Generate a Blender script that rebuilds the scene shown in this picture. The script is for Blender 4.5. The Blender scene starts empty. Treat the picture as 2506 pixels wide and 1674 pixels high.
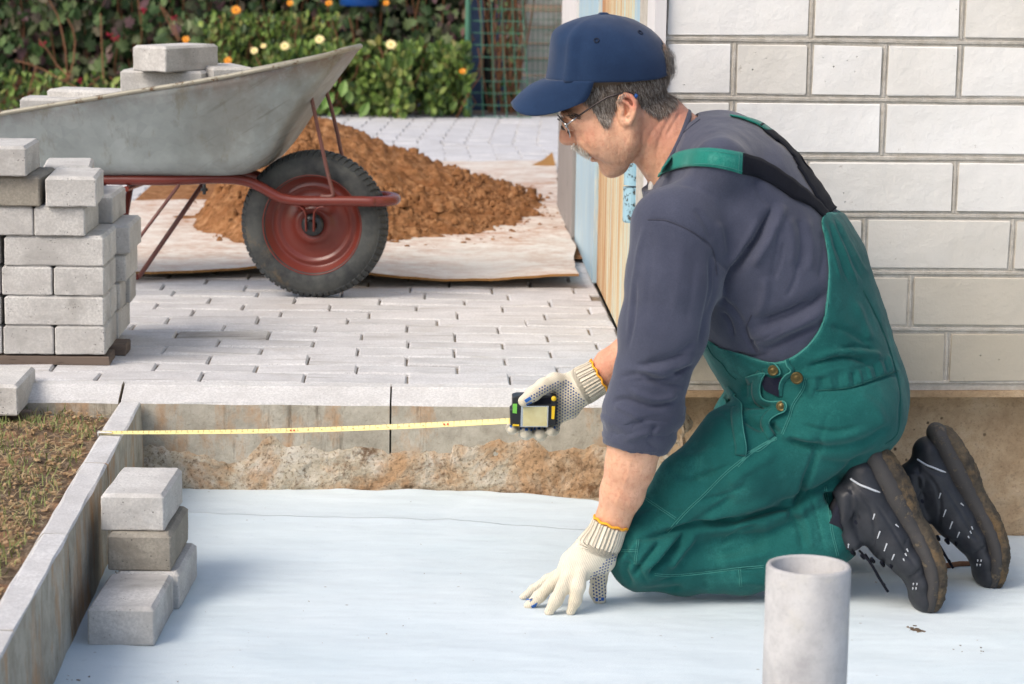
import bpy, bmesh, math, random
import numpy as np
from mathutils import Vector, Matrix, noise
from mathutils.bvhtree import BVHTree

SC = bpy.context.scene
COL = SC.collection
rad = math.radians
PI = math.pi
rng = np.random.RandomState(7)
random.seed(11)

# ------------------------------------------------------------------ camera
FPX, PITCH, YAW, ROLL = 6000.0, rad(9.50), rad(2.0), rad(0.88)     # focal length in pixels of the 2506 px wide photo
CAM = np.array([0.0, -4.725, 0.875])
def _axes():
    cy, sy = math.cos(YAW), math.sin(YAW); cp, sp = math.cos(PITCH), math.sin(PITCH)
    F = np.array([sy*cp, cy*cp, -sp]); r = np.array([cy, -sy, 0.0]); u = np.cross(r, F)
    return math.cos(ROLL)*r + math.sin(ROLL)*u, -math.sin(ROLL)*r + math.cos(ROLL)*u, F
AR, AU, AF = _axes()
cam_d = bpy.data.cameras.new('camera')
cam = bpy.data.objects.new('camera', cam_d); COL.objects.link(cam)
cam.matrix_world = Matrix(((AR[0], AU[0], -AF[0], CAM[0]), (AR[1], AU[1], -AF[1], CAM[1]), (AR[2], AU[2], -AF[2], CAM[2]), (0, 0, 0, 1)))
cam_d.sensor_width = 36.0
cam_d.lens = FPX/2506.0*36.0
cam_d.clip_start = 0.1; cam_d.clip_end = 400.0
cam_d.dof.use_dof = True
cam_d.dof.focus_distance = 4.35
cam_d.dof.aperture_fstop = 9.0
SC.camera = cam

# ------------------------------------------------------------------ sky, sun, exposure
SUN_EL, SUN_AZ = rad(44.0), rad(232.0)      # azimuth clockwise from +Y: the light comes from behind the camera, a little left
w = bpy.data.worlds.new('World'); SC.world = w; w.use_nodes = True
wn = w.node_tree; bg = wn.nodes['Background']
sky = wn.nodes.new('ShaderNodeTexSky'); sky.sky_type = 'NISHITA'; sky.sun_disc = False
sky.sun_elevation = SUN_EL; sky.sun_rotation = SUN_AZ
sky.air_density = 1.0; sky.dust_density = 4.0; sky.ozone_density = 1.0
wn.links.new(sky.outputs[0], bg.inputs[0]); bg.inputs[1].default_value = 0.15
sun_d = bpy.data.lights.new('sun', 'SUN'); sun_d.energy = 1.4; sun_d.angle = rad(30); sun_d.color = (1.0, 0.93, 0.84)
sun = bpy.data.objects.new('sun', sun_d); COL.objects.link(sun)
sd = Vector((math.sin(SUN_AZ)*math.cos(SUN_EL), math.cos(SUN_AZ)*math.cos(SUN_EL), math.sin(SUN_EL)))
sun.rotation_euler = sd.to_track_quat('Z', 'Y').to_euler(); sun.location = (-3, -6, 8)
SC.view_settings.view_transform = 'Standard'; SC.view_settings.look = 'None'
SC.view_settings.exposure = 0.36; SC.view_settings.gamma = 1.0
SC.render.engine = 'CYCLES'

# ------------------------------------------------------------------ photograph pixels -> points in the place
def ray(u, v): return AF + AR*(u - 1253.0)/FPX - AU*(v - 837.0)/FPX
def G(u, v, z=0.0):
    d = ray(u, v); return CAM + d*(z - CAM[2])/d[2]
def P(u, v, Y):
    d = ray(u, v); return CAM + d*(Y - CAM[1])/d[1]
def pj(X):
    d = np.asarray(X, float) - CAM; z = d@AF
    return 1253.0 + FPX*(d@AR)/z, 837.0 - FPX*(d@AU)/z
K = 1.0677                                   # overview picture -> full pixels
def PD(u, v, Y): return P(u*K, v*K, Y)
def GD(u, v, z=0.0): return G(u*K, v*K, z)

# ------------------------------------------------------------------ objects
WORLD = {}
def _finish(o, parent, at):
    COL.objects.link(o)
    if parent is not None:
        o.parent = parent; WORLD[o.name] = WORLD[parent.name]
    else:
        WORLD[o.name] = np.array(at, float); o.location = at
    return o
def thing(name, label=None, cat=None, at=(0, 0, 0), group=None, rot=None):
    o = bpy.data.objects.new(name, None); o.empty_display_size = 0.05
    _finish(o, None, at)
    if rot: o.rotation_euler = rot
    tag(o, label, cat, group)
    return o
def tag(o, label=None, cat=None, group=None, kind=None):
    if label: o['label'] = label
    if cat: o['category'] = cat
    if group: o['group'] = group
    if kind: o['kind'] = kind
    return o
def obj(name, verts, faces, mat, parent=None, smooth=False, at=(0, 0, 0), local=False, attrs=None):
    """one mesh object; verts in world space unless local"""
    v = np.asarray(verts, float).reshape(-1, 3)
    base = WORLD[parent.name] if parent is not None else np.array(at, float)
    if not local: v = v - base
    me = bpy.data.meshes.new(name)
    if isinstance(faces, np.ndarray):
        nf, k = faces.shape
        me.vertices.add(len(v)); me.vertices.foreach_set('co', v.astype(np.float32).ravel())
        me.loops.add(nf*k); me.loops.foreach_set('vertex_index', faces.astype(np.int32).ravel())
        me.polygons.add(nf); me.polygons.foreach_set('loop_start', np.arange(0, nf*k, k, dtype=np.int32))
        me.update(calc_edges=True)
    else:
        me.from_pydata([tuple(p) for p in v], [], faces); me.update()
    if mat is not None:
        for m in (mat if isinstance(mat, (list, tuple)) else [mat]): me.materials.append(m)
    if smooth: me.polygons.foreach_set('use_smooth', [True]*len(me.polygons))
    if attrs:
        for an, av in attrs.items():
            a = me.attributes.new(an, 'FLOAT', 'POINT'); a.data.foreach_set('value', np.asarray(av, np.float32))
    me.validate(); me.update()
    o = bpy.data.objects.new(name, me)
    return _finish(o, parent, at)
def copy_tree(o, loc, rotz=None, label=None, rot=None):
    c = o.copy(); COL.objects.link(c); c.location = loc; WORLD[c.name] = np.array(loc, float)
    if rotz is not None: c.rotation_euler = (0, 0, rotz)
    if rot is not None: c.rotation_euler = rot
    if label: c['label'] = label
    for ch in o.children:
        d = ch.copy(); COL.objects.link(d); d.parent = c
        for g in ch.children:
            e = g.copy(); COL.objects.link(e); e.parent = d
    return c

class MB:
    """collects simple shapes into one mesh"""
    def __init__(s): s.v = []; s.f = []
    def add(s, v, f):
        n = len(s.v); s.v += [tuple(map(float, p)) for p in v]; s.f += [tuple(int(i)+n for i in q) for q in f]; return s
    def box(s, c, d, rz=0.0, bev=0.0, rot=None, jit=0.0):
        dx, dy, dz = [a/2 for a in d]
        if bev > 0:
            b = bev; V = []; 
            for z, k in ((-dz, 0), (-dz+b, 1), (dz-b, 1), (dz, 0)):
                for sx, sy in ((-1, -1), (1, -1), (1, 1), (-1, 1)):
                    e = 0 if k else b
                    if k or True:
                        V += [((dx-e)*sx - (0 if True else 0), (dy-e)*sy, z)]
            Fs = [(3, 2, 1, 0), (12, 13, 14, 15)]
            for r in range(3):
                for i in range(4):
                    j = (i+1) % 4; Fs.append((r*4+i, r*4+j, r*4+4+j, r*4+4+i))
        else:
            V = [(dx*a, dy*b_, dz*c_) for c_ in (-1, 1) for a, b_ in ((-1, -1), (1, -1), (1, 1), (-1, 1))]
            Fs = [(3, 2, 1, 0), (4, 5, 6, 7)] + [(i, (i+1) % 4, (i+1) % 4+4, i+4) for i in range(4)]
        M = Matrix.Rotation(rz, 3, 'Z') if rot is None else rot
        out = []
        for p in V:
            q = M @ Vector(p)
            out.append((q.x + c[0] + random.uniform(-jit, jit), q.y + c[1] + random.uniform(-jit, jit), q.z + c[2] + random.uniform(-jit, jit)))
        return s.add(out, Fs)
    def tube(s, pts, r, n=8, cap=True, up=None, rb=None):
        pts = [np.array(p, float) for p in pts]; m = len(pts)
        rs = r if hasattr(r, '__len__') else [r]*m
        rbs = rs if rb is None else (rb if hasattr(rb, '__len__') else [rb]*m)
        T = []
        for i in range(m):
            t = pts[min(i+1, m-1)] - pts[max(i-1, 0)]; T.append(t/(np.linalg.norm(t)+1e-12))
        ref = np.array(up if up is not None else ((0, 0, 1) if abs(T[0][2]) < .9 else (1, 0, 0)), float)
        nrm = ref - T[0]*(ref@T[0]); nrm /= np.linalg.norm(nrm)
        V = []
        for i in range(m):
            nrm = nrm - T[i]*(nrm@T[i]); nrm /= np.linalg.norm(nrm)+1e-12
            if up is not None:
                u_ = np.array(up, float); u_ = u_ - T[i]*(u_@T[i]); l = np.linalg.norm(u_)
                if l > .05: nrm = u_/l
            b = np.cross(T[i], nrm)
            for k in range(n):
                a = 2*PI*k/n; V.append(pts[i] + nrm*math.cos(a)*rs[i] + b*math.sin(a)*rbs[i])
        Fs = []
        for i in range(m-1):
            for k in range(n):
                k2 = (k+1) % n; Fs.append((i*n+k, i*n+k2, (i+1)*n+k2, (i+1)*n+k))
        if cap: Fs += [tuple(range(n-1, -1, -1)), tuple((m-1)*n+k for k in range(n))]
        return s.add(V, Fs)
    def grid(s, Pts, closed_u=False, closed_v=False, flip=False):
        A = np.asarray(Pts, float); m, n = A.shape[:2]
        Fs = []
        for i in range(m if closed_u else m-1):
            for j in range(n if closed_v else n-1):
                q = (i*n+j, i*n+(j+1) % n, ((i+1) % m)*n+(j+1) % n, ((i+1) % m)*n+j)
                Fs.append(q[::-1] if flip else q)
        return s.add(A.reshape(-1, 3), Fs)
    def lathe(s, prof, c, axis='Z', n=32, M=None):
        """prof: (radius, height) list round an axis"""
        A = []
        for r, h in prof:
            row = []
            for k in range(n):
                a = 2*PI*k/n; p = Vector((r*math.cos(a), r*math.sin(a), h))
                if axis == 'Y': p = Vector((p.x, p.z, p.y))
                if M is not None: p = M @ p
                row.append((p.x+c[0], p.y+c[1], p.z+c[2]))
            A.append(row)
        return s.grid(A, closed_v=True, flip=(axis == 'Y'))
    def obj(s, name, mat, parent=None, smooth=False, **k): return obj(name, s.v, s.f, mat, parent, smooth, **k)

def smooth_path(pts, n):
    """Catmull-Rom through points (rows of any width)"""
    p = np.asarray(pts, float); m = len(p)
    if m < 3: return np.array([p[0]+(p[-1]-p[0])*t for t in np.linspace(0, 1, n)])
    t = np.linspace(0, m-1, n); out = []
    for x in t:
        i = min(int(x), m-2); f = x-i
        a, b, c, d = p[max(i-1, 0)], p[i], p[i+1], p[min(i+2, m-1)]
        out.append(.5*((2*b)+(-a+c)*f+(2*a-5*b+4*c-d)*f*f+(-a+3*b-3*c+d)*f**3))
    return np.array(out)

# ------------------------------------------------------------------ materials
def hexc(r, g, b):
    f = lambda c: (c/12.92 if c <= .04045 else ((c+.055)/1.055)**2.4)
    return (f(r/255.), f(g/255.), f(b/255.), 1)
class NT:
    def __init__(s, name):
        s.m = bpy.data.materials.new(name); s.m.use_nodes = True; s.t = s.m.node_tree
        s.b = s.t.nodes['Principled BSDF']; s._vec = None
    def n(s, typ, **k):
        x = s.t.nodes.new(typ)
        for a, b in k.items(): setattr(x, a, b)
        return x
    def l(s, a, b): s.t.links.new(a, b)
    def vec(s, rnd=True):
        if s._vec is None:
            tc = s.n('ShaderNodeTexCoord'); oi = s.n('ShaderNodeObjectInfo')
            m = s.n('ShaderNodeMath', operation='MULTIPLY'); s.l(oi.outputs['Random'], m.inputs[0]); m.inputs[1].default_value = 37.0
            ad = s.n('ShaderNodeVectorMath', operation='ADD'); s.l(tc.outputs['Object'], ad.inputs[0]); s.l(m.outputs[0], ad.inputs[1])
            s._vec = ad.outputs[0]; s.rnd = oi.outputs['Random']; s.raw = tc.outputs['Object']
        return s._vec if rnd else s.raw
    def noise(s, scale, detail=4, rough=.6, stretch=None, rnd=True, dist=0):
        v = s.vec(rnd)
        if stretch:
            mp = s.n('ShaderNodeMapping'); mp.inputs['Scale'].default_value = stretch; s.l(v, mp.inputs[0]); v = mp.outputs[0]
        x = s.n('ShaderNodeTexNoise'); x.inputs['Scale'].default_value = scale; x.inputs['Detail'].default_value = detail
        x.inputs['Roughness'].default_value = rough; x.inputs['Distortion'].default_value = dist; s.l(v, x.inputs['Vector'])
        return x.outputs[0]
    def voro(s, scale, feature='F1', stretch=None, rnd=True):
        v = s.vec(rnd)
        if stretch:
            mp = s.n('ShaderNodeMapping'); mp.inputs['Scale'].default_value = stretch; s.l(v, mp.inputs[0]); v = mp.outputs[0]
        x = s.n('ShaderNodeTexVoronoi', feature=feature); x.inputs['Scale'].default_value = scale; s.l(v, x.inputs['Vector'])
        return x
    def ramp(s, fac, stops, interp='LINEAR'):
        r = s.n('ShaderNodeValToRGB'); e = r.color_ramp; e.interpolation = interp
        while len(e.elements) < len(stops): e.elements.new(.5)
        for i, (p, c) in enumerate(stops):
            e.elements[i].position = p; e.elements[i].color = c if hasattr(c, '__len__') else (c, c, c, 1)
        s.l(fac, r.inputs[0]); return r.outputs[0]
    def mix(s, fac, a, b, mode='MIX'):
        m = s.n('ShaderNodeMix', data_type='RGBA', blend_type=mode)
        for k, x in ((0, fac), (6, a), (7, b)):
            if hasattr(x, 'default_value') or hasattr(x, 'is_linked'): s.l(x, m.inputs[k])
            else: m.inputs[k].default_value = x if k == 0 else (x if hasattr(x, '__len__') else (x, x, x, 1))
        return m.outputs[2]
    def math(s, op, a, b=0.0, c=None, clamp=False):
        m = s.n('ShaderNodeMath', operation=op); m.use_clamp = clamp
        for k, x in ((0, a), (1, b), (2, c)):
            if x is None: continue
            if hasattr(x, 'default_value'): s.l(x, m.inputs[k])
            else: m.inputs[k].default_value = x
        return m.outputs[0]
    def attr(s, name):
        a = s.n('ShaderNodeAttribute', attribute_name=name); return a.outputs['Fac']
    def bump(s, h, dist, strength=1.0, prev=None):
        b = s.n('ShaderNodeBump'); b.inputs['Strength'].default_value = strength; b.inputs['Distance'].default_value = dist
        s.l(h, b.inputs['Height'])
        if prev is not None: s.l(prev, b.inputs['Normal'])
        return b.outputs[0]
    def done(s, col=None, rough=.8, nrm=None, metal=0.0, spec=.5, **k):
        if col is not None:
            if hasattr(col, 'default_value'): s.l(col, s.b.inputs['Base Color'])
            else: s.b.inputs['Base Color'].default_value = col
        if hasattr(rough, 'default_value'): s.l(rough, s.b.inputs['Roughness'])
        else: s.b.inputs['Roughness'].default_value = rough
        s.b.inputs['Metallic'].default_value = metal
        s.b.inputs['Specular IOR Level'].default_value = spec
        if nrm is not None: s.l(nrm, s.b.inputs['Normal'])
        for a, b in k.items(): s.b.inputs[a.replace('_', ' ')].default_value = b
        return s.m

def concrete(name, dark, light, stain=None, stain_pos=(.55, .75), pits=1.0, varc=.25, bump=.0012, streak=None, scale=9, speck=.5):
    t = NT(name)
    c = t.ramp(t.noise(scale, 6, .65), [(.30, dark), (.62, light)])
    if stain: c = t.mix(t.ramp(t.noise(scale*.45, 5, .7, dist=.6), [(stain_pos[0], 0), (stain_pos[1], 1)]), c, stain)
    if streak: c = t.mix(t.ramp(t.noise(5, 5, .7, stretch=streak[1]), [(streak[2], 0), (streak[2]+.14, 1)]), c, streak[0])
    c = t.mix(t.ramp(t.noise(220, 2, .7), [(.42, speck), (.60, 0)]), c, tuple(x*.62 for x in light[:3])+(1,))
    if pits:
        v = t.voro(150); sel = t.ramp(t.noise(26, 3, .6), [(.50, 0), (.62, 1)])
        p = t.math('MULTIPLY', t.ramp(v.outputs['Distance'], [(.10, 1), (.22, 0)]), sel)
        c = t.mix(t.math('MULTIPLY', p, .75*pits), c, (.035, .032, .03, 1))
    t.vec(); lo = 1-varc
    br = t.ramp(t.rnd, [(0, lo), (1, 1.0)]); c = t.mix(1.0, c, br, 'MULTIPLY')
    n1 = t.bump(t.noise(35, 6, .75), bump*2.2, .8)
    n2 = t.bump(t.noise(400, 3, .7), bump*.5, .7, n1)
    if pits: n2 = t.bump(p, -.0012, .8, n2)
    return t.done(c, .9, n2, spec=.25)

M = {}
M['block'] = concrete('block_concrete', hexc(172, 169, 165), hexc(214, 212, 208), hexc(134, 130, 123), (.60, .80), varc=.10)
M['block_dark'] = concrete('block_dark_concrete', hexc(128, 122, 112), hexc(166, 160, 148), hexc(100, 94, 86), (.55, .75), varc=.1)
M['paver'] = concrete('paver_concrete', hexc(192, 191, 192), hexc(216, 215, 216), hexc(186, 181, 174), (.55, .80), pits=.6, varc=.10, bump=.0008, streak=(hexc(168, 164, 160), (.7, 9, 1), .55))
M['paver_dirty'] = concrete('paver_dirty_concrete', hexc(164, 161, 158), hexc(198, 196, 193), hexc(142, 137, 130), (.45, .65), pits=1, varc=.06, streak=(hexc(128, 124, 118), (.7, 9, 1), .52))
M['kerb'] = concrete('kerb_concrete', hexc(194, 192, 190), hexc(218, 217, 216), hexc(176, 170, 158), (.60, .8), pits=.3, varc=.05)

def face_dirty(name):
    """kerb sides: grey concrete, stained by clay from below"""
    t = NT(name)
    c = t.ramp(t.noise(14, 6, .7), [(.3, hexc(146, 140, 126)), (.65, hexc(190, 184, 170))])
    c = t.mix(t.ramp(t.noise(6, 6, .7, stretch=(2.2, 2.2, .9)), [(.50, 0), (.66, .8)]), c, hexc(180, 140, 100))
    c = t.mix(t.ramp(t.noise(11, 6, .75, stretch=(4, 4, .4)), [(.56, 0), (.72, .75)]), c, hexc(84, 74, 60))
    c = t.mix(t.ramp(t.noise(160, 3, .7), [(.58, 0), (.70, .35)]), c, hexc(110, 102, 90))
    n = t.bump(t.noise(30, 8, .75), .004); n = t.bump(t.noise(190, 4, .7), .0012, .8, n)
    return t.done(c, .92, n, spec=.2)
M['kerb_face'] = face_dirty('kerb_side_stained_concrete')

def rough_render():
    t = NT('rough_mortar_and_clay')
    c = t.ramp(t.noise(16, 8, .75), [(.30, hexc(150, 137, 117)), (.48, hexc(184, 173, 153)), (.66, hexc(208, 201, 188))])
    c = t.mix(t.ramp(t.noise(5.5, 8, .7, dist=.7), [(.50, 0), (.62, .75)]), c, hexc(176, 136, 96))
    c = t.mix(t.ramp(t.noise(9, 7, .75, dist=.5), [(.57, 0), (.66, .85)]), c, hexc(92, 62, 38))
    c = t.mix(t.ramp(t.noise(150, 4, .7), [(.52, 0), (.66, .8)]), c, hexc(104, 88, 68))
    n = t.bump(t.noise(20, 8, .7), .0045); n = t.bump(t.noise(170, 4, .75), .0022, .9, n)
    return t.done(c, .95, n, spec=.15)
M['rough'] = rough_render()

def soil(name, cols, sc=30, bd=.008):
    t = NT(name)
    c = t.ramp(t.noise(sc, 8, .75), [(.32, cols[0]), (.50, cols[1]), (.68, cols[2])])
    c = t.mix(t.ramp(t.noise(sc*.3, 5, .6), [(.5, 0), (.62, .6)]), c, cols[3])
    n = t.bump(t.noise(sc*1.2, 8, .8), bd); n = t.bump(t.noise(sc*8, 4, .8), bd*.2, 1, n)
    return t.done(c, .97, n, spec=.1)
M['soil'] = soil('garden_soil', [hexc(74, 60, 50), hexc(118, 102, 86), hexc(166, 148, 126), hexc(184, 142, 108)], 42, .006)
M['sand'] = soil('clay_sand', [hexc(102, 68, 42), hexc(150, 106, 70), hexc(188, 144, 104), hexc(134, 88, 54)], 36, .006)
M['joint_sand'] = soil('joint_sand', [hexc(96, 90, 80), hexc(134, 127, 116), hexc(160, 153, 142), hexc(140, 120, 94)], 60, .002)

def textile_sheet():
    t = NT('nonwoven_sheet')
    c = t.ramp(t.noise(3, 5, .6), [(.3, hexc(199, 213, 219)), (.7, hexc(214, 225, 230))])
    c = t.mix(t.ramp(t.noise(90, 5, .7), [(.60, 0), (.75, .35)]), c, hexc(170, 185, 190))
    v = t.voro(22); sel = t.ramp(t.noise(3.1, 2, .5), [(.5, 0), (.6, 1)])
    sp = t.math('MULTIPLY', t.ramp(v.outputs['Distance'], [(.035, 1), (.07, 0)]), sel)
    c = t.mix(t.math('MULTIPLY', sp, .7), c, hexc(110, 95, 78))
    n = t.bump(t.noise(500, 3, .7), .0006, .8); n = t.bump(t.noise(5, 3, .5, stretch=(.6, 1.4, 1)), .02, .7, n); n = t.bump(t.noise(28, 4, .6, stretch=(.5, 1.6, 1), dist=.8), .0009, .6, n)
    return t.done(c, .85, n, spec=.25, Sheen_Weight=.15)
M['sheet'] = textile_sheet()

def silicate():
    t = NT('white_silicate_brick')
    c = t.ramp(t.noise(6, 6, .65), [(.3, hexc(228, 226, 221)), (.65, hexc(238, 237, 234))])
    dirt = t.attr('grime_shade')  # dust together with ambient shade, both mixed into the brick colour
    t.vec(); c = t.mix(1.0, c, t.ramp(t.rnd, [(0, hexc(240, 237, 231)), (.35, hexc(250, 249, 247)), (1, hexc(255, 255, 255))]), 'MULTIPLY')
    c = t.mix(t.math('MULTIPLY', dirt, .95, clamp=True), c, hexc(172, 161, 140))
    c = t.mix(t.ramp(t.noise(26, 5, .8), [(.66, 0), (.72, .5)]), c, hexc(150, 138, 122))
    v = t.voro(60); sel = t.ramp(t.noise(11, 3, .6), [(.58, 0), (.68, 1)])
    p = t.math('MULTIPLY', t.ramp(v.outputs['Distance'], [(.05, 1), (.11, 0)]), sel)
    c = t.mix(t.math('MULTIPLY', p, .8), c, hexc(70, 62, 55))
    c = t.mix(t.ramp(t.noise(5, 5, .8, stretch=(9, 9, .8)), [(.66, 0), (.74, .35)]), c, hexc(160, 150, 135))
    n = t.bump(t.noise(16, 6, .6), .006, .7); n = t.bump(t.noise(260, 3, .7), .0007, .6, n)
    n = t.bump(p, -.002, 1, n)
    return t.done(c, .8, n, spec=.3)
M['brick'] = silicate()
def mortar():
    t = NT('grey_mortar')
    c = t.ramp(t.noise(40, 7, .75), [(.3, hexc(178, 171, 158)), (.7, hexc(212, 207, 198))])
    n = t.bump(t.noise(60, 7, .8), .004); n = t.bump(t.noise(300, 4, .8), .001, 1, n)
    return t.done(c, .95, n, spec=.15)
M['mortar'] = mortar()
def found():
    t = NT('foundation_concrete')
    c = t.ramp(t.noise(9, 7, .72), [(.3, hexc(154, 126, 96)), (.55, hexc(192, 166, 134)), (.75, hexc(208, 186, 158))])
    c = t.mix(t.ramp(t.noise(190, 3, .7), [(.54, 0), (.70, .45)]), c, hexc(116, 92, 70))
    v = t.voro(36); sel = t.ramp(t.noise(6, 3, .6), [(.5, 0), (.6, 1)])
    p = t.math('MULTIPLY', t.ramp(v.outputs['Distance'], [(.06, 1), (.12, 0)]), sel)
    c = t.mix(t.math('MULTIPLY', p, .8), c, hexc(48, 38, 30))
    n = t.bump(t.noise(26, 7, .75), .006); n = t.bump(p, -.003, 1, n); n = t.bump(t.noise(220, 4, .8), .001, 1, n)
    return t.done(c, .95, n, spec=.15)
M['found'] = found()

def paint(name, base, under, rough=.55, wear=.62, sc=18, metal=0, stretch=None, bump=.0006, second=None):
    t = NT(name)
    c = t.ramp(t.noise(sc*.4, 5, .6), [(.3, tuple(x*.86 for x in base[:3])+(1,)), (.7, base)])
    if second: c = t.mix(t.ramp(t.noise(sc*.7, 6, .75, stretch=stretch), [(second[1], 0), (second[1]+.12, 1)]), c, second[0])
    wm = t.ramp(t.noise(sc, 8, .75, stretch=stretch), [(wear, 0), (wear+.05, 1)])
    c = t.mix(wm, c, under)
    n = t.bump(wm, -bump, 1); n = t.bump(t.noise(sc*6, 4, .7), bump*.6, .6, n)
    return t.done(c, rough, n, metal=metal, spec=.45)
M['blue'] = paint('pale_blue_paint', hexc(176, 206, 222), hexc(198, 192, 172), .5, .60, 10, stretch=(5, 5, .35), second=(hexc(206, 212, 204), .52))
M['rustboard'] = paint('rusty_blue_panel', hexc(212, 204, 176), hexc(160, 196, 196), .7, .62, 11, stretch=(2, 3.4, .09), second=(hexc(188, 116, 66), .47))
def rustp():
    t = NT('rusty_ochre_panel'); tc = t.n('ShaderNodeTexCoord'); sx = t.n('ShaderNodeSeparateXYZ'); t.l(tc.outputs['Generated'], sx.inputs[0])
    y = sx.outputs[1]; nz = t.noise(12, 3, .6, stretch=(1, 3.2, .20), rnd=False, dist=.5); f = t.math('ADD', t.math('MULTIPLY', nz, .9), t.math('MULTIPLY', y, .22))
    c = t.ramp(f, [(.40, hexc(186, 204, 198)), (.50, hexc(208, 200, 168)), (.62, hexc(200, 166, 122)), (.74, hexc(176, 124, 82))])
    c = t.mix(t.ramp(t.noise(60, 5, .8, rnd=False), [(.56, 0), (.70, .5)]), c, hexc(150, 104, 70))
    return t.done(c, .75, t.bump(t.noise(60, 5, .7, rnd=False), .0006))
M['rustboard'] = rustp()
M['hinge'] = paint('chipped_blue_hinge', hexc(156, 192, 206), hexc(72, 70, 64), .5, .55, 60, bump=.001)
M['white_plaster'] = paint('white_plaster', hexc(222, 220, 220), hexc(190, 186, 182), .8, .66, 12)
M['grey_plaster'] = paint('grey_plaster', hexc(150, 144, 140), hexc(96, 90, 86), .9, .6, 18)
M['dark_gap'] = paint('dark_blue_edge', hexc(52, 72, 104), hexc(30, 34, 44), .7)
M['red'] = paint('dark_red_enamel', hexc(112, 50, 42), hexc(140, 96, 74), .26, .72, 22)
M['red_worn'] = paint('worn_red_enamel', hexc(122, 62, 54), hexc(164, 134, 98), .42, .54, 55)
M['rod'] = paint('faded_red_rod', hexc(112, 72, 66), hexc(128, 110, 96), .45, .58, 60)
M['bolt'] = paint('oily_steel', hexc(70, 72, 74), hexc(34, 32, 30), .35, .6, 60, metal=.8)
def galv():
    t = NT('galvanised_steel')
    c = t.ramp(t.noise(7, 6, .6), [(.3, hexc(134, 142, 141)), (.7, hexc(172, 180, 180))])
    v = t.voro(38); c = t.mix(.22, c, t.ramp(v.outputs['Color'], [(0, hexc(120, 128, 128)), (1, hexc(176, 184, 184))]))
    c = t.mix(t.ramp(t.noise(9, 8, .75, stretch=(2.4, 2.4, .8)), [(.55, 0), (.70, .75)]), c, hexc(128, 126, 110))
    c = t.mix(t.math('MULTIPLY', t.attr('rust'), t.ramp(t.noise(34, 7, .8), [(.38, 0), (.52, 1)])), c, hexc(112, 68, 46))
    m0 = t.n('ShaderNodeMapping'); m0.inputs['Rotation'].default_value = (0, rad(32), 0); t.l(t.raw, m0.inputs[0]); mp = t.n('ShaderNodeMapping'); mp.inputs['Scale'].default_value = (2.2, 3, 40); t.l(m0.outputs[0], mp.inputs[0]); ns = t.n('ShaderNodeTexNoise'); ns.inputs['Scale'].default_value = 3.2; ns.inputs['Detail'].default_value = 5; t.l(mp.outputs[0], ns.inputs['Vector'])
    front = t.attr('front'); c = t.mix(t.math('MULTIPLY', front, t.ramp(ns.outputs[0], [(.58, 0), (.68, .45)])), c, hexc(104, 104, 98))
    c = t.mix(t.math('MULTIPLY', t.math('MULTIPLY', front, .5), t.ramp(t.noise(5, 5, .7), [(.40, 0), (.62, 1)])), c, hexc(112, 106, 96))
    n = t.bump(t.noise(6, 3, .6), .008, .5); n = t.bump(t.noise(120, 4, .7), .0005, .6, n)
    return t.done(c, t.ramp(t.noise(12, 5, .7), [(.3, .42), (.7, .62)]), n, metal=.55, spec=.5)
M['galv'] = galv()
def rubber():
    t = NT('dusty_tyre_rubber')
    c = t.ramp(t.noise(14, 6, .7), [(.35, hexc(44, 47, 50)), (.62, hexc(76, 78, 76))])
    c = t.mix(t.ramp(t.noise(9, 6, .75), [(.60, 0), (.74, .7)]), c, hexc(112, 96, 72))
    n = t.bump(t.noise(90, 5, .8), .0008)
    return t.done(c, .72, n, spec=.35)
M['rubber'] = rubber()
M['tread'] = paint('tread_rubber', hexc(58, 62, 64), hexc(92, 88, 78), .75, .6, 30)
def card():
    t = NT('cardboard')
    c = t.ramp(t.noise(4, 6, .65, stretch=(1, 2, 1)), [(.3, hexc(204, 196, 184)), (.65, hexc(222, 215, 205))])
    dirt = t.math('MULTIPLY', t.attr('dirt'), t.ramp(t.noise(14, 8, .8), [(.42, 0), (.62, .85)]))
    c = t.mix(dirt, c, hexc(170, 116, 78))
    c = t.mix(t.ramp(t.noise(12, 6, .8, stretch=(1, 4, 1)), [(.60, 0), (.72, .35)]), c, hexc(150, 126, 104))
    n = t.bump(t.noise(6, 5, .6), .01, .6); n = t.bump(t.noise(60, 5, .7, stretch=(1, 5, 1)), .001, .7, n)
    return t.done(c, .9, n, spec=.2)
M['card'] = card()
M['card_edge'] = paint('cardboard_edge', hexc(150, 112, 66), hexc(110, 78, 42), .95)
M['wood'] = paint('weathered_board', hexc(112, 98, 88), hexc(76, 66, 58), .9, .55, 14, stretch=(.4, 6, 6))

def pipe_m():
    t = NT('grey_pipe_cement')
    c = t.ramp(t.noise(11, 7, .7), [(.32, hexc(156, 155, 156)), (.66, hexc(198, 197, 196))])
    c = t.mix(t.ramp(t.noise(5, 5, .7), [(.55, 0), (.72, .5)]), c, hexc(196, 190, 172))
    c = t.mix(t.ramp(t.noise(44, 5, .8), [(.60, 0), (.72, .5)]), c, hexc(146, 144, 142))
    c = t.mix(t.ramp(t.noise(240, 3, .7), [(.60, 0), (.70, .3)]), c, hexc(130, 128, 126))
    c = t.mix(t.ramp(t.noise(9, 6, .8, stretch=(4, 4, .6), dist=1.5), [(.66, 0), (.69, .45)]), c, hexc(128, 124, 118))
    n = t.bump(t.noise(50, 5, .7), .0012)
    return t.done(c, .8, n, spec=.25)
M['pipe'] = pipe_m()

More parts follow.
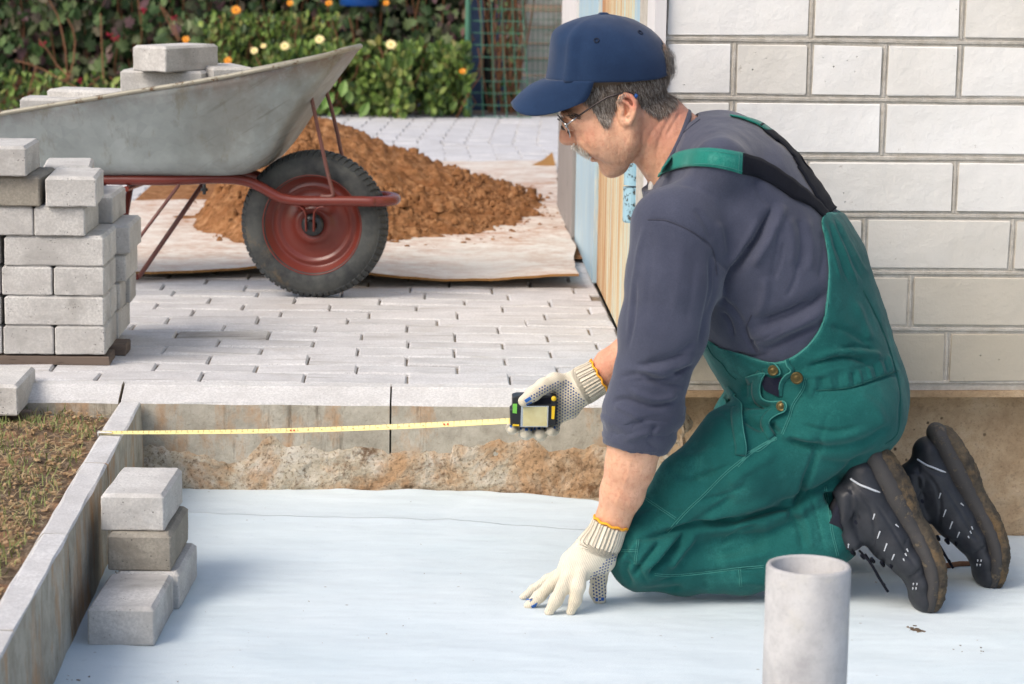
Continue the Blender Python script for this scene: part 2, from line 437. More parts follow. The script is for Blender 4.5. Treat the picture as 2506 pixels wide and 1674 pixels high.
def cloth(name, a, b, sc=900, fuzz=.25, wr=.004, worn=None, wsc=9):
    t = NT(name)
    c = t.ramp(t.noise(wsc, 5, .6, rnd=False), [(.35, a), (.65, b)])
    if worn: c = t.mix(t.ramp(t.noise(17, 6, .7, rnd=False), [(.54, 0), (.72, .45)]), c, worn)
    c = t.mix(t.math('MULTIPLY', t.attr('edge'), .8, clamp=True), c, worn if worn else tuple(min(1, x*1.5) for x in b[:3])+(1,))
    c = t.mix(t.ramp(t.noise(sc*.6, 2, .6, rnd=False), [(.40, .0), (.62, .35)]), c, tuple(x*.72 for x in a[:3])+(1,))
    n = t.bump(t.noise(13, 4, .55, rnd=False, dist=.5), wr, .55)
    n = t.bump(t.noise(48, 4, .6, rnd=False, dist=.6), wr*.22, .55, n)
    n = t.bump(t.noise(sc, 2, .6, rnd=False), .0004, .6, n)
    return t.done(c, .92, n, spec=.15, Sheen_Weight=fuzz)
M['shirt'] = cloth('slate_jersey', hexc(60, 64, 81), hexc(73, 77, 94), wr=.0042)
M['overall'] = cloth('green_twill', hexc(19, 80, 78), hexc(33, 98, 94), 700, .1, .0035, worn=hexc(62, 138, 130))
M['overall_light'] = cloth('light_green_twill', hexc(26, 112, 100), hexc(38, 126, 114), 700, .15, .001, worn=hexc(96, 160, 148))
M['elastic'] = cloth('black_elastic', hexc(17, 19, 28), hexc(23, 26, 36), 700, .02, .001)
M['navy'] = cloth('navy_cloth', hexc(20, 22, 38), hexc(28, 31, 50), 700, .15, .002)
M['cap'] = cloth('navy_cap_twill', hexc(26, 46, 76), hexc(35, 58, 90), 1000, .2, .0012)
M['thread'] = NT('stitch_thread').done(hexc(60, 130, 122), .9)
M['seam'] = NT('green_seam_thread').done(hexc(18, 78, 74), .95)  # dark green thread of the single seams
M['shirt_seam'] = NT('shirt_seam_thread').done(hexc(58, 60, 74), .95)
M['cap_seam'] = NT('cap_stitching').done(hexc(16, 28, 50), .9)
M['sock'] = cloth('black_sock', hexc(28, 30, 40), hexc(36, 38, 50), 700, .15, .001)

def skin():
    t = NT('weathered_skin')
    c = t.ramp(t.noise(32, 6, .65, rnd=False), [(.32, hexc(208, 156, 124)), (.66, hexc(226, 178, 147))])
    c = t.mix(t.math('MULTIPLY', t.attr('red'), .85, clamp=True), c, hexc(206, 124, 104))
    c = t.mix(t.math('MULTIPLY', t.attr('stub'), .10, clamp=True), c, hexc(160, 124, 102))
    c = t.mix(t.ramp(t.noise(120, 4, .7, rnd=False), [(.50, 0), (.70, .55)]), c, hexc(186, 118, 94))
    c = t.mix(t.ramp(t.noise(46, 5, .7, rnd=False, dist=1.0), [(.54, 0), (.66, .25)]), c, hexc(206, 142, 112))
    n = t.bump(t.noise(70, 5, .65, rnd=False), .0028, .7); n = t.bump(t.noise(38, 4, .6, stretch=(3, 1, 1), rnd=False, dist=.8), .003, .5, n); n = t.bump(t.noise(500, 3, .7, rnd=False), .00035, .7, n)
    return t.done(c, .52, n, spec=.4, Subsurface_Weight=.12, Subsurface_Scale=.006)
M['skin'] = skin()
def glove():
    t = NT('cream_knit')
    c = t.ramp(t.noise(18, 5, .6, rnd=False), [(.3, hexc(214, 203, 180)), (.7, hexc(230, 221, 202))])
    c = t.mix(t.ramp(t.noise(40, 3, .6, rnd=False), [(.70, 0), (.75, .4)]), c, hexc(196, 164, 128))
    rib = t.attr('rib'); cuff = t.attr('cuff')
    s1 = t.math('SINE', t.math('MULTIPLY', rib, 2*PI/.0042)); s2 = t.math('MULTIPLY', s1, cuff)
    c = t.mix(t.math('MULTIPLY', t.math('MULTIPLY', t.math('SUBTRACT', .0, s2), .35), 1.0, clamp=True), c, hexc(170, 158, 138))
    fine = t.math('SINE', t.math('MULTIPLY', rib, 2*PI/.0026))
    c = t.mix(t.math('MULTIPLY', fine, .14, clamp=True), c, hexc(176, 164, 140))
    n = t.bump(s2, .0011, .9); n = t.bump(fine, .0005, .8, n); n = t.bump(t.noise(30, 4, .6, rnd=False), .003, .5, n); n = t.bump(t.noise(900, 2, .6, rnd=False), .0003, .7, n)
    return t.done(c, .95, n, spec=.1, Sheen_Weight=.3)
M['glove'] = glove()
M['dot'] = NT('blue_rubber_dot').done(hexc(40, 70, 128), .55)
M['dotpad'] = NT('blue_rubber_pad').done(hexc(36, 100, 180), .5)
M['orange'] = NT('orange_thread').done(hexc(240, 168, 40), .85)
def shoe():
    t = NT('black_shoe_leather')
    c = t.ramp(t.noise(20, 5, .65, rnd=False), [(.3, hexc(30, 32, 38)), (.7, hexc(54, 56, 62))])
    n = t.bump(t.noise(60, 4, .6, rnd=False), .0012, .6)
    return t.done(c, .48, n, spec=.4)
M['shoe'] = shoe()
def solem():
    t = NT('muddy_sole')
    c = t.ramp(t.noise(34, 7, .75, rnd=False), [(.35, hexc(58, 54, 50)), (.6, hexc(98, 88, 74))])
    c = t.mix(t.ramp(t.noise(17, 6, .75, rnd=False), [(.50, 0), (.64, .9)]), c, hexc(120, 98, 70))
    n = t.bump(t.noise(50, 8, .8, rnd=False), .006); n = t.bump(t.noise(26, 3, .6, stretch=(1, 1, 5), rnd=False), .003, 1, n)
    return t.done(c, .85, n, spec=.25)
M['sole'] = solem()
M['midsole'] = paint('scuffed_midsole', hexc(62, 60, 60), hexc(100, 90, 76), .7, .56, 40)
M['reflect'] = NT('reflective_trim').done(hexc(200, 204, 210), .35)
def hairm(name, cols):
    t = NT(name); a = t.attr('tone')
    return t.done(t.ramp(a, [(0, cols[0]), (.5, cols[1]), (1, cols[2])]), .55, spec=.35)
M['hair'] = hairm('greying_hair', [hexc(66, 54, 46), hexc(112, 98, 86), hexc(186, 178, 168)])
M['mous'] = hairm('white_moustache', [hexc(150, 136, 116), hexc(204, 196, 182), hexc(240, 238, 232)])
M['scalp'] = NT('scalp_shell').done(hexc(104, 88, 74), .8)  # plain brown scalp colour under the hair strands
M['brow'] = hairm('dark_brow', [hexc(44, 36, 32), hexc(70, 58, 50), hexc(110, 98, 88)])
M['steel'] = NT('polished_steel').done(hexc(190, 192, 194), .18, metal=1.0)
M['darkmetal'] = NT('dark_frame_metal').done(hexc(62, 56, 56), .3, metal=.7)
M['eye'] = NT('eye_white').done(hexc(216, 206, 200), .2)
M['iris'] = NT('brown_iris').done(hexc(60, 40, 26), .2)
gl = NT('lens_glass'); gl.b.inputs['Transmission Weight'].default_value = 1.0; gl.b.inputs['IOR'].default_value = 1.06
M['glass'] = gl.done((.97, .98, .98, 1), .02)
M['brass'] = NT('old_brass').done(hexc(92, 80, 50), .42, metal=.85)
M['blackplastic'] = NT('black_plastic').done(hexc(30, 33, 38), .42)
M['yellowplastic'] = NT('yellow_plastic').done(hexc(236, 196, 40), .4)
M['green_vial'] = NT('green_level_vial').done(hexc(128, 214, 84), .15, Transmission_Weight=.2)
def goldplate():
    t = NT('scratched_brass_plate')
    c = t.ramp(t.noise(24, 5, .7, rnd=False), [(.3, hexc(204, 190, 136)), (.7, hexc(222, 216, 172))])
    return t.done(c, .42, t.bump(t.noise(160, 3, .6, rnd=False), .0002), metal=.25)
M['plate'] = goldplate()
def tapem():
    t = NT('yellow_tape_blade'); x = t.attr('run'); y = t.attr('across')
    f1 = t.math('FRACT', t.math('MULTIPLY', x, 100.0)); tick = t.math('MULTIPLY', t.math('LESS_THAN', f1, .16), t.math('GREATER_THAN', y, .55))
    f2 = t.math('FRACT', t.math('MULTIPLY', x, 20.0)); tick2 = t.math('LESS_THAN', f2, .05)
    c = t.mix(t.math('MULTIPLY', tick, .75), hexc(236, 220, 150), hexc(176, 160, 112))
    c = t.mix(t.math('MULTIPLY', tick2, .25), c, hexc(150, 130, 80))
    return t.done(c, .35, spec=.5)
M['tape'] = tapem()
M['ink'] = NT('tape_ink').done(hexc(90, 80, 56), .6)
M['redink'] = NT('tape_red_ink').done(hexc(200, 60, 44), .6)
M['white'] = NT('white_plastic').done(hexc(226, 224, 218), .5)

def leafm(name, stops, rough=.5, trans=.25):
    """stops: colours picked by a random value per leaf"""
    t = NT(name); t.vec()
    a = t.attr('tone'); v = t.math('FRACT', t.math('ADD', t.math('MULTIPLY', t.rnd, 1.0), a))
    c = t.ramp(v, stops)
    c = t.mix(t.ramp(t.noise(40, 4, .6), [(.45, 0), (.7, .4)]), c, tuple(x*.6 for x in stops[0][1][:3])+(1,))
    n = t.bump(t.noise(60, 3, .6), .002)
    return t.done(c, rough, n, spec=.35, Transmission_Weight=0.0)
g = hexc
M['vine'] = leafm('vine_leaf', [(0, g(44, 66, 32)), (.25, g(66, 94, 50)), (.45, g(100, 120, 72)), (.64, g(112, 118, 84)), (.80, g(108, 80, 76)), (.90, g(92, 62, 70)), (1, g(58, 76, 38))])
M['bush'] = leafm('shrub_leaf', [(0, g(46, 66, 30)), (.3, g(76, 102, 44)), (.55, g(108, 134, 56)), (.75, g(134, 156, 78)), (.9, g(126, 122, 64)), (1, g(60, 82, 36))])
M['broad'] = leafm('broad_leaf', [(0, g(72, 104, 44)), (.5, g(104, 138, 62)), (1, g(136, 160, 88))])
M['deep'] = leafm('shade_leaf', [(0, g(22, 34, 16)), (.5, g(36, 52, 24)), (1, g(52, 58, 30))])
M['stem'] = NT('dry_stem').done(hexc(128, 88, 60), .8)
M['greenstem'] = NT('green_stem').done(hexc(84, 110, 50), .8)
M['petal_orange'] = NT('orange_petal').done(hexc(232, 150, 30), .6)
M['petal_cream'] = NT('cream_petal').done(hexc(240, 222, 160), .6)
M['heart'] = NT('flower_heart').done(hexc(120, 56, 24), .7)
M['heart_y'] = NT('yellow_flower_heart').done(hexc(226, 170, 50), .7)
M['berry'] = NT('crimson_berry').done(hexc(150, 26, 52), .4)
M['bluetub'] = NT('blue_plastic').done(hexc(36, 92, 176), .4)
def grassm():
    t = NT('grass_blade'); a = t.attr('tone')
    return t.done(t.ramp(a, [(0, hexc(98, 112, 56)), (.45, hexc(134, 142, 82)), (.72, hexc(176, 156, 118)), (1, hexc(158, 126, 92))]), .7)
M['grass'] = grassm()
M['net'] = NT('green_plastic_net').done(hexc(72, 122, 100), .5)
M['darkcloth'] = NT('dark_backing').done(hexc(34, 38, 36), .9)
M['plank_grey'] = paint('weathered_planks', hexc(196, 192, 184), hexc(160, 150, 136), .9, .55, 8, stretch=(.5, 4, 4))
# ================================================================== SETTING
def rnd(a, b): return random.uniform(a, b)
def fbm(x, y, z=0.0, o=4): return noise.fractal(Vector((x, y, z)), 1.0, 2.0, o)

tag(obj('ground', [(-90, -60, -.25), (90, -60, -.25), (90, 140, -.25), (-90, 140, -.25)], [(0, 1, 2, 3)], M['soil']), kind='structure')

# ---- pavement: sand bed with single pavers
PX1 = .424
bed = MB().box(((-4.2+PX1)/2, 1.475, -.117), (PX1+4.2, 3.01, .221)).box((-1.4, 6.3, -.117), (5.6, 6.62, .221)).obj('pavement', M['joint_sand'])
tag(bed, kind='structure')
def paver_mb(L, Wd, c, jit=.0006, tilt=.0006, ch=.0035):
    dx, dy = L/2, Wd/2; V = []
    a, b = rnd(-tilt, tilt)*3, rnd(-tilt, tilt)*3
    for z, e in ((-.05, 0), (-ch*1.1, 0), (0, ch)):
        for sx, sy in ((-1, -1), (1, -1), (1, 1), (-1, 1)):
            V.append((c[0]+(dx-e)*sx+rnd(-jit, jit), c[1]+(dy-e)*sy+rnd(-jit, jit), c[2]+z+(a*sx+b*sy if z > -.03 else 0)))
    Fs = [(8, 9, 10, 11)] + [(r*4+i, r*4+(i+1) % 4, r*4+4+(i+1) % 4, r*4+4+i) for r in range(2) for i in range(4)]
    return V, Fs
variants = []
for i in range(8):
    V, Fs = paver_mb(.1990, .0992, (0, 0, 0))
    me = bpy.data.meshes.new('paver'); me.from_pydata(V, [], Fs); me.materials.append(M['paver']); variants.append(me)
dirty_me = variants[0].copy(); dirty_me.materials.clear(); dirty_me.materials.append(M['paver_dirty'])
ROWOFF = [-.039, .061, -.042, .057, -.041, .060, -.045, .022, -.134, -.026, -.114, -.007, -.044]
spots = []
for i in range(54):
    yc = .05 + .1015*i
    off = ROWOFF[i] if i < 13 else (-.044 if i % 2 == 0 else .057) + rnd(-.006, .006)
    for k in range(-22, 4 if yc < 3.0 else 7):
        xc = off + k*.2025 + .10125
        x0, x1 = xc-.099, xc+.099
        lim = PX1-.004 if yc < 3.0 else 1.0
        if x1 > lim: x1 = lim
        if x1-x0 < .02: continue
        u, v = pj(((x0+x1)/2, yc, 0)); u0, _ = pj((x0, yc, 0)); u1, _ = pj((x1, yc, 0))
        if x1 < -2.6: continue
        spots.append((not (u1 > 0), yc, x0, x1, 0, k, i))
for j in range(8):
    for k in range(-27, 15):
        xc = .0 + k*.1 + .012*j
        if xc+.05 > 1.4: continue
        yc = 5.57+.2*j
        u, v = pj((xc, yc, 0))
        if xc < -2.6: continue
        spots.append((False, yc, xc-.0485, xc+.0485, 1, k, j))
spots.sort(key=lambda s: (s[0], s[1]))
rest = MB()
for n, (out, yc, x0, x1, kind, k, i) in enumerate(spots):
    L = x1-x0; xc = (x0+x1)/2; z = rnd(-.0012, .0012)
    if n < 299 and kind == 0:
        full = L > .19
        if full: me = dirty_me if (i == 5 and k == -3) else variants[(i*7+k*3) % 8]
        else:
            V, Fs = paver_mb(L, .0988, (0, 0, 0)); me = bpy.data.meshes.new('paver'); me.from_pydata(V, [], Fs); me.materials.append(M['paver'])
        o = bpy.data.objects.new('paver', me); COL.objects.link(o); o.parent = bed; o.location = (xc, yc, z)
        o.rotation_euler = (rnd(-.004, .004), rnd(-.003, .003), rnd(-.006, .006)+(PI if (i+k) % 2 and full else 0))
    else:
        V, Fs = paver_mb(L, .0988 if kind == 0 else .196, (xc, yc, z), tilt=.0006); rest.add(V, Fs)
r = rest.obj('paver', M['paver'], bed); r['kind'] = 'stuff'

# ---- kerb in front of the pavement
def kerb_run(stones, prof, axis, mats, parent):
    """prof: (across, z) outline from the back top over the visible side to the foot"""
    for (a, b) in stones:
        n = 8; A = []
        for t in np.linspace(a, b, n):
            e = .0015
            A.append([((t, p[0]+rnd(-e, e), p[1]+rnd(-e, e)*.6) if axis == 'X' else (p[0](t)+rnd(-e, e), t, p[1]+rnd(-e, e)*.6)) for p in prof])
        mb = MB().grid(A, flip=(axis == 'Y'))
        m = len(prof); 
        mb.f.append(tuple(range(m))); mb.f.append(tuple((n-1)*m+i for i in range(m-1, -1, -1)))
        o = mb.obj('kerb_stone', mats, parent)
        for p in o.data.polygons:
            c = p.center
            if p.normal.z < .35 and c.z < mats_cut: p.material_index = 1
mats_cut = -.03
kb = obj('kerb', [(-2.2, .0, -.2), (PX1, .0, -.2), (PX1, -.07, -.2), (-2.2, -.07, -.2)], [(3, 2, 1, 0)], M['joint_sand']); tag(kb, kind='structure')
kerb_run([(.4235, -.068), (-.0715, -.5845), (-.590, -1.10), (-1.104, -1.62), (-1.625, -2.14), (-2.145, -2.60)],
         [(-.002, -.2), (-.003, -.004), (-.006, 0.0), (-.042, 0.0), (-.046, -.002), (-.098, -.021), (-.101, -.026), (-.102, -.1), (-.103, -.2)], 'X', [M['kerb'], M['kerb_face']], kb)

# ---- rough mortar and clay under the kerb face
nx, nz = 190, 44; A = []
for j in range(nz):
    row = []
    for i in range(nx):
        x = -.545 + (.99)*i/(nx-1); t = j/(nz-1)
        top = -.112 + .028*fbm(x*6, 3.1) + .014*fbm(x*22, 7.7) + (.02 if x > .05 else 0)
        z = -.205 + (top+.205)*t
        bul = .002+.012*(1-t)**1.2*(.6+.8*abs(fbm(x*7, z*9, 2.0))) + .004*fbm(x*17, z*22, 5.0, 5) + .002*fbm(x*55, z*60, 9.0, 4)
        bul *= min(1, (1-t)*7)
        row.append((x, -.1035 - bul if t < .999 else -.095, z))
    A.append(row)
tag(MB().grid(A).obj('clay_bank', M['rough'], smooth=False), kind='structure')

# ---- garden kerb on the left
kz = -.02
RE = np.array([G(*p, kz)[:2] for p in [(350, 976), (276, 1108), (185, 1278), (137, 1356), (96, 1437), (41, 1539), (0, 1609)]])
rx = np.polyfit(RE[:, 1], RE[:, 0], 1); edgeR = lambda y: rx[0]*y + rx[1]
gk = obj('garden_kerb_bed', [(edgeR(-.11)-.06, -.11, -.21), (edgeR(-.11), -.11, -.21), (edgeR(-2.4), -2.4, -.21), (edgeR(-2.4)-.06, -2.4, -.21)], [(0, 3, 2, 1)], M['joint_sand']); tag(gk, kind='structure')
kerb_run([(-.655, -.112), (-1.147, -.659), (-1.66, -1.151), (-2.2, -1.664)],
         [(lambda y: edgeR(y)-.052, -.21), (lambda y: edgeR(y)-.052, kz-.018), (lambda y: edgeR(y)-.040, kz-.001), (lambda y: edgeR(y)-.036, kz), (lambda y: edgeR(y)-.003, kz), (lambda y: edgeR(y), kz-.003), (lambda y: edgeR(y)+.002, -.1), (lambda y: edgeR(y)+.004, -.21)],
         'Y', [M['kerb'], M['kerb_face']], gk)

# ---- lawn strip left of the garden kerb
nx, ny = 70, 130; A = []
for j in range(ny):
    y = -.10 - 2.3*j/(ny-1); xr = edgeR(y)-.050; row = []
    for i in range(nx):
        x = xr - 1.2*(i/(nx-1))**1.4
        row.append((x, y, -.047 + .010*fbm(x*9, y*9, 1) + .006*fbm(x*40, y*40, 4)))
    A.append(row)
lawn = tag(MB().grid(A, flip=False).obj('soil', M['soil']), kind='structure')
mb = MB(); tone = []
def blade(x, y, z, h, a, lean, wd):
    dx, dy = math.cos(a), math.sin(a); px, py = -dy*wd, dx*wd
    b = [(x-px, y-py, z), (x+px, y+py, z)]
    m = [(x-px*.8+dx*lean*.35, y-py*.8+dy*lean*.35, z+h*.6), (x+px*.8+dx*lean*.35, y+py*.8+dy*lean*.35, z+h*.6)]
    t = (x+dx*lean, y+dy*lean, z+h)
    mb.add(b+m+[t], [(0, 1, 3, 2), (2, 3, 4)])
for n in range(10000):
    y = rnd(-2.0, -.11); xr = edgeR(y)-.055; x = xr - abs(random.gauss(.0, .30)) - .01
    if x < -1.3: continue
    dens = .5+fbm(x*7, y*7, 8)*1.1
    green = rnd(0, 1) < .60
    if green and rnd(0, 1) > dens*1.1: continue
    if green:
        h = rnd(.006, .024); lean = rnd(.003, .024); tn = rnd(0, .55)
    else:
        h = rnd(.002, .010); lean = rnd(.012, .045); tn = rnd(.6, 1)
    k0 = len(mb.v); blade(x, y, -.044+.010*fbm(x*9, y*9, 1), h, rnd(0, 2*PI), lean, rnd(.0006, .0014)); tone += [tn]*(len(mb.v)-k0)
for n in range(1500):                                       # crumbs of earth and dead leaf
    y = rnd(-2.0, -.11); x = edgeR(y)-.055-abs(random.gauss(0, .22))-.004; s = rnd(.002, .006)
    k0 = len(mb.v); mb.box((x, y, -.040+.010*fbm(x*9, y*9, 1)), (s*rnd(.8, 2), s, s*rnd(.4, .9)), rz=rnd(0, 3), jit=s*.25); tone += [rnd(.85, 1)]*(len(mb.v)-k0)
gr = mb.obj('grass', M['grass'], attrs={'tone': tone}); tag(gr, 'short patchy grass and dead stalks beside the left kerb', 'grass', kind='stuff')

# ---- pit floor and the nonwoven sheets
tag(obj('pit_floor', [(-.53, -.1, -.2), (3.2, -.1, -.2), (3.2, -3.9, -.2), (-.53, -3.9, -.2)], [(3, 2, 1, 0)], M['rough']), kind='structure')
bx = [430, 560, 640, 760, 850, 950, 1060, 1180, 1300, 1400, 1480]; by = [1176, 1180, 1176, 1182, 1196, 1202, 1199, 1198, 1205, 1215, 1222]
BE = np.array([G(a, b, -.186)[:2] for a, b in zip(bx, by)])
def backY(x):
    if x > BE[-1, 0]: return -.20 - min(.27, (x-BE[-1, 0])*2.2)
    return float(np.interp(x, BE[:, 0], BE[:, 1]))-.001
LE = np.array([G(*p, -.19)[:2] for p in [(256, 1379), (225, 1442), (195, 1495), (167, 1564), (124, 1674)]])
def leftX(y): return float(np.interp(y, LE[::-1, 1], LE[::-1, 0])) + .004*math.sin(y*31)
def sheet(name, y0f, y1, z0, label, nx=150, ny=120, x1=2.9):
    A = []
    for i in range(nx):
        s = i/(nx-1); row = []
        for j in range(ny):
            t = (j/(ny-1))**1.25
            x = -.53 + (x1+.53)*s**1.3
            yb = y0f(x); y = yb + (y1-yb)*t
            xl = leftX(y); xx = xl + (x1-xl)*s**1.3
            z = z0 + .0018*fbm(xx*2.6, y*4.4, 2) + .0010*fbm(xx*9, y*8, 4) + .0016*max(0, 1-abs(fbm(xx*1.7+4, y*2.3, 6))*9) + .006*math.exp(-((t*(yb-y1))/.02)**2)*(.4+.6*fbm(xx*9, 0, 1))
            row.append((xx, y, z))
        A.append(row)
    o = MB().grid(A, flip=True).obj(name, M['sheet'], smooth=True)
    md = o.modifiers.new('thickness', 'SOLIDIFY'); md.thickness = .0012; md.offset = -1
    return tag(o, label, 'fabric sheet')
sheet('fabric_sheet', backY, -1.2, -.1905, 'pale blue nonwoven sheet along the stained kerb, its edge tucked under the nearer sheet')
SE = np.array([G(a, b, -.189)[:2] for a, b in [(300, 1256), (465, 1262), (700, 1270), (1062, 1279), (1090, 1276), (1400, 1300), (1700, 1302), (2506, 1318)]])
sheet('fabric_sheet', lambda x: float(np.interp(x, SE[:, 0], SE[:, 1])), -3.6, -.1875, 'large pale blue nonwoven sheet in the foreground, carrying the concrete blocks and the grey pipe')

# ================================================================== BUILDING
bld = thing('garage', 'white brick garage wall with a rusty blue gate side behind the kneeling man', 'building', (.65, -.52, -.2))
WA = .0493; ca, sa = math.cos(WA), math.sin(WA)
def wp(s, d, z): return (.65+s*ca - d*sa*-1*0 + d*sa, -.5218+s*sa - d*ca, z)      # s along the wall, d outwards (towards the camera)
CS = .1001
def course_z(r): return .699-CS*r          # bed joint line r; course r lies below joint r (r may be negative)
mesh_cache = {}
def brick_mesh(L, grime_shade, i):
    k = (round(L, 3), round(grime_shade, 2), i % 3)
    if k not in mesh_cache:
        m = MB(); m.box((0, 0, 0), (L, .116, .0838), bev=.0013, jit=.0011)
        me = bpy.data.meshes.new('brick'); me.from_pydata(m.v, [], m.f); me.materials.append(M['brick'])
        a = me.attributes.new('grime_shade', 'FLOAT', 'POINT'); a.data.foreach_set('value', [grime_shade]*len(me.vertices))
        mesh_cache[k] = me
    return mesh_cache[k]
joints = MB(); bricks = []
def lay(r, cuts):
    zc = course_z(r)-CS/2; grime_shade = min(1, max(0, (r-1.3)/4.2))  # lower courses get more dust tone and painted shade
    for i in range(len(cuts)-1):
        a, b = cuts[i]+.0062, cuts[i+1]-.0062
        if b-a < .02: continue
        o = bpy.data.objects.new('brick', brick_mesh(b-a, grime_shade, i)); COL.objects.link(o); o.parent = bld
        p = wp((a+b)/2, -.058+rnd(-.0008, .0012), zc); o.location = Vector(p)-Vector(WORLD[bld.name]); o.rotation_euler = (rnd(-.004, .004), rnd(-.002, .002), WA+rnd(-.004, .004))
    for c in cuts[1:-1]:
        joints.tube([wp(c+rnd(-.001, .001), -.0045, zc+CS/2*.9), wp(c+rnd(-.0006, .0006), -.0035, zc), wp(c, -.0045, zc-CS/2*.9)], .0038, 6)
L0, L1 = -.252, 2.2
def seq(start, step): 
    c = [L0]; x = start
    while x < L1: 
        if x > L0+.02: c.append(x)
        x += step
    return c+[L1]
S = .2625
lay(-1, seq(0, S)); lay(0, seq(0-S/2, S/1) if False else seq(-S/2, S/2)[:1]+[-.131, 0, .131, S, .393, .525, .6565, .7875, .92, 1.05, 1.31, 1.57, 1.84, L1])
lay(1, seq(-.131, S)); lay(2, seq(0, S)); lay(3, seq(.107, S)); lay(4, seq(.193, S)); lay(5, seq(.0, S))
for r in range(-2, -10, -1): lay(r, seq(-.131 if r % 2 == 0 else 0, S))
for r in range(-9, 7):
    z = course_z(r) if r < 6 else course_z(5.94)
    pts = [wp(s, -.0035+.0010*fbm(s*9, r), z+.0012*fbm(s*6, r*3.3)) for s in np.linspace(L0, L1, 60)]
    joints.tube(pts, .0040, 6)
bw = []
for zz in (.09, 1.72):
    for s, d in ((L0+.004, -.0028), (L1, -.0028), (L1, -.35), (L0+.004, -.35)): bw.append(wp(s, d, zz))
joints.add(bw, [(0, 1, 5, 4), (1, 2, 6, 5), (2, 3, 7, 6), (3, 0, 4, 7), (4, 5, 6, 7), (3, 2, 1, 0)])
joints.obj('mortar', M['mortar'], bld)
def wbox(s0, s1, d0, d1, z0, z1, jit=0):
    V = [wp(s, d, z) for z in (z0, z1) for s, d in ((s0, d1), (s1, d1), (s1, d0), (s0, d0))]
    return MB().add(V, [(3, 2, 1, 0), (4, 5, 6, 7)] + [(i, (i+1) % 4, (i+1) % 4+4, i+4) for i in range(4)])
wbox(L0+.01, L1, -.3, .006, .079, .0895).obj('ledge', M['found'], bld)
# foundation, set back under the ledge, lumpy
A = []
for j in range(40):
    z = .079 - .30*j/39; row = []
    for i in range(150):
        s = -.215+.012*fbm(z*30, 3)+.01*fbm(z*80, 8) + (2.4)*(i/149)**1.5
        row.append(wp(s, -.046 + .004*fbm(s*9, z*9, 3) + .002*fbm(s*40, z*40, 7), z))
    A.append(row)
for j in range(40): A[j] = [(A[j][0][0], A[j][0][1]+.25, A[j][0][2])]+A[j]
MB().grid(A, flip=True).obj('foundation', M['found'], bld)
# crumbling clay between kerb and foundation
A = []
for j in range(50):
    a = PI*2*j/50; row = []
    for i in range(26):
        z = -.205 + .27*i/25; rr = (.045-.012*i/25)*(1+.35*fbm(math.cos(a)*2, math.sin(a)*2, z*14, )+.18*fbm(math.cos(a)*7, math.sin(a)*7, z*44))
        row.append((.447+rr*math.cos(a), -.37+.12*math.sin(a)*(1+.2*fbm(a, z*20)), z))
    A.append(row)
tag(MB().grid(A, closed_u=True, flip=True).obj('clay_heap', M['rough']), 'crumbling brown clay and stones packed beside the garage foundation', 'clay')
# side of the building with the gate
def bx3(x0, x1, y0, y1, z0, z1): return MB().box(((x0+x1)/2, (y0+y1)/2, (z0+z1)/2), (x1-x0, y1-y0, z1-z0), bev=.002)
bx3(.43, .75, -.36, 3.0, .01, 2.3).obj('side_wall', M['grey_plaster'], bld)
bx3(.380, .3995, -.545, -.40, .085, 2.2).obj('corner_trim', M['white_plaster'], bld)
bx3(.402, .416, -.398, -.30, .0, 2.2).obj('steel_edge', M['grey_plaster'], bld)
bx3(.405, .43, -.298, -.262, .0, 2.2).obj('gate_gap', M['dark_gap'], bld)
bx3(.418, .4305, -.26, .33, .004, 2.2).obj('gate_frame', M['blue'], bld)
bx3(.424, .4302, .332, 1.38, .004, 2.2).obj('gate_panel', M['rustboard'], bld)
bx3(.414, .4304, 1.383, 2.17, .004, 2.2).obj('gate_frame', M['blue'], bld)
bx3(.408, .4300, 2.174, 2.95, .33, 2.2).obj('plaster_strip', M['white_plaster'], bld)
bx3(.404, .4290, 2.174, 2.96, .0, .328).obj('plaster_base', M['grey_plaster'], bld)
hy = .12
ztop, zmid, zbot = P(1553, 395, hy)[2], P(1553, 455, hy)[2], P(1553, 544, hy)[2]
hm = MB(); hx = P(1549, 470, hy)[0]
hm.lathe([(0, zmid+.002), (.0185, zmid+.002), (.0185, ztop-.003), (.015, ztop), (0, ztop)], (hx, hy, 0), n=24)
hm.obj('hinge', M['hinge'], bld, smooth=False)
hm = MB(); hm.lathe([(0, zbot), (.017, zbot), (.0195, zbot+.004), (.0195, zmid-.002), (0, zmid-.002)], (hx, hy, 0), n=24); hm.box((hx+.018, hy-.03, (zbot+zmid)/2), (.03, .05, zmid-zbot-.01))
hm.obj('hinge', M['hinge'], bld)

# ================================================================== BACKGROUND: net, blocks, plants
YB = 6.9
nf = thing('net_fence', 'green plastic net fence hanging in front of dark panels beside the path', 'fence', P(1200, 285, 6.95))
def net(x0, x1, Y, z1, cw, ch, sway, name, rr=.0026):
    mb = MB(); n = int((x1-x0)/cw)+1
    def pos(s, z): 
        x = x0+(x1-x0)*s; return (x + sway*(1-z/z1)**2*.6*(.3+s), Y+.02*math.sin(s*9+z*5)+.05*z, z)
    for i in range(n): mb.tube([pos(i/(n-1), z) for z in np.linspace(.0, z1, 8)], rr, 4, cap=False)
    for j in range(int(z1/ch)+1): mb.tube([pos(s, .004+j*ch) for s in np.linspace(0, 1, 14)], rr*.8, 4, cap=False)
    return mb.obj(name, M['net'], nf)
xa, xb = P(1148, 200, 6.95)[0], P(1272, 200, 6.95)[0]
net(xa, xb, 6.95, .95, .042, .0565, .07, 'net'); net(xb-.005, xb+.42, 7.3, .95, .024, .05, .03, 'net', .0018)
pst = MB().tube([(xa-.01, 6.97, -.1), (xa-.01, 6.97, 1.1)], .012, 8); pst.obj('post', M['net'], nf)
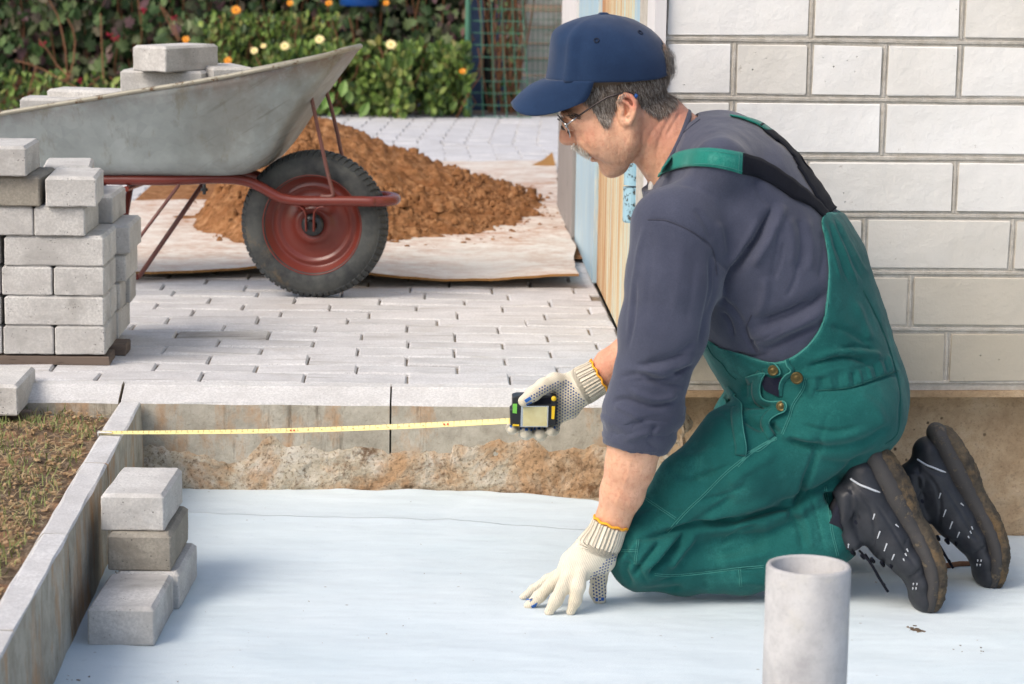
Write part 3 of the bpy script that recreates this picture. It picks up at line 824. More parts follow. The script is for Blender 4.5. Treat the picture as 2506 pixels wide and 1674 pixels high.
x0, x1 = P(1150, 100, 7.5)[0], P(1268, 100, 7.5)[0]
dp = thing('dark_screen', 'dark blue and black boards standing behind the green net', 'boards', (x0, 7.5, 0))
for i, (a, b) in enumerate(((0, .28), (.29, .52), (.53, .74), (.75, 1))):
    MB().box((x0+(x1-x0)*(a+b)/2, 7.52+.02*(i % 2), .5), ((x1-x0)*(b-a), .02, 1.1), bev=.002).obj('board', [M['dark_gap'], M['darkcloth'], M['dark_gap'], M['darkcloth']][i], dp)
x0, x1 = P(1268, 100, 8.0)[0], P(1420, 100, 8.0)[0]
st = thing('block_wall', 'low wall of weathered grey planks behind the green net at the path end', 'wall', (x0, 8.0, 0))
zz = 0.0
for i, h in enumerate((.14, .09, .075, .085, .08, .03, .11, .10, .12, .12)):
    if h == .03: zz += .03; continue
    MB().box(((x0+x1)/2+.03*(i % 2), 8.05+.03*((i*3) % 4)/3, zz+h/2), (x1-x0, .12, h-.01), bev=.004, jit=.003).obj('plank', M['plank_grey'], st); zz += h

def leaf_big(s=1.0, fold=.25):
    """lobed vine leaf, fan round the middle"""
    R = [(0, .30), (14, .78), (32, .62), (52, 1.0), (72, .70), (90, 1.12), (108, .70), (128, 1.0), (148, .62), (166, .78), (180, .30)]
    V = [(0, 0, 0)]
    for a, q in R:
        a2 = rad(a); x = math.cos(a2)*q*s*.5; y = math.sin(a2)*q*s*.5
        V.append((x, y, -fold*abs(x)-.25*fold*y*y/s))
    for a, q in ((200, .5), (225, .52), (250, .40), (290, .40), (315, .52), (340, .5)):
        a2 = rad(a); x = math.cos(a2)*q*s*.5; y = math.sin(a2)*q*s*.5; V.append((x, y, -fold*abs(x)))
    n = len(V)-1
    return V, [(0, 1+i, 1+(i+1) % n) for i in range(n)]
def leaf_small(s=1.0, w=.45, fold=.35):
    V = [(0, 0, 0), (w*.5*s, .35*s, fold*.2*s), (w*.42*s, .7*s, fold*.15*s), (0, s, -.1*s), (-w*.42*s, .7*s, fold*.15*s), (-w*.5*s, .35*s, fold*.2*s), (0, .5*s, -.03*s)]
    return V, [(0, 1, 6), (1, 2, 6), (2, 3, 6), (3, 4, 6), (4, 5, 6), (5, 0, 6)]
class Leaves:
    def __init__(s): s.v = []; s.f = []; s.n = 0; s.t = []
    def put(s, L, c, R, tone):
        V = np.array(L[0])@R.T + np.array(c); s.v.append(V); s.f += [tuple(i+s.n for i in f) for f in L[1]]; s.n += len(V); s.t += [tone]*len(V)
    def obj(s, name, mat, parent): return obj(name, np.concatenate(s.v), s.f, mat, parent, attrs={'tone': s.t})
def rotm(rx, ry, rz): 
    from mathutils import Euler
    return np.array(Euler((rx, ry, rz)).to_matrix())
def facing(): return rotm(rad(90)+random.gauss(-.35, .45), random.gauss(0, .45), random.gauss(0, .6))
def hang(): return rotm(rad(rnd(40, 130)), random.gauss(0, .5), rnd(0, 6.28))
def xs_at(u, Y): return P(u, 200, Y)[0]
BIG = leaf_big(1.0); big_me = bpy.data.meshes.new('leaf'); big_me.from_pydata(BIG[0], [], BIG[1]); big_me.materials.append(M['vine'])
def scaled(L, s): return ([(a*s, b*s, c*s) for a, b, c in L[0]], L[1])

def plant_mass(name, label, cat, u0, u1, Y0, Y1, z1, n, kinds, mat, singles=0, smat=None, ssize=(.06, .09), skyl=None, back=None):
    x0, x1 = xs_at(u0, Y0), xs_at(u1, Y0)
    t = thing(name, label, cat, ((x0+x1)/2, Y0+.2, 0))
    L = Leaves()
    for i in range(n):
        x = rnd(x0, x1); d = rnd(0, 1)**1.4; y = Y0+(Y1-Y0)*d; z = rnd(0, 1)*z1
        lump = fbm(x*4.5, y*3, z*4.5)
        y += .12*lump
        if fbm(x*6+3, z*6, 9) < -.28 and d < .5: continue
        kd = random.choice(kinds)
        s = rnd(*kd[1]); L.put(scaled(kd[0], s), (x, y, z), facing() if rnd(0, 1) < .7 else hang(), rnd(0, 1))
    L.obj('foliage', mat, t)['kind'] = 'stuff'
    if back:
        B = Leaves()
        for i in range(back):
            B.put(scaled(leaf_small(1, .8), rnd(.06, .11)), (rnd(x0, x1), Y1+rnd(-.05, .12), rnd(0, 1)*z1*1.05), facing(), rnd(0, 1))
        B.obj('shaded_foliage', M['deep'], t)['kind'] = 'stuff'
    for i in range(singles):
        x = rnd(x0, x1); z = rnd(.12, z1*.92); y = Y0+rnd(-.03, .10)+.10*fbm(x*4.5, y*3, z*4.5)
        o = bpy.data.objects.new('leaf', big_me); COL.objects.link(o); o.parent = t
        o.location = Vector((x, y, z))-Vector(WORLD[t.name]); s = rnd(*ssize); o.scale = (s, s, s)
        o.rotation_euler = (rad(90)+random.gauss(-.4, .35), random.gauss(0, .4), random.gauss(0, .6))
    st_ = MB()
    for i in range(26):
        x = rnd(x0, x1); y = rnd(Y0+.05, Y1); p = [(x, y, 0)]
        for q in range(5): x += rnd(-.05, .05); y += rnd(-.02, .02); p.append((x, y, (q+1)*z1/5))
        st_.tube(p, [.004]*6, 4, cap=False)
    st_.obj('stem', M['stem'], t)['kind'] = 'stuff'
    return t
SM = leaf_small(1.0, .55); BR = leaf_small(1.0, .5, .2)
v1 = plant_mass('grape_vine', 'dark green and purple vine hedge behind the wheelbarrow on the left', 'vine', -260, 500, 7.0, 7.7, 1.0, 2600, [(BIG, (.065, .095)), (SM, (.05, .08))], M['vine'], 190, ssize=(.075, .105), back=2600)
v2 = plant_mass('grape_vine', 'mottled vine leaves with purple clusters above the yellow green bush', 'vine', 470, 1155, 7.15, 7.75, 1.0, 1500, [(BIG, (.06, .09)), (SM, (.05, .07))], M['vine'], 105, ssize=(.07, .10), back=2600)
b1 = plant_mass('garden_bush', 'yellow green leafy bush at the paving edge right of the wheelbarrow', 'bush', 640, 1150, 6.88, 7.15, .33, 3000, [(SM, (.03, .055)), (SM, (.035, .065)), (BIG, (.035, .06))], M['bush'])
b2 = plant_mass('garden_bush', 'light green flowering bush with small leaves behind the raised tray front', 'bush', 500, 830, 6.98, 7.2, .46, 1700, [(SM, (.025, .05))], M['bush'])
b3 = plant_mass('garden_bush', 'bright green low shoots in front of the dark vine behind the barrow', 'bush', -260, 500, 6.85, 7.0, .17, 700, [(SM, (.03, .055))], M['bush'])
b4 = plant_mass('creeper', 'sparse climbing plant with orange leaves on the boards behind the net', 'climber', 1195, 1275, 7.2, 7.45, 1.0, 260, [(SM, (.02, .04))], M['vine'])
# low plant with broad leaves
t = thing('broadleaf_plant', 'low plant with large pale oval leaves beside the wheelbarrow struts', 'plant', P(740, 280, 6.8))
for i, (u, v, s, rz, ln) in enumerate([(700, 262, .09, 1.0, .8), (728, 250, .11, .5, 1), (742, 225, .12, .1, .9), (760, 262, .09, -.4, .8), (785, 250, .11, -.6, 1), (800, 270, .08, -1.0, .7), (835, 222, .09, -.2, .9), (858, 240, .08, .2, .8), (880, 272, .09, -.5, .7), (820, 200, .07, .3, .9), (770, 215, .09, .4, .9), (716, 228, .09, .7, .9)]):
    p = P(u, v, 6.80+.02*(i % 3)); L = Leaves(); L.put(scaled(BR, s), (p[0], p[1], p[2]-s*.35), rotm(rad(90)-.3, 0, 0)@rotm(0, 0, rz), .1*i % 1)
    L.obj('leaf', M['broad'], t)
# flowers
def flower(name, label, u, v, s, petal, heart, grp):
    p = P(u, v, 6.74); t = thing(name, label, 'flower', (p[0], p[1], p[2]), grp)
    rot = Matrix.Rotation(rad(58), 3, 'X'); L = MB()
    for ring, (nn, q, dz) in enumerate(((11, 1, 0), (9, .7, .003))):
        for k in range(nn):
            a = 2*PI*k/nn+ring*.3; ca_, sa_ = math.cos(a), math.sin(a); r1 = s*.5*q*rnd(.9, 1.05); w_ = s*.16
            pts = [(0, 0, dz), (ca_*r1*.6-sa_*w_, sa_*r1*.6+ca_*w_, dz+.002), (ca_*r1, sa_*r1, dz+.004), (ca_*r1*.6+sa_*w_, sa_*r1*.6-ca_*w_, dz+.002)]
            L.add([tuple(np.array(rot@Vector(x))+p) for x in pts], [(0, 1, 2, 3)])
    L.obj('petals', petal, t)
    H = MB().lathe([(0, .007), (s*.10, .006), (s*.15, .002)], (0, 0, 0), n=8); H.v = [tuple(np.array(rot@Vector(x))+p) for x in H.v]; H.obj('heart', heart, t)
    MB().tube([p+np.array([0, .004, -.003]), p+np.array([.01, .03, -.06]), p+np.array([rnd(-.03, .03), .06, -.16])], .0022, 5).obj('stem', M['greenstem'], t)
for i, (u, v, s, kd, lb) in enumerate([
    (578, 25, .050, 'o', 'orange marigold high above the bush, left of the raised tray'),
    (558, 149, .042, 'o', 'orange marigold just above the far barrow rim'),
    (455, 97, .040, 'o', 'small orange marigold peeking over the topmost block in the barrow'),
    (710, 8, .036, 'o', 'orange marigold at the top edge, left of the other two there'),
    (805, 8, .036, 'o', 'orange marigold at the top edge between its two neighbours'),
    (945, 8, .034, 'o', 'orange marigold at the top edge, nearest the green net'),
    (697, 113, .048, 'c', 'cream flower with yellow heart left of the barrow tip'),
    (782, 97, .050, 'w', 'whitish double flower directly above the barrow tray'),
    (957, 110, .056, 'c', 'large cream flower with yellow heart right of the barrow tip'),
    (622, 125, .042, 'c', 'flattened cream flower low at the far barrow rim'),
    (1132, 175, .034, 'o', 'small orange marigold beside the green net'),
    (645, 113, .030, 'p', 'faded peach flower between two cream ones')]):
    flower('flower', lb, u, v, s, M['petal_orange'] if kd == 'o' else M['petal_cream'], M['heart'] if kd == 'o' else M['heart_y'], 'garden flowers in the hedge')
tw = thing('dry_twigs', 'bare brown twigs standing in front of the dark vine hedge', 'twigs', P(170, 200, 6.85))
for pts in ([(120, 0), (140, 35), (150, 70), (160, 120), (163, 165), (165, 200)], [(165, 45), (178, 70), (184, 100), (180, 150), (166, 195)], [(38, 148), (75, 158), (110, 172), (140, 190), (190, 215)], [(246, 33), (248, 80), (250, 130), (254, 205)], [(95, 95), (118, 125), (140, 160), (170, 190)], [(392, 15), (410, 50), (436, 100)], [(398, 18), (418, 45), (440, 98)], [(88, 165), (76, 205), (68, 240)]):
    MB().tube([P(a, b, 6.84+.01*(i % 3)) for i, (a, b) in enumerate(pts)], .0035, 5).obj('twig', M['stem'], tw)
for i, (u, v) in enumerate([(105, 107), (355, 27), (285, 96), (270, 88), (426, 43), (195, 198), (165, 186)]):
    p = P(u, v, 6.9); m = MB()
    for k in range(6): m.lathe([(0, -.006), (.006, -.002), (.006, .003), (0, .006)], (p[0]+rnd(-.012, .012), p[1]+rnd(-.01, .01), p[2]+rnd(-.012, .012)), n=6)
    m.obj('berry', M['berry'], v1)
p = P(878, -2, 7.05); m = MB().lathe([(0, -.03), (.09, -.03), (.10, .12), (.095, .12), (0, .10)], tuple(p), n=20)
tag(m.obj('tub', M['bluetub'], smooth=True), 'blue plastic tub behind the hedge at the top edge', 'tub')
# dry twig stuff in the corner by the gate
print('SETTING ok', len(bpy.data.objects))
# ================================================================== OBJECTS
# ---- concrete blocks
def block_mesh(L, Wd, H, seed, mat, top=.0058, side=.0022, n=1):
    bm = bmesh.new(); bmesh.ops.create_cube(bm, size=1.0)
    for v in bm.verts: v.co = Vector((v.co.x*L, v.co.y*Wd, v.co.z*H))
    te = [e for e in bm.edges if all(v.co.z > 0 for v in e.verts)]
    bmesh.ops.bevel(bm, geom=te, offset=top, segments=n, affect='EDGES', profile=.5)
    oe = [e for e in bm.edges if abs(e.calc_face_angle(0)) > 1.0]
    bmesh.ops.bevel(bm, geom=oe, offset=side, segments=1, affect='EDGES')
    bmesh.ops.triangulate(bm, faces=[f for f in bm.faces if len(f.verts) > 4])
    bmesh.ops.subdivide_edges(bm, edges=[e for e in bm.edges if e.calc_length() > .04], cuts=5, use_grid_fill=True)
    rs = random.Random(seed)
    for v in bm.verts:
        f = noise.fractal(v.co*60+Vector((seed*3.1, 0, 0)), 1, 2, 3)
        v.co += v.co.normalized()*f*.0011
        if v.co.z < -H*.42: v.co.z += rs.uniform(-.0012, .0006); v.co.x *= 1+rs.uniform(-.004, .006)
    me = bpy.data.meshes.new('concrete_block'); bm.to_mesh(me); bm.free(); me.materials.append(mat)
    return me
BM = [block_mesh(.1, .198, .0595, i, M['block']) for i in range(4)]
BD = [block_mesh(.1, .198, .0595, 9+i, M['block_dark']) for i in range(2)]
def blk(me, c, rz, label, group, cat='block'):
    o = bpy.data.objects.new('concrete_block', me); COL.objects.link(o)
    o.location = c; o.rotation_euler = (rnd(-.004, .004), rnd(-.004, .004), rz); WORLD[o.name] = np.array(c, float)
    return tag(o, label, cat, group)
GS = 'grey concrete blocks in the tall stack'
XR, YF, Z0, H = -.649, .16, .022, .0602
zc = lambda c: Z0+H*(c-.5)
def header(c, xr, yf, lb, me=None, rz=0.0): blk(me or BM[(c*3+int(yf*10)) % 4], (xr-.05, yf+.099, zc(c)), rz+rnd(-.012, .012), lb, GS)
def stretch(c, xr, yf, lb, me=None): blk(me or BM[(c+int(yf*10)) % 4], (xr-.099, yf+.05, zc(c)), PI/2+rnd(-.008, .008), lb, GS)
header(1, XR, YF, 'front right block of the bottom course, on the rusty board')
header(1, XR-.102, YF, 'front left block of the bottom course, beside the corner block')
header(1, XR+.003, YF+.20, 'rear right block of the bottom course')
stretch(2, XR-.001, YF, 'long block across the front in the second course from the bottom')
stretch(2, XR+.000, YF+.101, 'second course block lying behind the front one, its end showing')
stretch(2, XR+.006, YF+.202, 'second course block third from the front, its end showing')
stretch(2, XR+.016, YF+.303, 'second course block at the rear of the stack, its end jutting out')
header(3, XR, YF, 'front right block of the third course, under the long smudged block')
header(3, XR-.102, YF, 'front left block of the third course, with a chipped lower corner')
header(3, XR+.020, YF+.20, 'rear right block of the third course, jutting out to the right')
stretch(4, XR+.001, YF, 'long block across the front with a black smudged top, fourth course')
stretch(4, XR+.002, YF+.101, 'fourth course block behind the smudged one')
header(4, XR+.030, YF+.19, 'fourth course block at the rear right, set proud of the stack', BM[2])
header(5, XR-.035, YF-.006, 'front block of the fifth course below the loose light block')
header(5, XR-.138, YF-.004, 'fifth course block at the left picture edge under the dark block')
header(5, XR-.006, YF+.21, 'fifth course block at the rear right, beside the barrow frame')
header(6, XR-.016, YF-.018, 'light block set askew on the right of the sixth course', BM[1], .06)
header(6, XR-.121, YF-.012, 'darker grey block in the sixth course under the topmost block', BD[0], -.02)
header(6, XR-.06, YF+.20, 'pale block at the back of the sixth course, only its top showing', BM[3], .1)
header(7, XR-.148, YF-.03, 'topmost block of the tall stack, speckled and alone on its course', BM[0], .03)
for c in range(1, 6):
    if c % 2: header(c, XR-.2065, YF+.002, 'sliver of the %s course block left of the dark joint at the picture edge' % ['bottom', '', 'third', '', 'fifth'][c-1] if c != 5 else 'fifth course block cut by the left picture edge') if c != 5 else None
    else: stretch(c, XR-.2065, YF+.002, 'sliver of the %s course block left of the dark joint at the picture edge' % {2: 'second', 4: 'fourth'}[c])
for i, (x0, x1, y, hh) in enumerate(((-1.1, -.640, .205, .010), (-1.1, -.620, .31, .012))):
    mb = MB().box(((x0+x1)/2, y, hh), (x1-x0, .085, hh*2-.001), bev=.002, jit=.0015)
    tag(mb.obj('board', M['wood']), ['weathered board under the front of the tall block stack', 'weathered board under the rear of the tall block stack'][i], 'board', 'boards under the stack')

def blk_px(me, fl, fr, z, lb, grp, hgt=.0595):
    a = G(fl[0], fl[1], z); b = G(fr[0], fr[1], z); d = (b-a)[:2]; L = np.linalg.norm(d); d /= L; n_ = np.array([-d[1], d[0]])
    yaw_ = max(-.045, min(.045, math.atan2(d[1], d[0])*.25)); n_ = np.array([-math.sin(yaw_), math.cos(yaw_)])
    c = (a[:2]+b[:2])/2 + n_*.099
    blk(me, (c[0], c[1], z+hgt/2+.0002), yaw_, lb, grp)
GF = 'concrete blocks on the pale sheet'
fx = lambda x, y: (200+x/3.0156, 1100+y/3.0156)
blk_px(BM[2], fx(45, 1436), fx(538, 1462), -.187, 'single block nearest the camera, lying in front of the pile of three', GF)
blk_px(BM[3], (312, 1487), fx(640, 1190), -.187, 'lowest block of the pile of three, half hidden behind the front block', GF)
blk_px(BD[1], fx(203, 885), fx(650, 906), -.1265, 'dark stained middle block of the pile of three', GF)
blk_px(BM[0], fx(143, 585), fx(610, 618), -.0662, 'top block of the pile of three beside the garden kerb', GF)
blk(block_mesh(.17, .20, .058, 31, M['block'], top=.006), (-.761-.085, -.212+.10, -.028+.029), rnd(-.01, .01), 'thick pale slab lying on sticks on the lawn at the left edge', None, 'slab')
for i, y in enumerate((-.165, -.06)):
    tag(MB().box((-.83, y, -.036), (.17, .022, .016), bev=.002).obj('stick', M['wood']), ['front rusty stick under the pale slab on the lawn', 'rear stick under the pale slab on the lawn'][i], 'stick')

# ---- pipe
rp = .0555; pc = P(1979, 1381, -1.62)
ptop = pc[2]
pm = MB(); n = 72; prof = [(rp, -.1875), (rp, ptop-.004), (rp-.0015, ptop-.0008), (rp-.004, ptop), (rp-.0065, ptop-.0005), (rp-.0085, ptop-.003), (rp-.0088, -.1875)]
pm.lathe(prof, (pc[0], -1.62, 0), n=n); o = pm.obj('pipe', M['pipe'], smooth=False)
for p in o.data.polygons: p.use_smooth = True
tag(o, 'short upright grey cement pipe standing on the pale sheet in front of the knees', 'pipe')

# ---- white offcut behind the forearm, twig and crumbs on the sheet
a = P(1467, 1190, -.36); tag(MB().box((a[0]+.026, -.36, -.155), (.05, .02, .075), rot=Matrix.Rotation(.12, 3, 'Y'), bev=.002).obj('offcut', M['white']), 'small white board offcut leaning on the clay behind the forearm', 'offcut')
a, b = P(2240, 1392, -.64), P(2448, 1378, -.62)
tag(MB().tube([GD(2050, 1305, -.176), GD(2130, 1302, -.180), GD(2200, 1292, -.181), GD(2292, 1290, -.180)], [.004, .005, .0045, .003], 7).obj('twig', M['stem']), 'dry brown twig lying on the sheet between and behind the shoes', 'twig')
cr = MB()
for (u, v, q, s) in [(2235, 1538, 26, .004), (2245, 1542, 10, .006), (160, 1662, 30, .004), (2380, 1600, 60, .002), (560, 1600, 500, .0015), (900, 1450, 600, .0014), (310, 1400, 30, .002), (2120, 1440, 40, .0022)]:
    for k in range(14 if q < 100 else 26):
        p = G(u+random.gauss(0, q*.6), v+random.gauss(0, q*.22), -.186); s2 = s*rnd(.4, 1)
        if p[0] < leftX(p[1])+.02: continue
        cr.box(p, (s2*1.6, s2, s2*.6), rz=rnd(0, 3), jit=s2*.2)
tag(cr.obj('crumbs', M['soil']), 'crumbs of clay scattered on the pale sheet', 'crumbs', kind='stuff')

# ---- cardboard sheets and the heap
def card_sheet(quad, z0, lift, label, dirt, seed, nx=60, ny=44):
    a, b, c, d = [np.array(p, float) for p in quad]      # front left, front right, back right, back left
    V = []; D = []
    for j in range(ny):
        t = j/(ny-1); row = []
        for i in range(nx):
            s = i/(nx-1)
            p = (a*(1-s)+b*s)*(1-t)+(d*(1-s)+c*s)*t
            x = p[0]+(.014*fbm(t*7, seed)+.006*fbm(t*30, seed+5))*(1 if s > .5 else -1)*(abs(s-.5)*2)**4
            y = p[1]+(.012*fbm(s*6, seed+9)+.005*fbm(s*40, seed+2))*(abs(t-.5)*2)**4*(1 if t < .5 else -1)
            z = z0+.004*fbm(x*4, y*4, seed)+lift(s, t)
            row.append((x, y, z)); D.append(dirt(x, y))
        V.append(row)
    o = MB().grid(V).obj('cardboard', [M['card'], M['card_edge']], attrs={'dirt': D})
    md = o.modifiers.new('board', 'SOLIDIFY'); md.thickness = .006; md.offset = 1; md.material_offset_rim = 1
    return tag(o, label, 'cardboard')
PILE = (-.14, 3.0)
def dirtf(x, y):
    d = math.hypot((x-PILE[0])/1.15, (y-PILE[1])/1.9); return max(0, min(1, 1.35-d+.35*fbm(x*4, y*2, 3)))
card_sheet([G(296, 690), G(690, 680), G(760, 520)+np.array([0, .3, 0]), G(300, 500)], .006, lambda s, t: .018*max(0, s-.35)**1.5*(1-t)**3+.012*(1-t)**6, 'worn cardboard sheet under the left part of the sand heap, its near edge lifted', dirtf, 3)
card_sheet([G(700, 700), G(1416, 709)+np.array([0, 0, 0]), G(1357, 408), G(1000, 408)], .012, lambda s, t: .016*(1-t)**8*(.5+.5*math.sin(s*8))+.004+.05*max(0, s-.9)*max(0, t-.85)*6*10*.1, 'wide cardboard sheet under the sand heap reaching to the gate', dirtf, 17)
torn = MB(); q = [P(1285, 412, 4.3), P(1360, 408, 4.3), P(1352, 372, 4.35), P(1330, 390, 4.33)]
tag(torn.add(q, [(0, 1, 2, 3)]).obj('cardboard', M['card_edge']), 'torn cardboard flap curling up at the far corner of the wide sheet', 'cardboard')
# heap of clayey sand
N = 230; A = []; hx_, hy_ = PILE
def hgt(x, y):
    u, v = x-hx_, (y-hy_)
    ang = math.atan2(v, u); w_ = 1+.10*fbm(math.cos(ang)*2, math.sin(ang)*2, 5)
    rx_ = .60 if u > 0 else .66; rx_ *= w_; ry_ = (1.05 if v < 0 else 1.0)*w_
    pk = (u+.25)
    d = math.hypot(pk/(rx_*1.26) if pk > 0 else pk/(rx_*.46), v/ry_)
    h = .275*max(0, 1-d)**(.82+.30*max(0, min(1, pk/.25)))
    if d < 1.06:
        h += .016*fbm(x*9, y*9, 2)+.022*max(0, fbm(x*17, y*17, 4, 3))+.018*abs(fbm(x*42, y*42, 7, 3))+.006*fbm(x*110, y*110, 2, 2)
        h = h*min(1, max(0, (1.06-d)*9))
    return h, d
for j in range(N):
    row = []
    for i in range(N):
        x = hx_-.80+1.62*i/(N-1); y = hy_-1.2+2.3*j/(N-1); h, d = hgt(x, y); row.append((x, y, .0165+h-.006*(h < .002)))
    A.append(row)
heap = MB().grid(A)
for k in range(2600):
    a = rnd(0, 2*PI); r_ = rnd(.2, 1.0)**.6*(1.18 if rnd(0, 1) < .25 else 1.0)
    x = hx_-.02+math.cos(a)*r_*(.62 if math.cos(a) > 0 else .50); y = hy_+math.sin(a)*r_*1.1-.03; h, d = hgt(x, y)
    s = rnd(.003, .011)*(2.0 if rnd(0, 1) < .10 else 1)
    if d > 1.0: s *= .6
    v_, f_ = [], []
    for (th, ph) in [(0, 0)]+[(.9, q*PI/3) for q in range(6)]+[(1.9, q*PI/3+.5) for q in range(6)]:
        rr = s*rnd(.7, 1.15); v_.append((x+rr*math.sin(th)*math.cos(ph), y+rr*math.sin(th)*math.sin(ph), .0165+h+s*.2+rr*math.cos(th)))
    f_ = [(0, 1+q, 1+(q+1) % 6) for q in range(6)]+[(1+q, 7+q, 7+(q+1) % 6, 1+(q+1) % 6) for q in range(6)]
    heap.add(v_, f_)
o = heap.obj('sand_heap', M['sand'], smooth=False)
for p in o.data.polygons: p.use_smooth = True
tag(o, 'heap of crumbly orange brown clay sand on the cardboard behind the wheel', 'sand heap')

# ================================================================== WHEELBARROW
BETA = rad(-9); cb, sb = math.cos(BETA), math.sin(BETA)
WC = np.array([-.268, 1.135, 0.0])
FWD = np.array([cb, sb, 0]); LAT = np.array([-sb, cb, 0])          # LAT points away from the camera
def WB(u, v, lat):
    """pixel of the overview picture -> point on the barrow's lengthwise plane at that sideways offset"""
    d = ray(u*K, v*K); o_ = WC+LAT*lat
    t = ((o_-CAM)@LAT)/(d@LAT); return CAM+d*t
def L2W(x, y, z): return WC+FWD*x+LAT*y+np.array([0, 0, z])
def W2L(p): q = np.asarray(p)-WC; return np.array([q@FWD, q@LAT, q[2]])
wb = thing('wheelbarrow', 'galvanised wheelbarrow with dark red tube frame and one big black tyre, loaded with blocks', 'wheelbarrow', WC)
RT = .1775; ax = WB(722, 512, 0); ax = L2W(W2L(ax)[0], 0, RT)
wheel = None
def revolve(prof, n, name, mat, parent, smooth=True, wob=None):
    A = []
    for r_, y_ in prof:
        A.append([ax+FWD*(r_*math.cos(2*PI*k/n))+np.array([0, 0, 1.])*(r_*math.sin(2*PI*k/n))+LAT*y_ for k in range(n)])
    return MB().grid(A, closed_v=True, flip=False).obj(name, mat, parent, smooth=smooth)
hub = revolve([(.012, -.034), (.026, -.034), (.028, -.020), (.028, .020), (.026, .034), (.012, .034)], 32, 'wheel', M['bolt'], wb)
tp = [(.116, .030), (.122, .038), (.135, .0415), (.150, .041), (.163, .036), (.1705, .026), (.1735, .012), (.174, 0)]
tp = tp + [(a, -b) for a, b in tp[-2::-1]]
revolve(tp, 120, 'tyre', M['rubber'], hub)
tr = MB()
for k in range(68):
    for side in (-1, 1):
        a = 2*PI*(k+.5*(side > 0))/68; da = 2*PI/68*.34
        pr = [(.1772, .003*side+.001), (.1760, .020*side), (.1718, .029*side), (.1640, .0366*side)]
        V = []
        for (r_, y_) in pr:
            for dd in (-da, da):
                sk = .02*abs(y_)/.03
                V.append(ax+FWD*(r_*math.cos(a+dd+sk))+np.array([0, 0, 1.])*(r_*math.sin(a+dd+sk))+LAT*y_)
        for (r_, y_) in pr:
            for dd in (-da*1.2, da*1.2):
                sk = .02*abs(y_)/.03; V.append(ax+FWD*((r_-.007)*math.cos(a+dd+sk))+np.array([0, 0, 1.])*((r_-.007)*math.sin(a+dd+sk))+LAT*(y_*.97))
        Fs = []
        for i in range(3): Fs.append((2*i, 2*i+1, 2*i+3, 2*i+2)); Fs.append((2*i, 2*i+2, 8+2*i+2, 8+2*i)); Fs.append((2*i+1, 8+2*i+1, 8+2*i+3, 2*i+3))
        Fs += [(0, 8, 9, 1), (6, 7, 15, 14)]
        tr.add(V, Fs)
o = tr.obj('tread_lugs', M['tread'], hub)
revolve([(.118, -.036), (.1205, -.0375), (.1215, -.034), (.119, -.030), (.111, -.026), (.104, -.010), (.0985, -.0085), (.094, -.012), (.088, -.012), (.084, -.007), (.080, -.006), (.062, -.010), (.046, -.020), (.040, -.026), (.034, -.0275), (.030, -.024), (.026, -.026), (.026, .02)], 96, 'rim', M['red'], hub)
revolve([(.118, .036), (.1205, .0375), (.119, .030), (.104, .010), (.08, .006), (.05, .016), (.03, .024), (.026, .02)], 64, 'rim', M['red'], hub)
revolve([(.0, -.052), (.010, -.052), (.0105, -.044), (.0105, .044), (.010, .052), (0, .052)], 12, 'axle', M['bolt'], hub, smooth=False)
# frame tube: along the near side, round the wheel and back
near = [(-80, 412), (60, 412), (262, 412), (380, 413), (500, 409), (560, 414), (600, 430), (640, 452), (680, 460), (740, 461), (800, 461), (850, 462)]
LN = -.062
npts = [W2L(WB(u, v, LN-.035*max(0, min(1, (560-u)/220)))) for u, v in near]
zt = npts[-1][2]; xe = W2L(WB(905, 458, -.01))[0]
path = list(npts)
for a in np.linspace(-80, 80, 9): path.append(np.array([xe-.052+.052*math.cos(rad(a)), .060*math.sin(rad(a)), zt]))
for q in npts[::-1]: path.append(np.array([q[0], -q[1], q[2]]))
sp = smooth_path(path, 150)
MB().tube([L2W(*q) for q in sp], .0125, 14).obj('frame_tube', M['red'], wb, smooth=True)
for s in (-1, 1):     # worn paint sleeve on the front loop is part of the tube; axle brackets
    m = MB(); yy = s*.060
    for dx, kk in ((-.030, 1), (.030, -1)):
        pts = [L2W(W2L(ax)[0]+dx*1.25, yy, zt-.0125), L2W(W2L(ax)[0]+dx*.75, yy*.99, zt-.016), L2W(W2L(ax)[0]+dx*.36, yy*.97, zt-.030), L2W(W2L(ax)[0]+dx*.32, yy*.95, W2L(ax)[2]+.004), L2W(W2L(ax)[0]+dx*.30, yy*.95, W2L(ax)[2]-.012)]
        m.tube(smooth_path(pts, 12), .0022, 6, up=FWD, rb=.011)
    m.obj('axle_bracket', M['red'], wb, smooth=True)
# tray
st_ = []   # station: overview x, rim y (near side), bottom y
for u, vr, vb in [(-110, 288, 330), (-80, 281, 372), (-40, 272, 398), (0, 262, 402), (100, 245, 403), (200, 229, 404), (300, 212, 405), (400, 197, 405), (470, 185, 405), (520, 176, 403), (555, 169, 396), (585, 163, 378), (615, 157, 345), (645, 151, 304), (675, 144, 262), (705, 138, 222), (735, 131, 185), (765, 123, 152), (784, 117, 130), (796, 114, 119)]:
    st_.append((u, vr, vb))
WR = .185
NU = 34; A = []
ru = []
stn = []
for k, (u, vr, vb) in enumerate(st_):
    wr = WR if u < 560 else WR*(1-.60*((u-560)/243)**2.4)
    pr = W2L(WB(u, vr, -wr)); pb = W2L(WB(u, vb, -.10*0-.0))
    # bottom outline seen at the near bottom corner
    pb = W2L(WB(u, vb, -.12))
    xr = pr[0]; zr = pr[2]; zb = min(pb[2], zr-.006)
    stn.append((xr, zr, zb, wr))
stn = smooth_path(stn, 64)
rimline = []
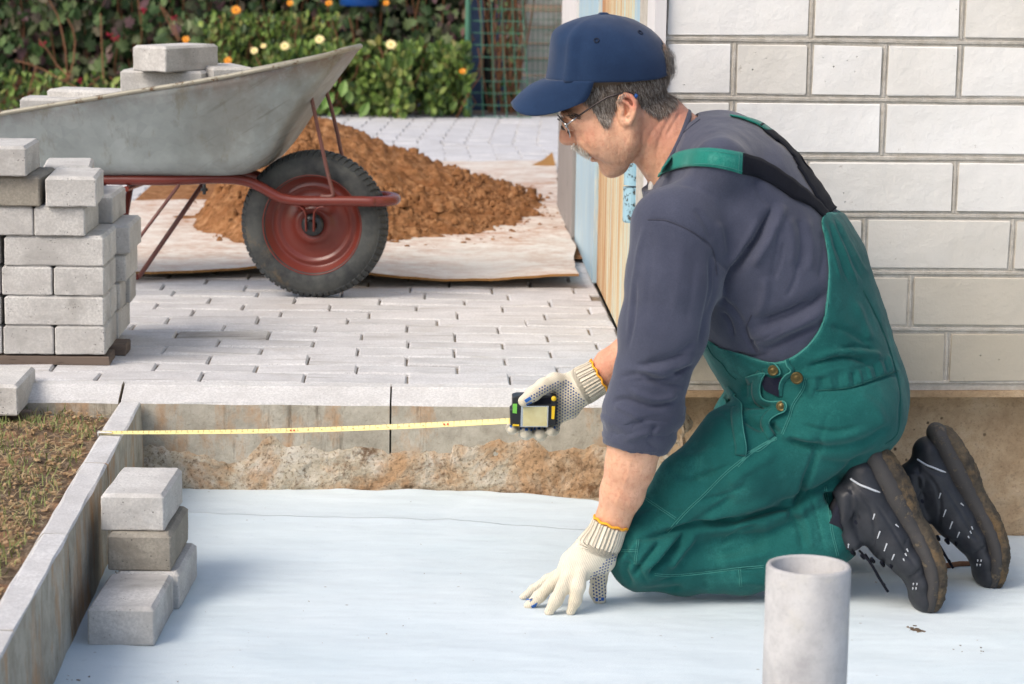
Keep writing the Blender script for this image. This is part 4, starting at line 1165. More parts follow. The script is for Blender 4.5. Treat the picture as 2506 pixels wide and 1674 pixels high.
for (xr, zr, zb, wr) in stn:
    dz = zr-zb; wbm = min(wr*.97, wr-.055*min(1, dz/.22)); row = []
    rc = min(.05, dz*.45)
    # near rim -> down -> bottom -> up far rim
    half = [(-wr, zr)]
    for t in np.linspace(.12, 1, 6): half.append((-(wr+(wbm-wr)*t), zr+(zb+rc-zr)*t))
    for a in np.linspace(15, 90, 5): half.append((-(wbm-rc+rc*math.cos(rad(a))), zb+rc-rc*math.sin(rad(a))))
    half.append((-wbm*.35, zb))
    full = half+[(-y, z) for y, z in half[::-1]]
    for (y, z) in full:
        b_ = .0025*fbm(xr*5, y*5+z*6, 2)
        row.append(L2W(xr, y+b_*(1 if y > 0 else -1), z))
    A.append(row); rimline.append((L2W(xr, -wr, zr), L2W(xr, wr, zr)))
A = np.array(A); rust = []
for i in range(A.shape[0]):
    for j in range(A.shape[1]):
        xr, zr, zb, wr = stn[i]; q = W2L(A[i, j])
        rust.append(max(0, min(1, 1.1-(zr-q[2])/.045))*(.4 if q[0] < -.25 else 1)*.6)
tray = MB().grid(A, flip=True)
n1 = A.shape[1]
tray.f.append(tuple(range(n1)))
frt = [max(0, min(1, (W2L(p)[0]+.36)/.22)) for p in A.reshape(-1, 3)]
o = tray.obj('tray', M['galv'], wb, smooth=True, attrs={'rust': rust, 'front': frt})
md = o.modifiers.new('sheet', 'SOLIDIFY'); md.thickness = .0018; md.offset = 0
rl = [p[0] for p in rimline]+[p[1] for p in rimline[::-1]]
rl2 = [q+np.array([0, 0, .001]) for q in rl]
MB().tube(rl2, [.0058+.0016*max(0, (W2L(q)[0]+.05)*3) for q in rl2], 8, cap=True).obj('rim_bead', paint('worn_rim', hexc(160, 156, 142), hexc(112, 88, 66), .55, .56, 40, metal=.3), wb, smooth=True)
# struts from the front of the tray to the frame
for s in (-1, 1):
    l_ = .062*s
    if s < 0: pts = [(707, 197, -.10), (712, 215, -.085), (730, 300, -.072), (752, 400, -.066), (763, 442, -.066), (757, 450, -.066), (735, 450, -.064)]
    else: pts = [(743, 172, .10), (742, 190, .09), (757, 240, .08), (772, 300, .074), (782, 350, .07), (795, 405, .066), (790, 420, .064)]
    MB().tube(smooth_path([WB(*p) for p in pts], 24), .0048, 8).obj('front_strut', M['rod'], wb, smooth=True)
# legs
def leg(lat, post_top, post_foot, brace_top, brace_foot, r0, r1):
    f_ = W2L(WB(*post_foot, lat)); t_ = W2L(WB(*post_top, lat)); b_ = W2L(WB(*brace_top, lat)); q_ = W2L(WB(*brace_foot, lat))
    f_[2] = max(.018, f_[2] if abs(f_[2]) < .05 else .018); q_[2] = .018
    MB().tube([L2W(*t_), L2W(f_[0], lat, .018)], r0, 8).tube([L2W(f_[0], lat, .018), L2W(*q_)], r0*.9, 8).obj('leg', M['red'], wb, smooth=True)
    MB().tube([L2W(*b_), L2W(*q_)], r1, 8).obj('leg_brace', M['rod'], wb, smooth=True)
leg(-.105, (236, 424), (215, 650), (410, 424), (232, 664), .0085, .0042)
leg(.105, (300, 420), (262, 628), (466, 420), (318, 626), .0085, .0060)
bq = W2L(WB(468, 432, -.098)); MB().tube([L2W(bq[0], bq[1], bq[2]+.01), L2W(bq[0], bq[1], bq[2]-.014)], .0042, 8).obj('bolt', M['bolt'], wb)
MB().lathe([(.0, -.004), (.0085, -.004), (.0085, .003), (0, .003)], tuple(L2W(bq[0], bq[1], bq[2]-.002)), n=6).obj('bolt', M['bolt'], wb)
cx_, _, cz_ = W2L(WB(292, 432, -.10)); MB().tube([L2W(cx_, -.11, cz_), L2W(cx_, .11, cz_)], .007, 8).obj('cross_bar', M['red'], wb)
# ---- load of the barrow
GB = 'concrete blocks loaded in the wheelbarrow'
def load(u, v, lat, rz, me, lb, top=True, roll=0.0, pit=0.0, stretchb=False):
    p = WB(u, v, lat); o_ = blk(me, p, rz, lb, GB); o_.rotation_euler = (roll, pit, rz)
load(403, 131, -.03, rad(-33), BM[1], 'block on top of the load in the wheelbarrow')
load(381, 188, -.02, rad(82), BM[3], 'long block lying under the top one in the wheelbarrow')
load(510, 178, .045, rad(20), BM[2], 'block end showing behind the load near the middle of the tray')
load(215, 232, -.01, rad(75), BM[0], 'flat block low in the tray, left of the raised load', pit=.0)
load(150, 251, -.055, rad(88), BM[2], 'leftmost block showing just above the near rim of the tray')
load(262, 240, .04, rad(60), BM[1], 'flat block behind and between the leftmost block and the raised load')
for i, (u, v, lat) in enumerate([(300, 275, -.04), (420, 272, .04), (200, 290, .05), (520, 250, 0)]):
    load(u, v, lat, rad(80+20*i), BM[i % 4], ['buried block under the raised end of the barrow load', 'buried block below the middle of the barrow load', 'buried block at the near left of the barrow load', 'buried block towards the barrow front, deep in the tray'][i])
print('OBJECTS ok', len(bpy.data.objects))
# ================================================================== KNEELING MAN
f32 = np.float32
class Field:
    """signed distance on a rectilinear grid, meshed by surface nets"""
    def __init__(s, xs, ys, zs):
        s.xs, s.ys, s.zs = [np.asarray(a, f32) for a in (xs, ys, zs)]
        s.d = np.full((len(xs), len(ys), len(zs)), .05, f32)
    def sub(s, lo, hi):
        sl = []
        for a, l, h in zip((s.xs, s.ys, s.zs), lo, hi):
            i0 = max(0, np.searchsorted(a, l)-1); i1 = min(len(a), np.searchsorted(a, h)+1)
            if i1 <= i0: return None
            sl.append(slice(i0, i1))
        X = s.xs[sl[0]][:, None, None]; Y = s.ys[sl[1]][None, :, None]; Z = s.zs[sl[2]][None, None, :]
        return tuple(sl), X, Y, Z
    def comb(s, sl, d, k, op='u'):
        a = s.d[sl]; d = d.astype(f32)
        if op == 'u':
            if k > 0:
                h = np.maximum(k-np.abs(a-d), 0)/k; s.d[sl] = np.minimum(a, d)-h*h*k*.25
            else: s.d[sl] = np.minimum(a, d)
        else:
            d = -d; h = np.maximum(k-np.abs(a-d), 0)/max(k, 1e-6); s.d[sl] = np.maximum(a, d)+h*h*k*.25
    def ell(s, c, r, k=.01, op='u', ax=None):
        """ax: 3 unit axes (rows) or None"""
        c = np.asarray(c, float); R = max(r)+k+.012
        q = s.sub(c-R, c+R)
        if q is None: return
        sl, X, Y, Z = q; dx, dy, dz = X-c[0], Y-c[1], Z-c[2]
        if ax is None: a, b, e = dx, dy, dz
        else: a, b, e = [v[0]*dx+v[1]*dy+v[2]*dz for v in ax]
        k0 = np.sqrt((a/r[0])**2+(b/r[1])**2+(e/r[2])**2); k1 = np.sqrt((a/r[0]**2)**2+(b/r[1]**2)**2+(e/r[2]**2)**2)
        s.comb(sl, np.where(k0 < 1e-6, -min(r), k0*(k0-1)/np.maximum(k1, 1e-6)), k, op)
    def tube(s, pts, ra, rb=None, k=.01, op='u', lat=(0, 1, 0), ks=.004):
        pts = [np.asarray(p, float) for p in pts]; m = len(pts)
        ra = list(ra) if hasattr(ra, '__len__') else [ra]*m
        rb = ra if rb is None else (list(rb) if hasattr(rb, '__len__') else [rb]*m)
        R = max(max(ra), max(rb))+k+.012
        A = np.array(pts); q = s.sub(A.min(0)-R, A.max(0)+R)
        if q is None: return
        sl, X, Y, Z = q; shp = (len(s.xs[sl[0]]), len(s.ys[sl[1]]), len(s.zs[sl[2]]))
        D = np.full(shp, .05, f32)
        T = Field.__new__(Field); T.xs, T.ys, T.zs, T.d = s.xs[sl[0]], s.ys[sl[1]], s.zs[sl[2]], D
        lat = np.asarray(lat, float)
        for i in range(m-1):
            a, b = pts[i], pts[i+1]; v = b-a; L = np.linalg.norm(v)
            if L < 1e-6: continue
            e = v/L; l = lat-e*(lat@e); nl = np.linalg.norm(l)
            l = l/nl if nl > .05 else np.cross(e, (1, 0, 0)); n = np.cross(e, l)
            Ri = max(ra[i], ra[i+1], rb[i], rb[i+1])+k+.012
            qq = T.sub(np.minimum(a, b)-Ri, np.maximum(a, b)+Ri)
            if qq is None: continue
            s2, X2, Y2, Z2 = qq; dx, dy, dz = X2-a[0], Y2-a[1], Z2-a[2]
            w_ = dx*e[0]+dy*e[1]+dz*e[2]; t = np.clip(w_/L, 0, 1).astype(f32)
            pa = ra[i]+(ra[i+1]-ra[i])*t; pb = rb[i]+(rb[i+1]-rb[i])*t; pc_ = np.minimum(pa, pb)
            un = dx*n[0]+dy*n[1]+dz*n[2]; ul = dx*l[0]+dy*l[1]+dz*l[2]; ue = w_-t*L
            k0 = np.sqrt((un/pa)**2+(ul/pb)**2+(ue/pc_)**2); k1 = np.sqrt((un/pa**2)**2+(ul/pb**2)**2+(ue/pc_**2)**2)
            T.comb(s2, np.where(k0 < 1e-5, -pc_, k0*(k0-1)/np.maximum(k1, 1e-5)), ks)
        s.comb(sl, D, k, op)
    def coords(s): return np.meshgrid(s.xs, s.ys, s.zs, indexing='ij')
    def mesh(s, smooth=2):
        d = s.d; S = d < 0; nx, ny, nz = d.shape
        c = np.zeros((nx-1, ny-1, nz-1), np.int8)
        for i in (0, 1):
            for j in (0, 1):
                for k in (0, 1): c += S[i:nx-1+i, j:ny-1+j, k:nz-1+k]
        cell = (c > 0) & (c < 8); idx = -np.ones(cell.shape, np.int64); ci = np.argwhere(cell); idx[cell] = np.arange(len(ci))
        acc = np.zeros((len(ci), 3)); cnt = np.zeros(len(ci))
        I, J, Kk = ci.T; AX = (s.xs.astype(float), s.ys.astype(float), s.zs.astype(float))
        for ax_ in range(3):
            o1, o2 = [(1, 2), (0, 2), (0, 1)][ax_]
            for a in (0, 1):
                for b in (0, 1):
                    o = [0, 0, 0]; o[o1] = a; o[o2] = b; p0 = (I+o[0], J+o[1], Kk+o[2]); o[ax_] = 1; p1 = (I+o[0], J+o[1], Kk+o[2])
                    d0, d1 = d[p0].astype(float), d[p1].astype(float); m = (d0 < 0) != (d1 < 0); t = np.where(m, d0/np.where(m, d0-d1, 1), 0)
                    for q in range(3):
                        v0 = AX[q][p0[q]]; v1 = AX[q][p1[q]]; acc[:, q] += np.where(m, v0+(v1-v0)*t, 0)
                    cnt += m
        V = acc/np.maximum(cnt, 1)[:, None]; F = []
        for ax_ in range(3):
            o1, o2 = [(1, 2), (2, 0), (0, 1)][ax_]
            A0 = [slice(1, n-1) for n in (nx, ny, nz)]; A1 = list(A0); A0[ax_] = slice(0, (nx, ny, nz)[ax_]-1); A1[ax_] = slice(1, (nx, ny, nz)[ax_])
            s0, s1 = S[tuple(A0)], S[tuple(A1)]
            for pol in (0, 1):
                m = np.argwhere((s0 & ~s1) if pol == 0 else (~s0 & s1))
                if len(m) == 0: continue
                base = m.copy()
                for q in range(3):
                    if q != ax_: base[:, q] += 1
                def cidx(a, b):
                    bb = base.copy(); bb[:, o1] -= a; bb[:, o2] -= b; return idx[bb[:, 0], bb[:, 1], bb[:, 2]]
                q = np.stack([cidx(1, 1), cidx(0, 1), cidx(0, 0), cidx(1, 0)], 1)
                F.append(q if pol == 0 else q[:, ::-1])
        F = np.concatenate(F); F = F[(F >= 0).all(1)]
        V = lap(V, F, smooth)
        return V, F
def lap(V, F, n, w_=.5):
    if n == 0: return V
    E = np.concatenate([F[:, [0, 1]], F[:, [1, 2]], F[:, [2, 3]], F[:, [3, 0]]]); N = len(V)
    deg = np.bincount(E[:, 0], minlength=N)+np.bincount(E[:, 1], minlength=N)
    for it in range(n):
        acc = np.stack([np.bincount(E[:, 0], V[E[:, 1], q], N)+np.bincount(E[:, 1], V[E[:, 0], q], N) for q in range(3)], 1)/np.maximum(deg, 1)[:, None]
        V = V+(acc-V)*(w_ if it % 2 == 0 else w_)
    return V
def vnorm(V, F):
    n = np.cross(V[F[:, 2]]-V[F[:, 0]], V[F[:, 3]]-V[F[:, 1]]); N = np.zeros_like(V)
    for c in range(4):
        for q in range(3): N[:, q] += np.bincount(F[:, c], n[:, q], len(V))
    return N/np.maximum(np.linalg.norm(N, axis=1), 1e-12)[:, None]
def pjv(V):
    d = V-CAM; z = d@AF; return np.stack([1253.0+FPX*(d@AR)/z, 837.0-FPX*(d@AU)/z], 1)
def polydist(UV, L):
    """distance to an open polyline and the position along it 0..1"""
    L = np.asarray(L, float); best = np.full(len(UV), 1e9); tt = np.zeros(len(UV)); n = len(L)-1
    for i in range(n):
        a, b = L[i], L[i+1]; v = b-a; t = np.clip(((UV-a)@v)/max(v@v, 1e-9), 0, 1); dd = np.linalg.norm(UV-a-t[:, None]*v, axis=1)
        m = dd < best; best[m] = dd[m]; tt[m] = (i+t[m])/n
    return best, tt
def insidepoly(U, Vv, poly):
    ins = np.zeros(U.shape, bool); n = len(poly)
    for i in range(n):
        x1, y1 = poly[i]; x2, y2 = poly[(i+1) % n]
        c = ((y1 > Vv) != (y2 > Vv)) & (U < (x2-x1)*(Vv-y1)/((y2-y1) or 1e-9)+x1); ins ^= c
    return ins
def folds(V, F, strokes, Yc, side=True, both=True):
    """push the cloth in or out along fold lines: (points in full pixels, width px, height m)"""
    N = vnorm(V, F); Vm = V.copy()
    if both: Vm[:, 1] = np.where(V[:, 1] > Yc, 2*Yc-V[:, 1], V[:, 1])
    UV = pjv(Vm); D = np.zeros(len(V))
    for pts, wd, hgt_ in strokes:
        pts = smooth_path(pts, max(6, len(pts)*3)) if len(pts) > 2 else np.asarray(pts, float)
        lo, hi = pts.min(0)-wd*3, pts.max(0)+wd*3
        m = np.where((UV[:, 0] > lo[0]) & (UV[:, 0] < hi[0]) & (UV[:, 1] > lo[1]) & (UV[:, 1] < hi[1]))[0]
        if len(m) == 0: continue
        d, t = polydist(UV[m], pts)
        D[m] += hgt_*np.exp(-(d/wd)**2)*np.clip(np.sin(np.clip(t, .02, .98)*PI)*1.8, 0, 1)
    w_ = np.clip(.25-N[:, 1]*1.0 if not both else .25+np.abs(N[:, 1]), 0, 1)
    return V+N*(D*w_)[:, None]
def grid_axes(lo, hi, h): return [np.arange(a, b+h, h) for a, b in zip(lo, hi)]
def bvh_of(V, F): return BVHTree.FromPolygons([tuple(p) for p in V], [tuple(int(i) for i in f) for f in F])
def hit(b, u, v, off=0.0):
    d = ray(u, v); d = d/np.linalg.norm(d); r_ = b.ray_cast(Vector(CAM), Vector(d), 20)
    if r_[0] is None: return None, None
    return np.array(r_[0])+np.array(r_[1])*off, np.array(r_[1])
def near_pt(b, p, off=0.0):
    r_ = b.find_nearest(Vector(p)); return np.array(r_[0])+np.array(r_[1])*off, np.array(r_[1])
def surf_line(b, pts, off, n=40):
    out = []
    for u, v in smooth_path(pts, n):
        p, q = hit(b, u, v, off)
        if p is not None: out.append((p, q))
    # break where the depth jumps
    runs = [[]]
    for p in out:
        if runs[-1] and np.linalg.norm(p[0]-runs[-1][-1][0]) > .03: runs.append([])
        runs[-1].append(p)
    return [r_ for r_ in runs if len(r_) > 2]
def seam(b, lines, r_, name, mat, parent, off=.0004, n=40):
    mb = MB()
    for L in lines:
        for run in surf_line(b, L, off, n): mb.tube([p[0] for p in run], r_, 5)
    if not mb.v: return None
    o_ = mb.obj(name, mat, parent, smooth=True); o_['kind'] = 'stuff'; return o_

YM = -.80                                   # the man's middle plane
MPP = 1/1519.0                              # metres per full pixel there
man = thing('person', 'man in navy cap and green dungarees kneeling on the sheet with a tape measure', 'person', (G(1700, 1440, -.19)[0], YM, -.1875))
c6 = lambda x, y: (1500+x/1.65, 250+y/1.65)
c3 = lambda x, y: (1200+x/2.063, 800+y/2.063)
fc = lambda x, y: (1200+x/3.1357, y/3.1357)
fh = lambda x, y: (1360+x/6.03, 180+y/6.03)
c5s = lambda x, y: (1900+x/2.165, 950+y/2.165)
hb = lambda x, y: (1700+x/5.227, 840+y/5.227)
def PF(p, Y=YM): return P(p[0], p[1], Y)

# ------------------------------------------------ shared limbs (overview px, plane, radius in overview px)
def rr(px): return px*K*MPP
TOR = [(1556, 374, 88, .085), (1636, 425, 148, .150), (1664, 453, 167, .178), (1717, 549, 184, .188), (1777, 657, 202, .176), (1828, 775, 184, .168), (1878, 872, 183, .176)]
ARM = [(1548, 520, -.975, 98), (1543, 640, -.985, 98), (1520, 760, -.99, 93), (1490, 870, -.99, 78), (1472, 935, -.985, 76), (1457, 1012, -.98, 69)]
FORE = [(1490, 880, -.99, 50), (1458, 1000, -.98, 57), (1444, 1070, -.975, 55), (1426, 1130, -.965, 49), (1405, 1190, -.955, 38), (1392, 1240, -.95, 34)]
FARM = [(1570, 480, -.60, 88), (1545, 640, -.56, 66), (1510, 740, -.545, 54), (1470, 792, -.53, 46), (1440, 815, -.525, 42)]
FFORE = [(1515, 735, -.55, 48), (1450, 806, -.53, 46), (1400, 838, -.525, 43), (1372, 866, -.52, 37), (1340, 884, -.52, 33)]
THI = [(1905, 950, -.885, 122), (1800, 1022, -.905, 122), (1700, 1052, -.91, 122), (1590, 1128, -.91, 92), (1490, 1235, -.905, 82)]
CALF = [(1480, 1268, -.90, 88), (1570, 1285, -.90, 78), (1700, 1285, -.90, 78), (1800, 1262, -.90, 84), (1880, 1222, -.90, 86), (1912, 1202, -.90, 84)]
FDX, FDY = .136, .165
def shift(p, dx, dy): return np.asarray(p)+np.array([dx, dy, 0])
def tubes(Fd, L, scale=1.0, k=.02, lat=1.0, far=False, ks=.01, grow=0.0):
    pts = [PD(u, v, y) for u, v, y, r_ in L]
    if far:
        q0 = 0.0 if L is THI else 1.0
        pts = [shift(p, FDX*.8*(q0+(1-q0)*i/(len(pts)-1)), FDY+.04) for i, p in enumerate(pts)]
    rs = [rr(r_)*scale+grow for *_, r_ in L]
    Fd.tube(pts, rs, [r_*lat for r_ in rs], k=k, ks=ks)
def torso(Fd, scale=1.0, grow=0.0, k=.02, upto=99, ks=.03):
    pts = [PD(u, v, YM) for u, v, *_ in TOR][:upto]; Fd.tube(pts, [rr(t[2])*scale+grow for t in TOR][:upto], [t[3]*scale+grow for t in TOR][:upto], k=k, ks=ks)

lo = np.array([.20, -1.09, -.20]); hi = np.array([.96, -.46, .72])
X0 = PD(1360, 0, YM)[0]; X1 = PD(2110, 0, YM)[0]

# ------------------------------------------------ body (one continuous figure)
hx0, hx1 = PF(fc(450, 500))[0], PF(fc(1560, 500))[0]
hz0, hz1 = PF(fc(900, 1400))[2], PF(fc(900, 90))[2]
hh, ch = .0021, .007
xs = np.concatenate([np.arange(X0-.09, hx0, ch), np.arange(hx0, hx1, hh), np.arange(hx1, 1.02, ch)])
ys = np.concatenate([np.arange(-1.07, YM-.098, ch*.8), np.arange(YM-.098, YM+.098, hh), np.arange(YM+.098, -.42, ch)])
zs = np.concatenate([np.arange(-.20, hz0, ch*.8), np.arange(hz0, hz1+.01, hh)])
B = Field(xs, ys, zs)
torso(B, .80, -.012, upto=7); tubes(B, ARM, .62, .03); tubes(B, FORE, 1.0, .03, lat=.86); tubes(B, FARM, .6, .03); tubes(B, FFORE, .98, .03, lat=.9)
for far in (False, True): tubes(B, THI, .58, .03, far=far); tubes(B, CALF, .52, .02, far=far)
B.ell(PD(1900, 925, YM), (.10, .15, .09), .03)
# neck and head
nk = [PF(fc(1120, 880)), PF(fc(1260, 985)), PF(fc(1395, 1130)), PF(fc(1560, 1330))]
B.tube(nk, [.054, .0585, .0625, .072], [.053, .056, .060, .075], k=.012)
fwd = np.array([-math.cos(rad(27)), 0, -math.sin(rad(27))]); upv = np.array([-math.sin(rad(27)), 0, math.cos(rad(27))])
AXH = [fwd, np.array([0, 1, 0]), upv]
B.ell(PF(fc(965, 560)), (.090, .0735, .080), .01, ax=AXH)
B.tube([PF(fc(800, 800)), PF(fc(870, 1000)), PF(fc(945, 1170))], [.052, .047, .030], [.064, .057, .036], k=.016)
B.ell(PF(fh(795, 1395)), (.0105, .017, .0115), .016)                                  # chin
B.ell(PF(fh(940, 1385)), (.012, .016, .009), .012)
for s in (-1, 1):
    yy = lambda o: YM+s*o
    B.tube([PF(fh(830, 1390), yy(.012)), PF(fc(1010, 1210), yy(.036)), PF(fc(1075, 1080), yy(.051)), PF(fc(1090, 900), yy(.062))], [.011, .013, .014, .014], k=.018)   # jaw
    B.ell(PF(fc(815, 1020), yy(.038)), (.032, .023, .034), .02); B.ell(PF(fc(960, 1060), yy(.046)), (.030, .016, .036), .025)                        # cheek
    B.ell(PF(fc(720, 940), yy(.047)), (.026, .013, .012), .014)                        # cheek bone
    B.ell(PF(fh(195, 600), yy(.030)), (.014, .024, .0075), .012)                       # brow
    B.ell(PF(fh(150, 752), yy(.034)), (.019, .0155, .0125), .008, op='s')              # eye socket
    B.ell(PF(fh(212, 735), yy(.031)), (.0135, .014, .0125), .002)                      # lids
    B.ell(PF(fh(290, 955), yy(.0125)), (.0095, .0062, .0085), .005)                    # nostril wing
    B.ell(PF(fh(505, 1030), yy(.017)), (.0165, .018, .0165), .012)                       # muzzle
B.tube([PF(fh(215, 640)), PF(fh(185, 760)), PF(fh(162, 870)), PF(fh(150, 955))], [.009, .009, .0105, .0112], [.007, .008, .0105, .0125], k=.008)
B.ell(PF(fh(232, 985)), (.012, .009, .0075), .005)
B.ell(PF(fh(468, 1000)), (.0185, .022, .0185), .012)
B.ell(PF(fh(522, 1190)), (.0080, .019, .0045), .003, ax=AXH)                            # upper lip
B.ell(PF(fh(572, 1268)), (.0075, .017, .0052), .004, ax=AXH)                            # lower lip
B.ell(PF(fh(515, 1236)), (.012, .022, .0012), .0015, op='s', ax=AXH)
B.tube([PF(fh(560, 1362), YM-.02), PF(fh(560, 1362), YM+.02)], .0042, k=.008, op='s')
# neck tendons, ears
B.tube([PF(fc(1190, 900), YM-.048), PF(fc(1235, 1080), YM-.044), PF(fc(1225, 1290), YM-.028)], .010, k=.012)
B.tube([PF(fc(1190, 900), YM+.048), PF(fc(1235, 1080), YM+.044), PF(fc(1225, 1290), YM+.028)], .010, k=.012)
for s in (-1, 1):
    o = lambda a: YM+s*a
    B.ell(PF(fh(1065, 520), o(.0705)), (.0155, .0075, .0265), .005, ax=[np.array([.96, 0, -.28]), np.array([0, 1, 0]), np.array([.28, 0, .96])])
    B.ell(PF(fh(1055, 690), o(.0715)), (.0095, .005, .012), .004)
    B.ell(PF(fh(1045, 545), o(.0800)), (.0075, .0085, .014), .003, op='s')
    rim = [(935, 500, .070), (925, 430, .0745), (955, 350, .0785), (1030, 312, .081), (1110, 335, .083), (1165, 410, .0845), (1178, 500, .0845), (1165, 590, .083), (1130, 670, .080), (1085, 725, .077), (1050, 720, .075)]
    B.tube([PF(fh(a, b), o(c)) for a, b, c in rim], [.0032, .0036, .0038, .004, .004, .0038, .0034, .0032, .0038, .0050, .0045], k=.0025, ks=.001)
    B.tube([PF(fh(a, b), o(c)) for a, b, c in [(1000, 400, .079), (1070, 440, .081), (1115, 510, .0815), (1100, 590, .080), (1060, 625, .0785)]], [.0026, .003, .003, .003, .003], k=.003, ks=.001)
    B.ell(PF(fh(985, 545), o(.0745)), (.0045, .0045, .0075), .003)
# skin hollow at the floor
sl, X_, Y_, Z_ = B.sub((-9, -9, -9), (9, 9, 9)); B.d = np.maximum(B.d, (-.1865-B.zs)[None, None, :]).astype(f32)
V, F = B.mesh(1)
neckw = [([fc(1330, 860), fc(1290, 940), fc(1220, 1050), fc(1190, 1160)], 4.5, -.0016), ([fc(1400, 850), fc(1350, 960), fc(1290, 1100), fc(1270, 1220)], 4.5, -.0016), ([fc(1460, 860), fc(1400, 960), fc(1340, 1060)], 4, -.0014),
         ([fc(1170, 1000), fc(1165, 1120), fc(1150, 1220)], 4, -.0014), ([fc(1270, 900), fc(1330, 870), fc(1400, 860)], 3, -.0010), ([fc(1420, 900), fc(1500, 850)], 3.5, -.0012),
         ([fh(340, 850), fh(380, 960), fh(440, 1060), fh(560, 1180)], 4.5, -.0016), ([fh(620, 1100), fh(640, 1220), fh(610, 1300)], 5, -.0010), ([fh(930, 1200), fh(960, 1290), fh(940, 1370)], 5, -.0006), ([fh(240, 760), fh(300, 800), fh(350, 860)], 3, -.0008), ([fh(230, 700), fh(300, 690)], 2.5, -.0006),
         ([(1500, 1120), (1490, 1180), (1480, 1240)], 6, .0014), ([(1545, 1120), (1530, 1180), (1505, 1240)], 4, .0010), ([(1470, 1130), (1490, 1200)], 8, -.0008)]
V = folds(V, F, neckw, YM, both=True)
UV = pjv(V)
def blob(c, r_, w_=1.0): return w_*np.exp(-(((UV-np.array(c))**2).sum(1))/r_**2)
redv = blob(fh(170, 950), 20, .45)+blob(fh(1080, 360), 18, .9)+blob(fh(1150, 480), 12, .7)+blob(fc(760, 1020), 26, .35)+blob(fc(1340, 1050), 60, .5)+blob(fc(1480, 850), 30, .6)+blob(fc(1200, 1000), 30, .2)+blob((1375*K+20, 900), 60, .5)+blob((1440*K, 1130*K), 46, .12)+blob(fh(560, 1260), 10, .25)
stubv = blob(fc(960, 1180), 36, .8)+blob(fc(860, 1280), 22, .6)+blob(fc(1040, 1100), 30, .5)
body = obj('body', V, F, M['skin'], man, smooth=True, attrs={'red': redv, 'stub': stubv})
BB = bvh_of(V, F)

# ------------------------------------------------ shirt
h = .0034
gx, gy, gz = grid_axes((X0-.04, -1.075, PD(1400, 1060, YM)[2]-.03), (PD(2040, 500, YM)[0], -.47, PD(1600, 240, YM)[2]), h)
S_ = Field(gx, gy, gz)
torso(S_, 1.0, 0, .02, upto=7, ks=.04)
S_.tube([PD(1650, 378, YM-.165), PD(1640, 352, YM), PD(1650, 378, YM+.165)], [rr(62), rr(80), rr(62)], k=.04)      # shoulder yoke
tubes(S_, ARM, 1.0, .045, ks=.02, lat=.92)
tubes(S_, FARM, 1.0, .04, ks=.02)
# rolled cuff
S_.tube([PD(1478, 905, -.985), PD(1470, 945, -.983), PD(1458, 1015, -.98)], [rr(84), rr(87), rr(74)], k=.003, ks=.004)
S_.tube([PD(1482, 930, -.985), PD(1468, 965, -.983)], [rr(86), rr(80)], k=.004)
# open neck and wrist
S_.tube([PF(fc(1120, 880)), PF(fc(1260, 985)), PF(fc(1345, 1075))], [.062, .063, .0655], [.060, .0605, .064], k=.003, op='s')
pcut = PD(1456, 1022, -.98); ax_c = PD(1447, 1090, -.98)-pcut; ax_c /= np.linalg.norm(ax_c)
X_, Y_, Z_ = S_.xs[:, None, None], S_.ys[None, :, None], S_.zs[None, None, :]
pl = (X_-pcut[0])*ax_c[0]+(Z_-pcut[2])*ax_c[2]; mnear = (Y_ < -.85)
S_.d = np.where(mnear & (pl > -.0), np.maximum(S_.d, pl), S_.d).astype(f32)
pcut2 = PD(1436, 815, -.525); ax2 = PD(1372, 866, -.525)-pcut2; ax2 /= np.linalg.norm(ax2); pl2 = (X_-pcut2[0])*ax2[0]+(Z_-pcut2[2])*ax2[2]
S_.d = np.where((Y_ > -.66) & (pl2 > 0), np.maximum(S_.d, pl2), S_.d).astype(f32)
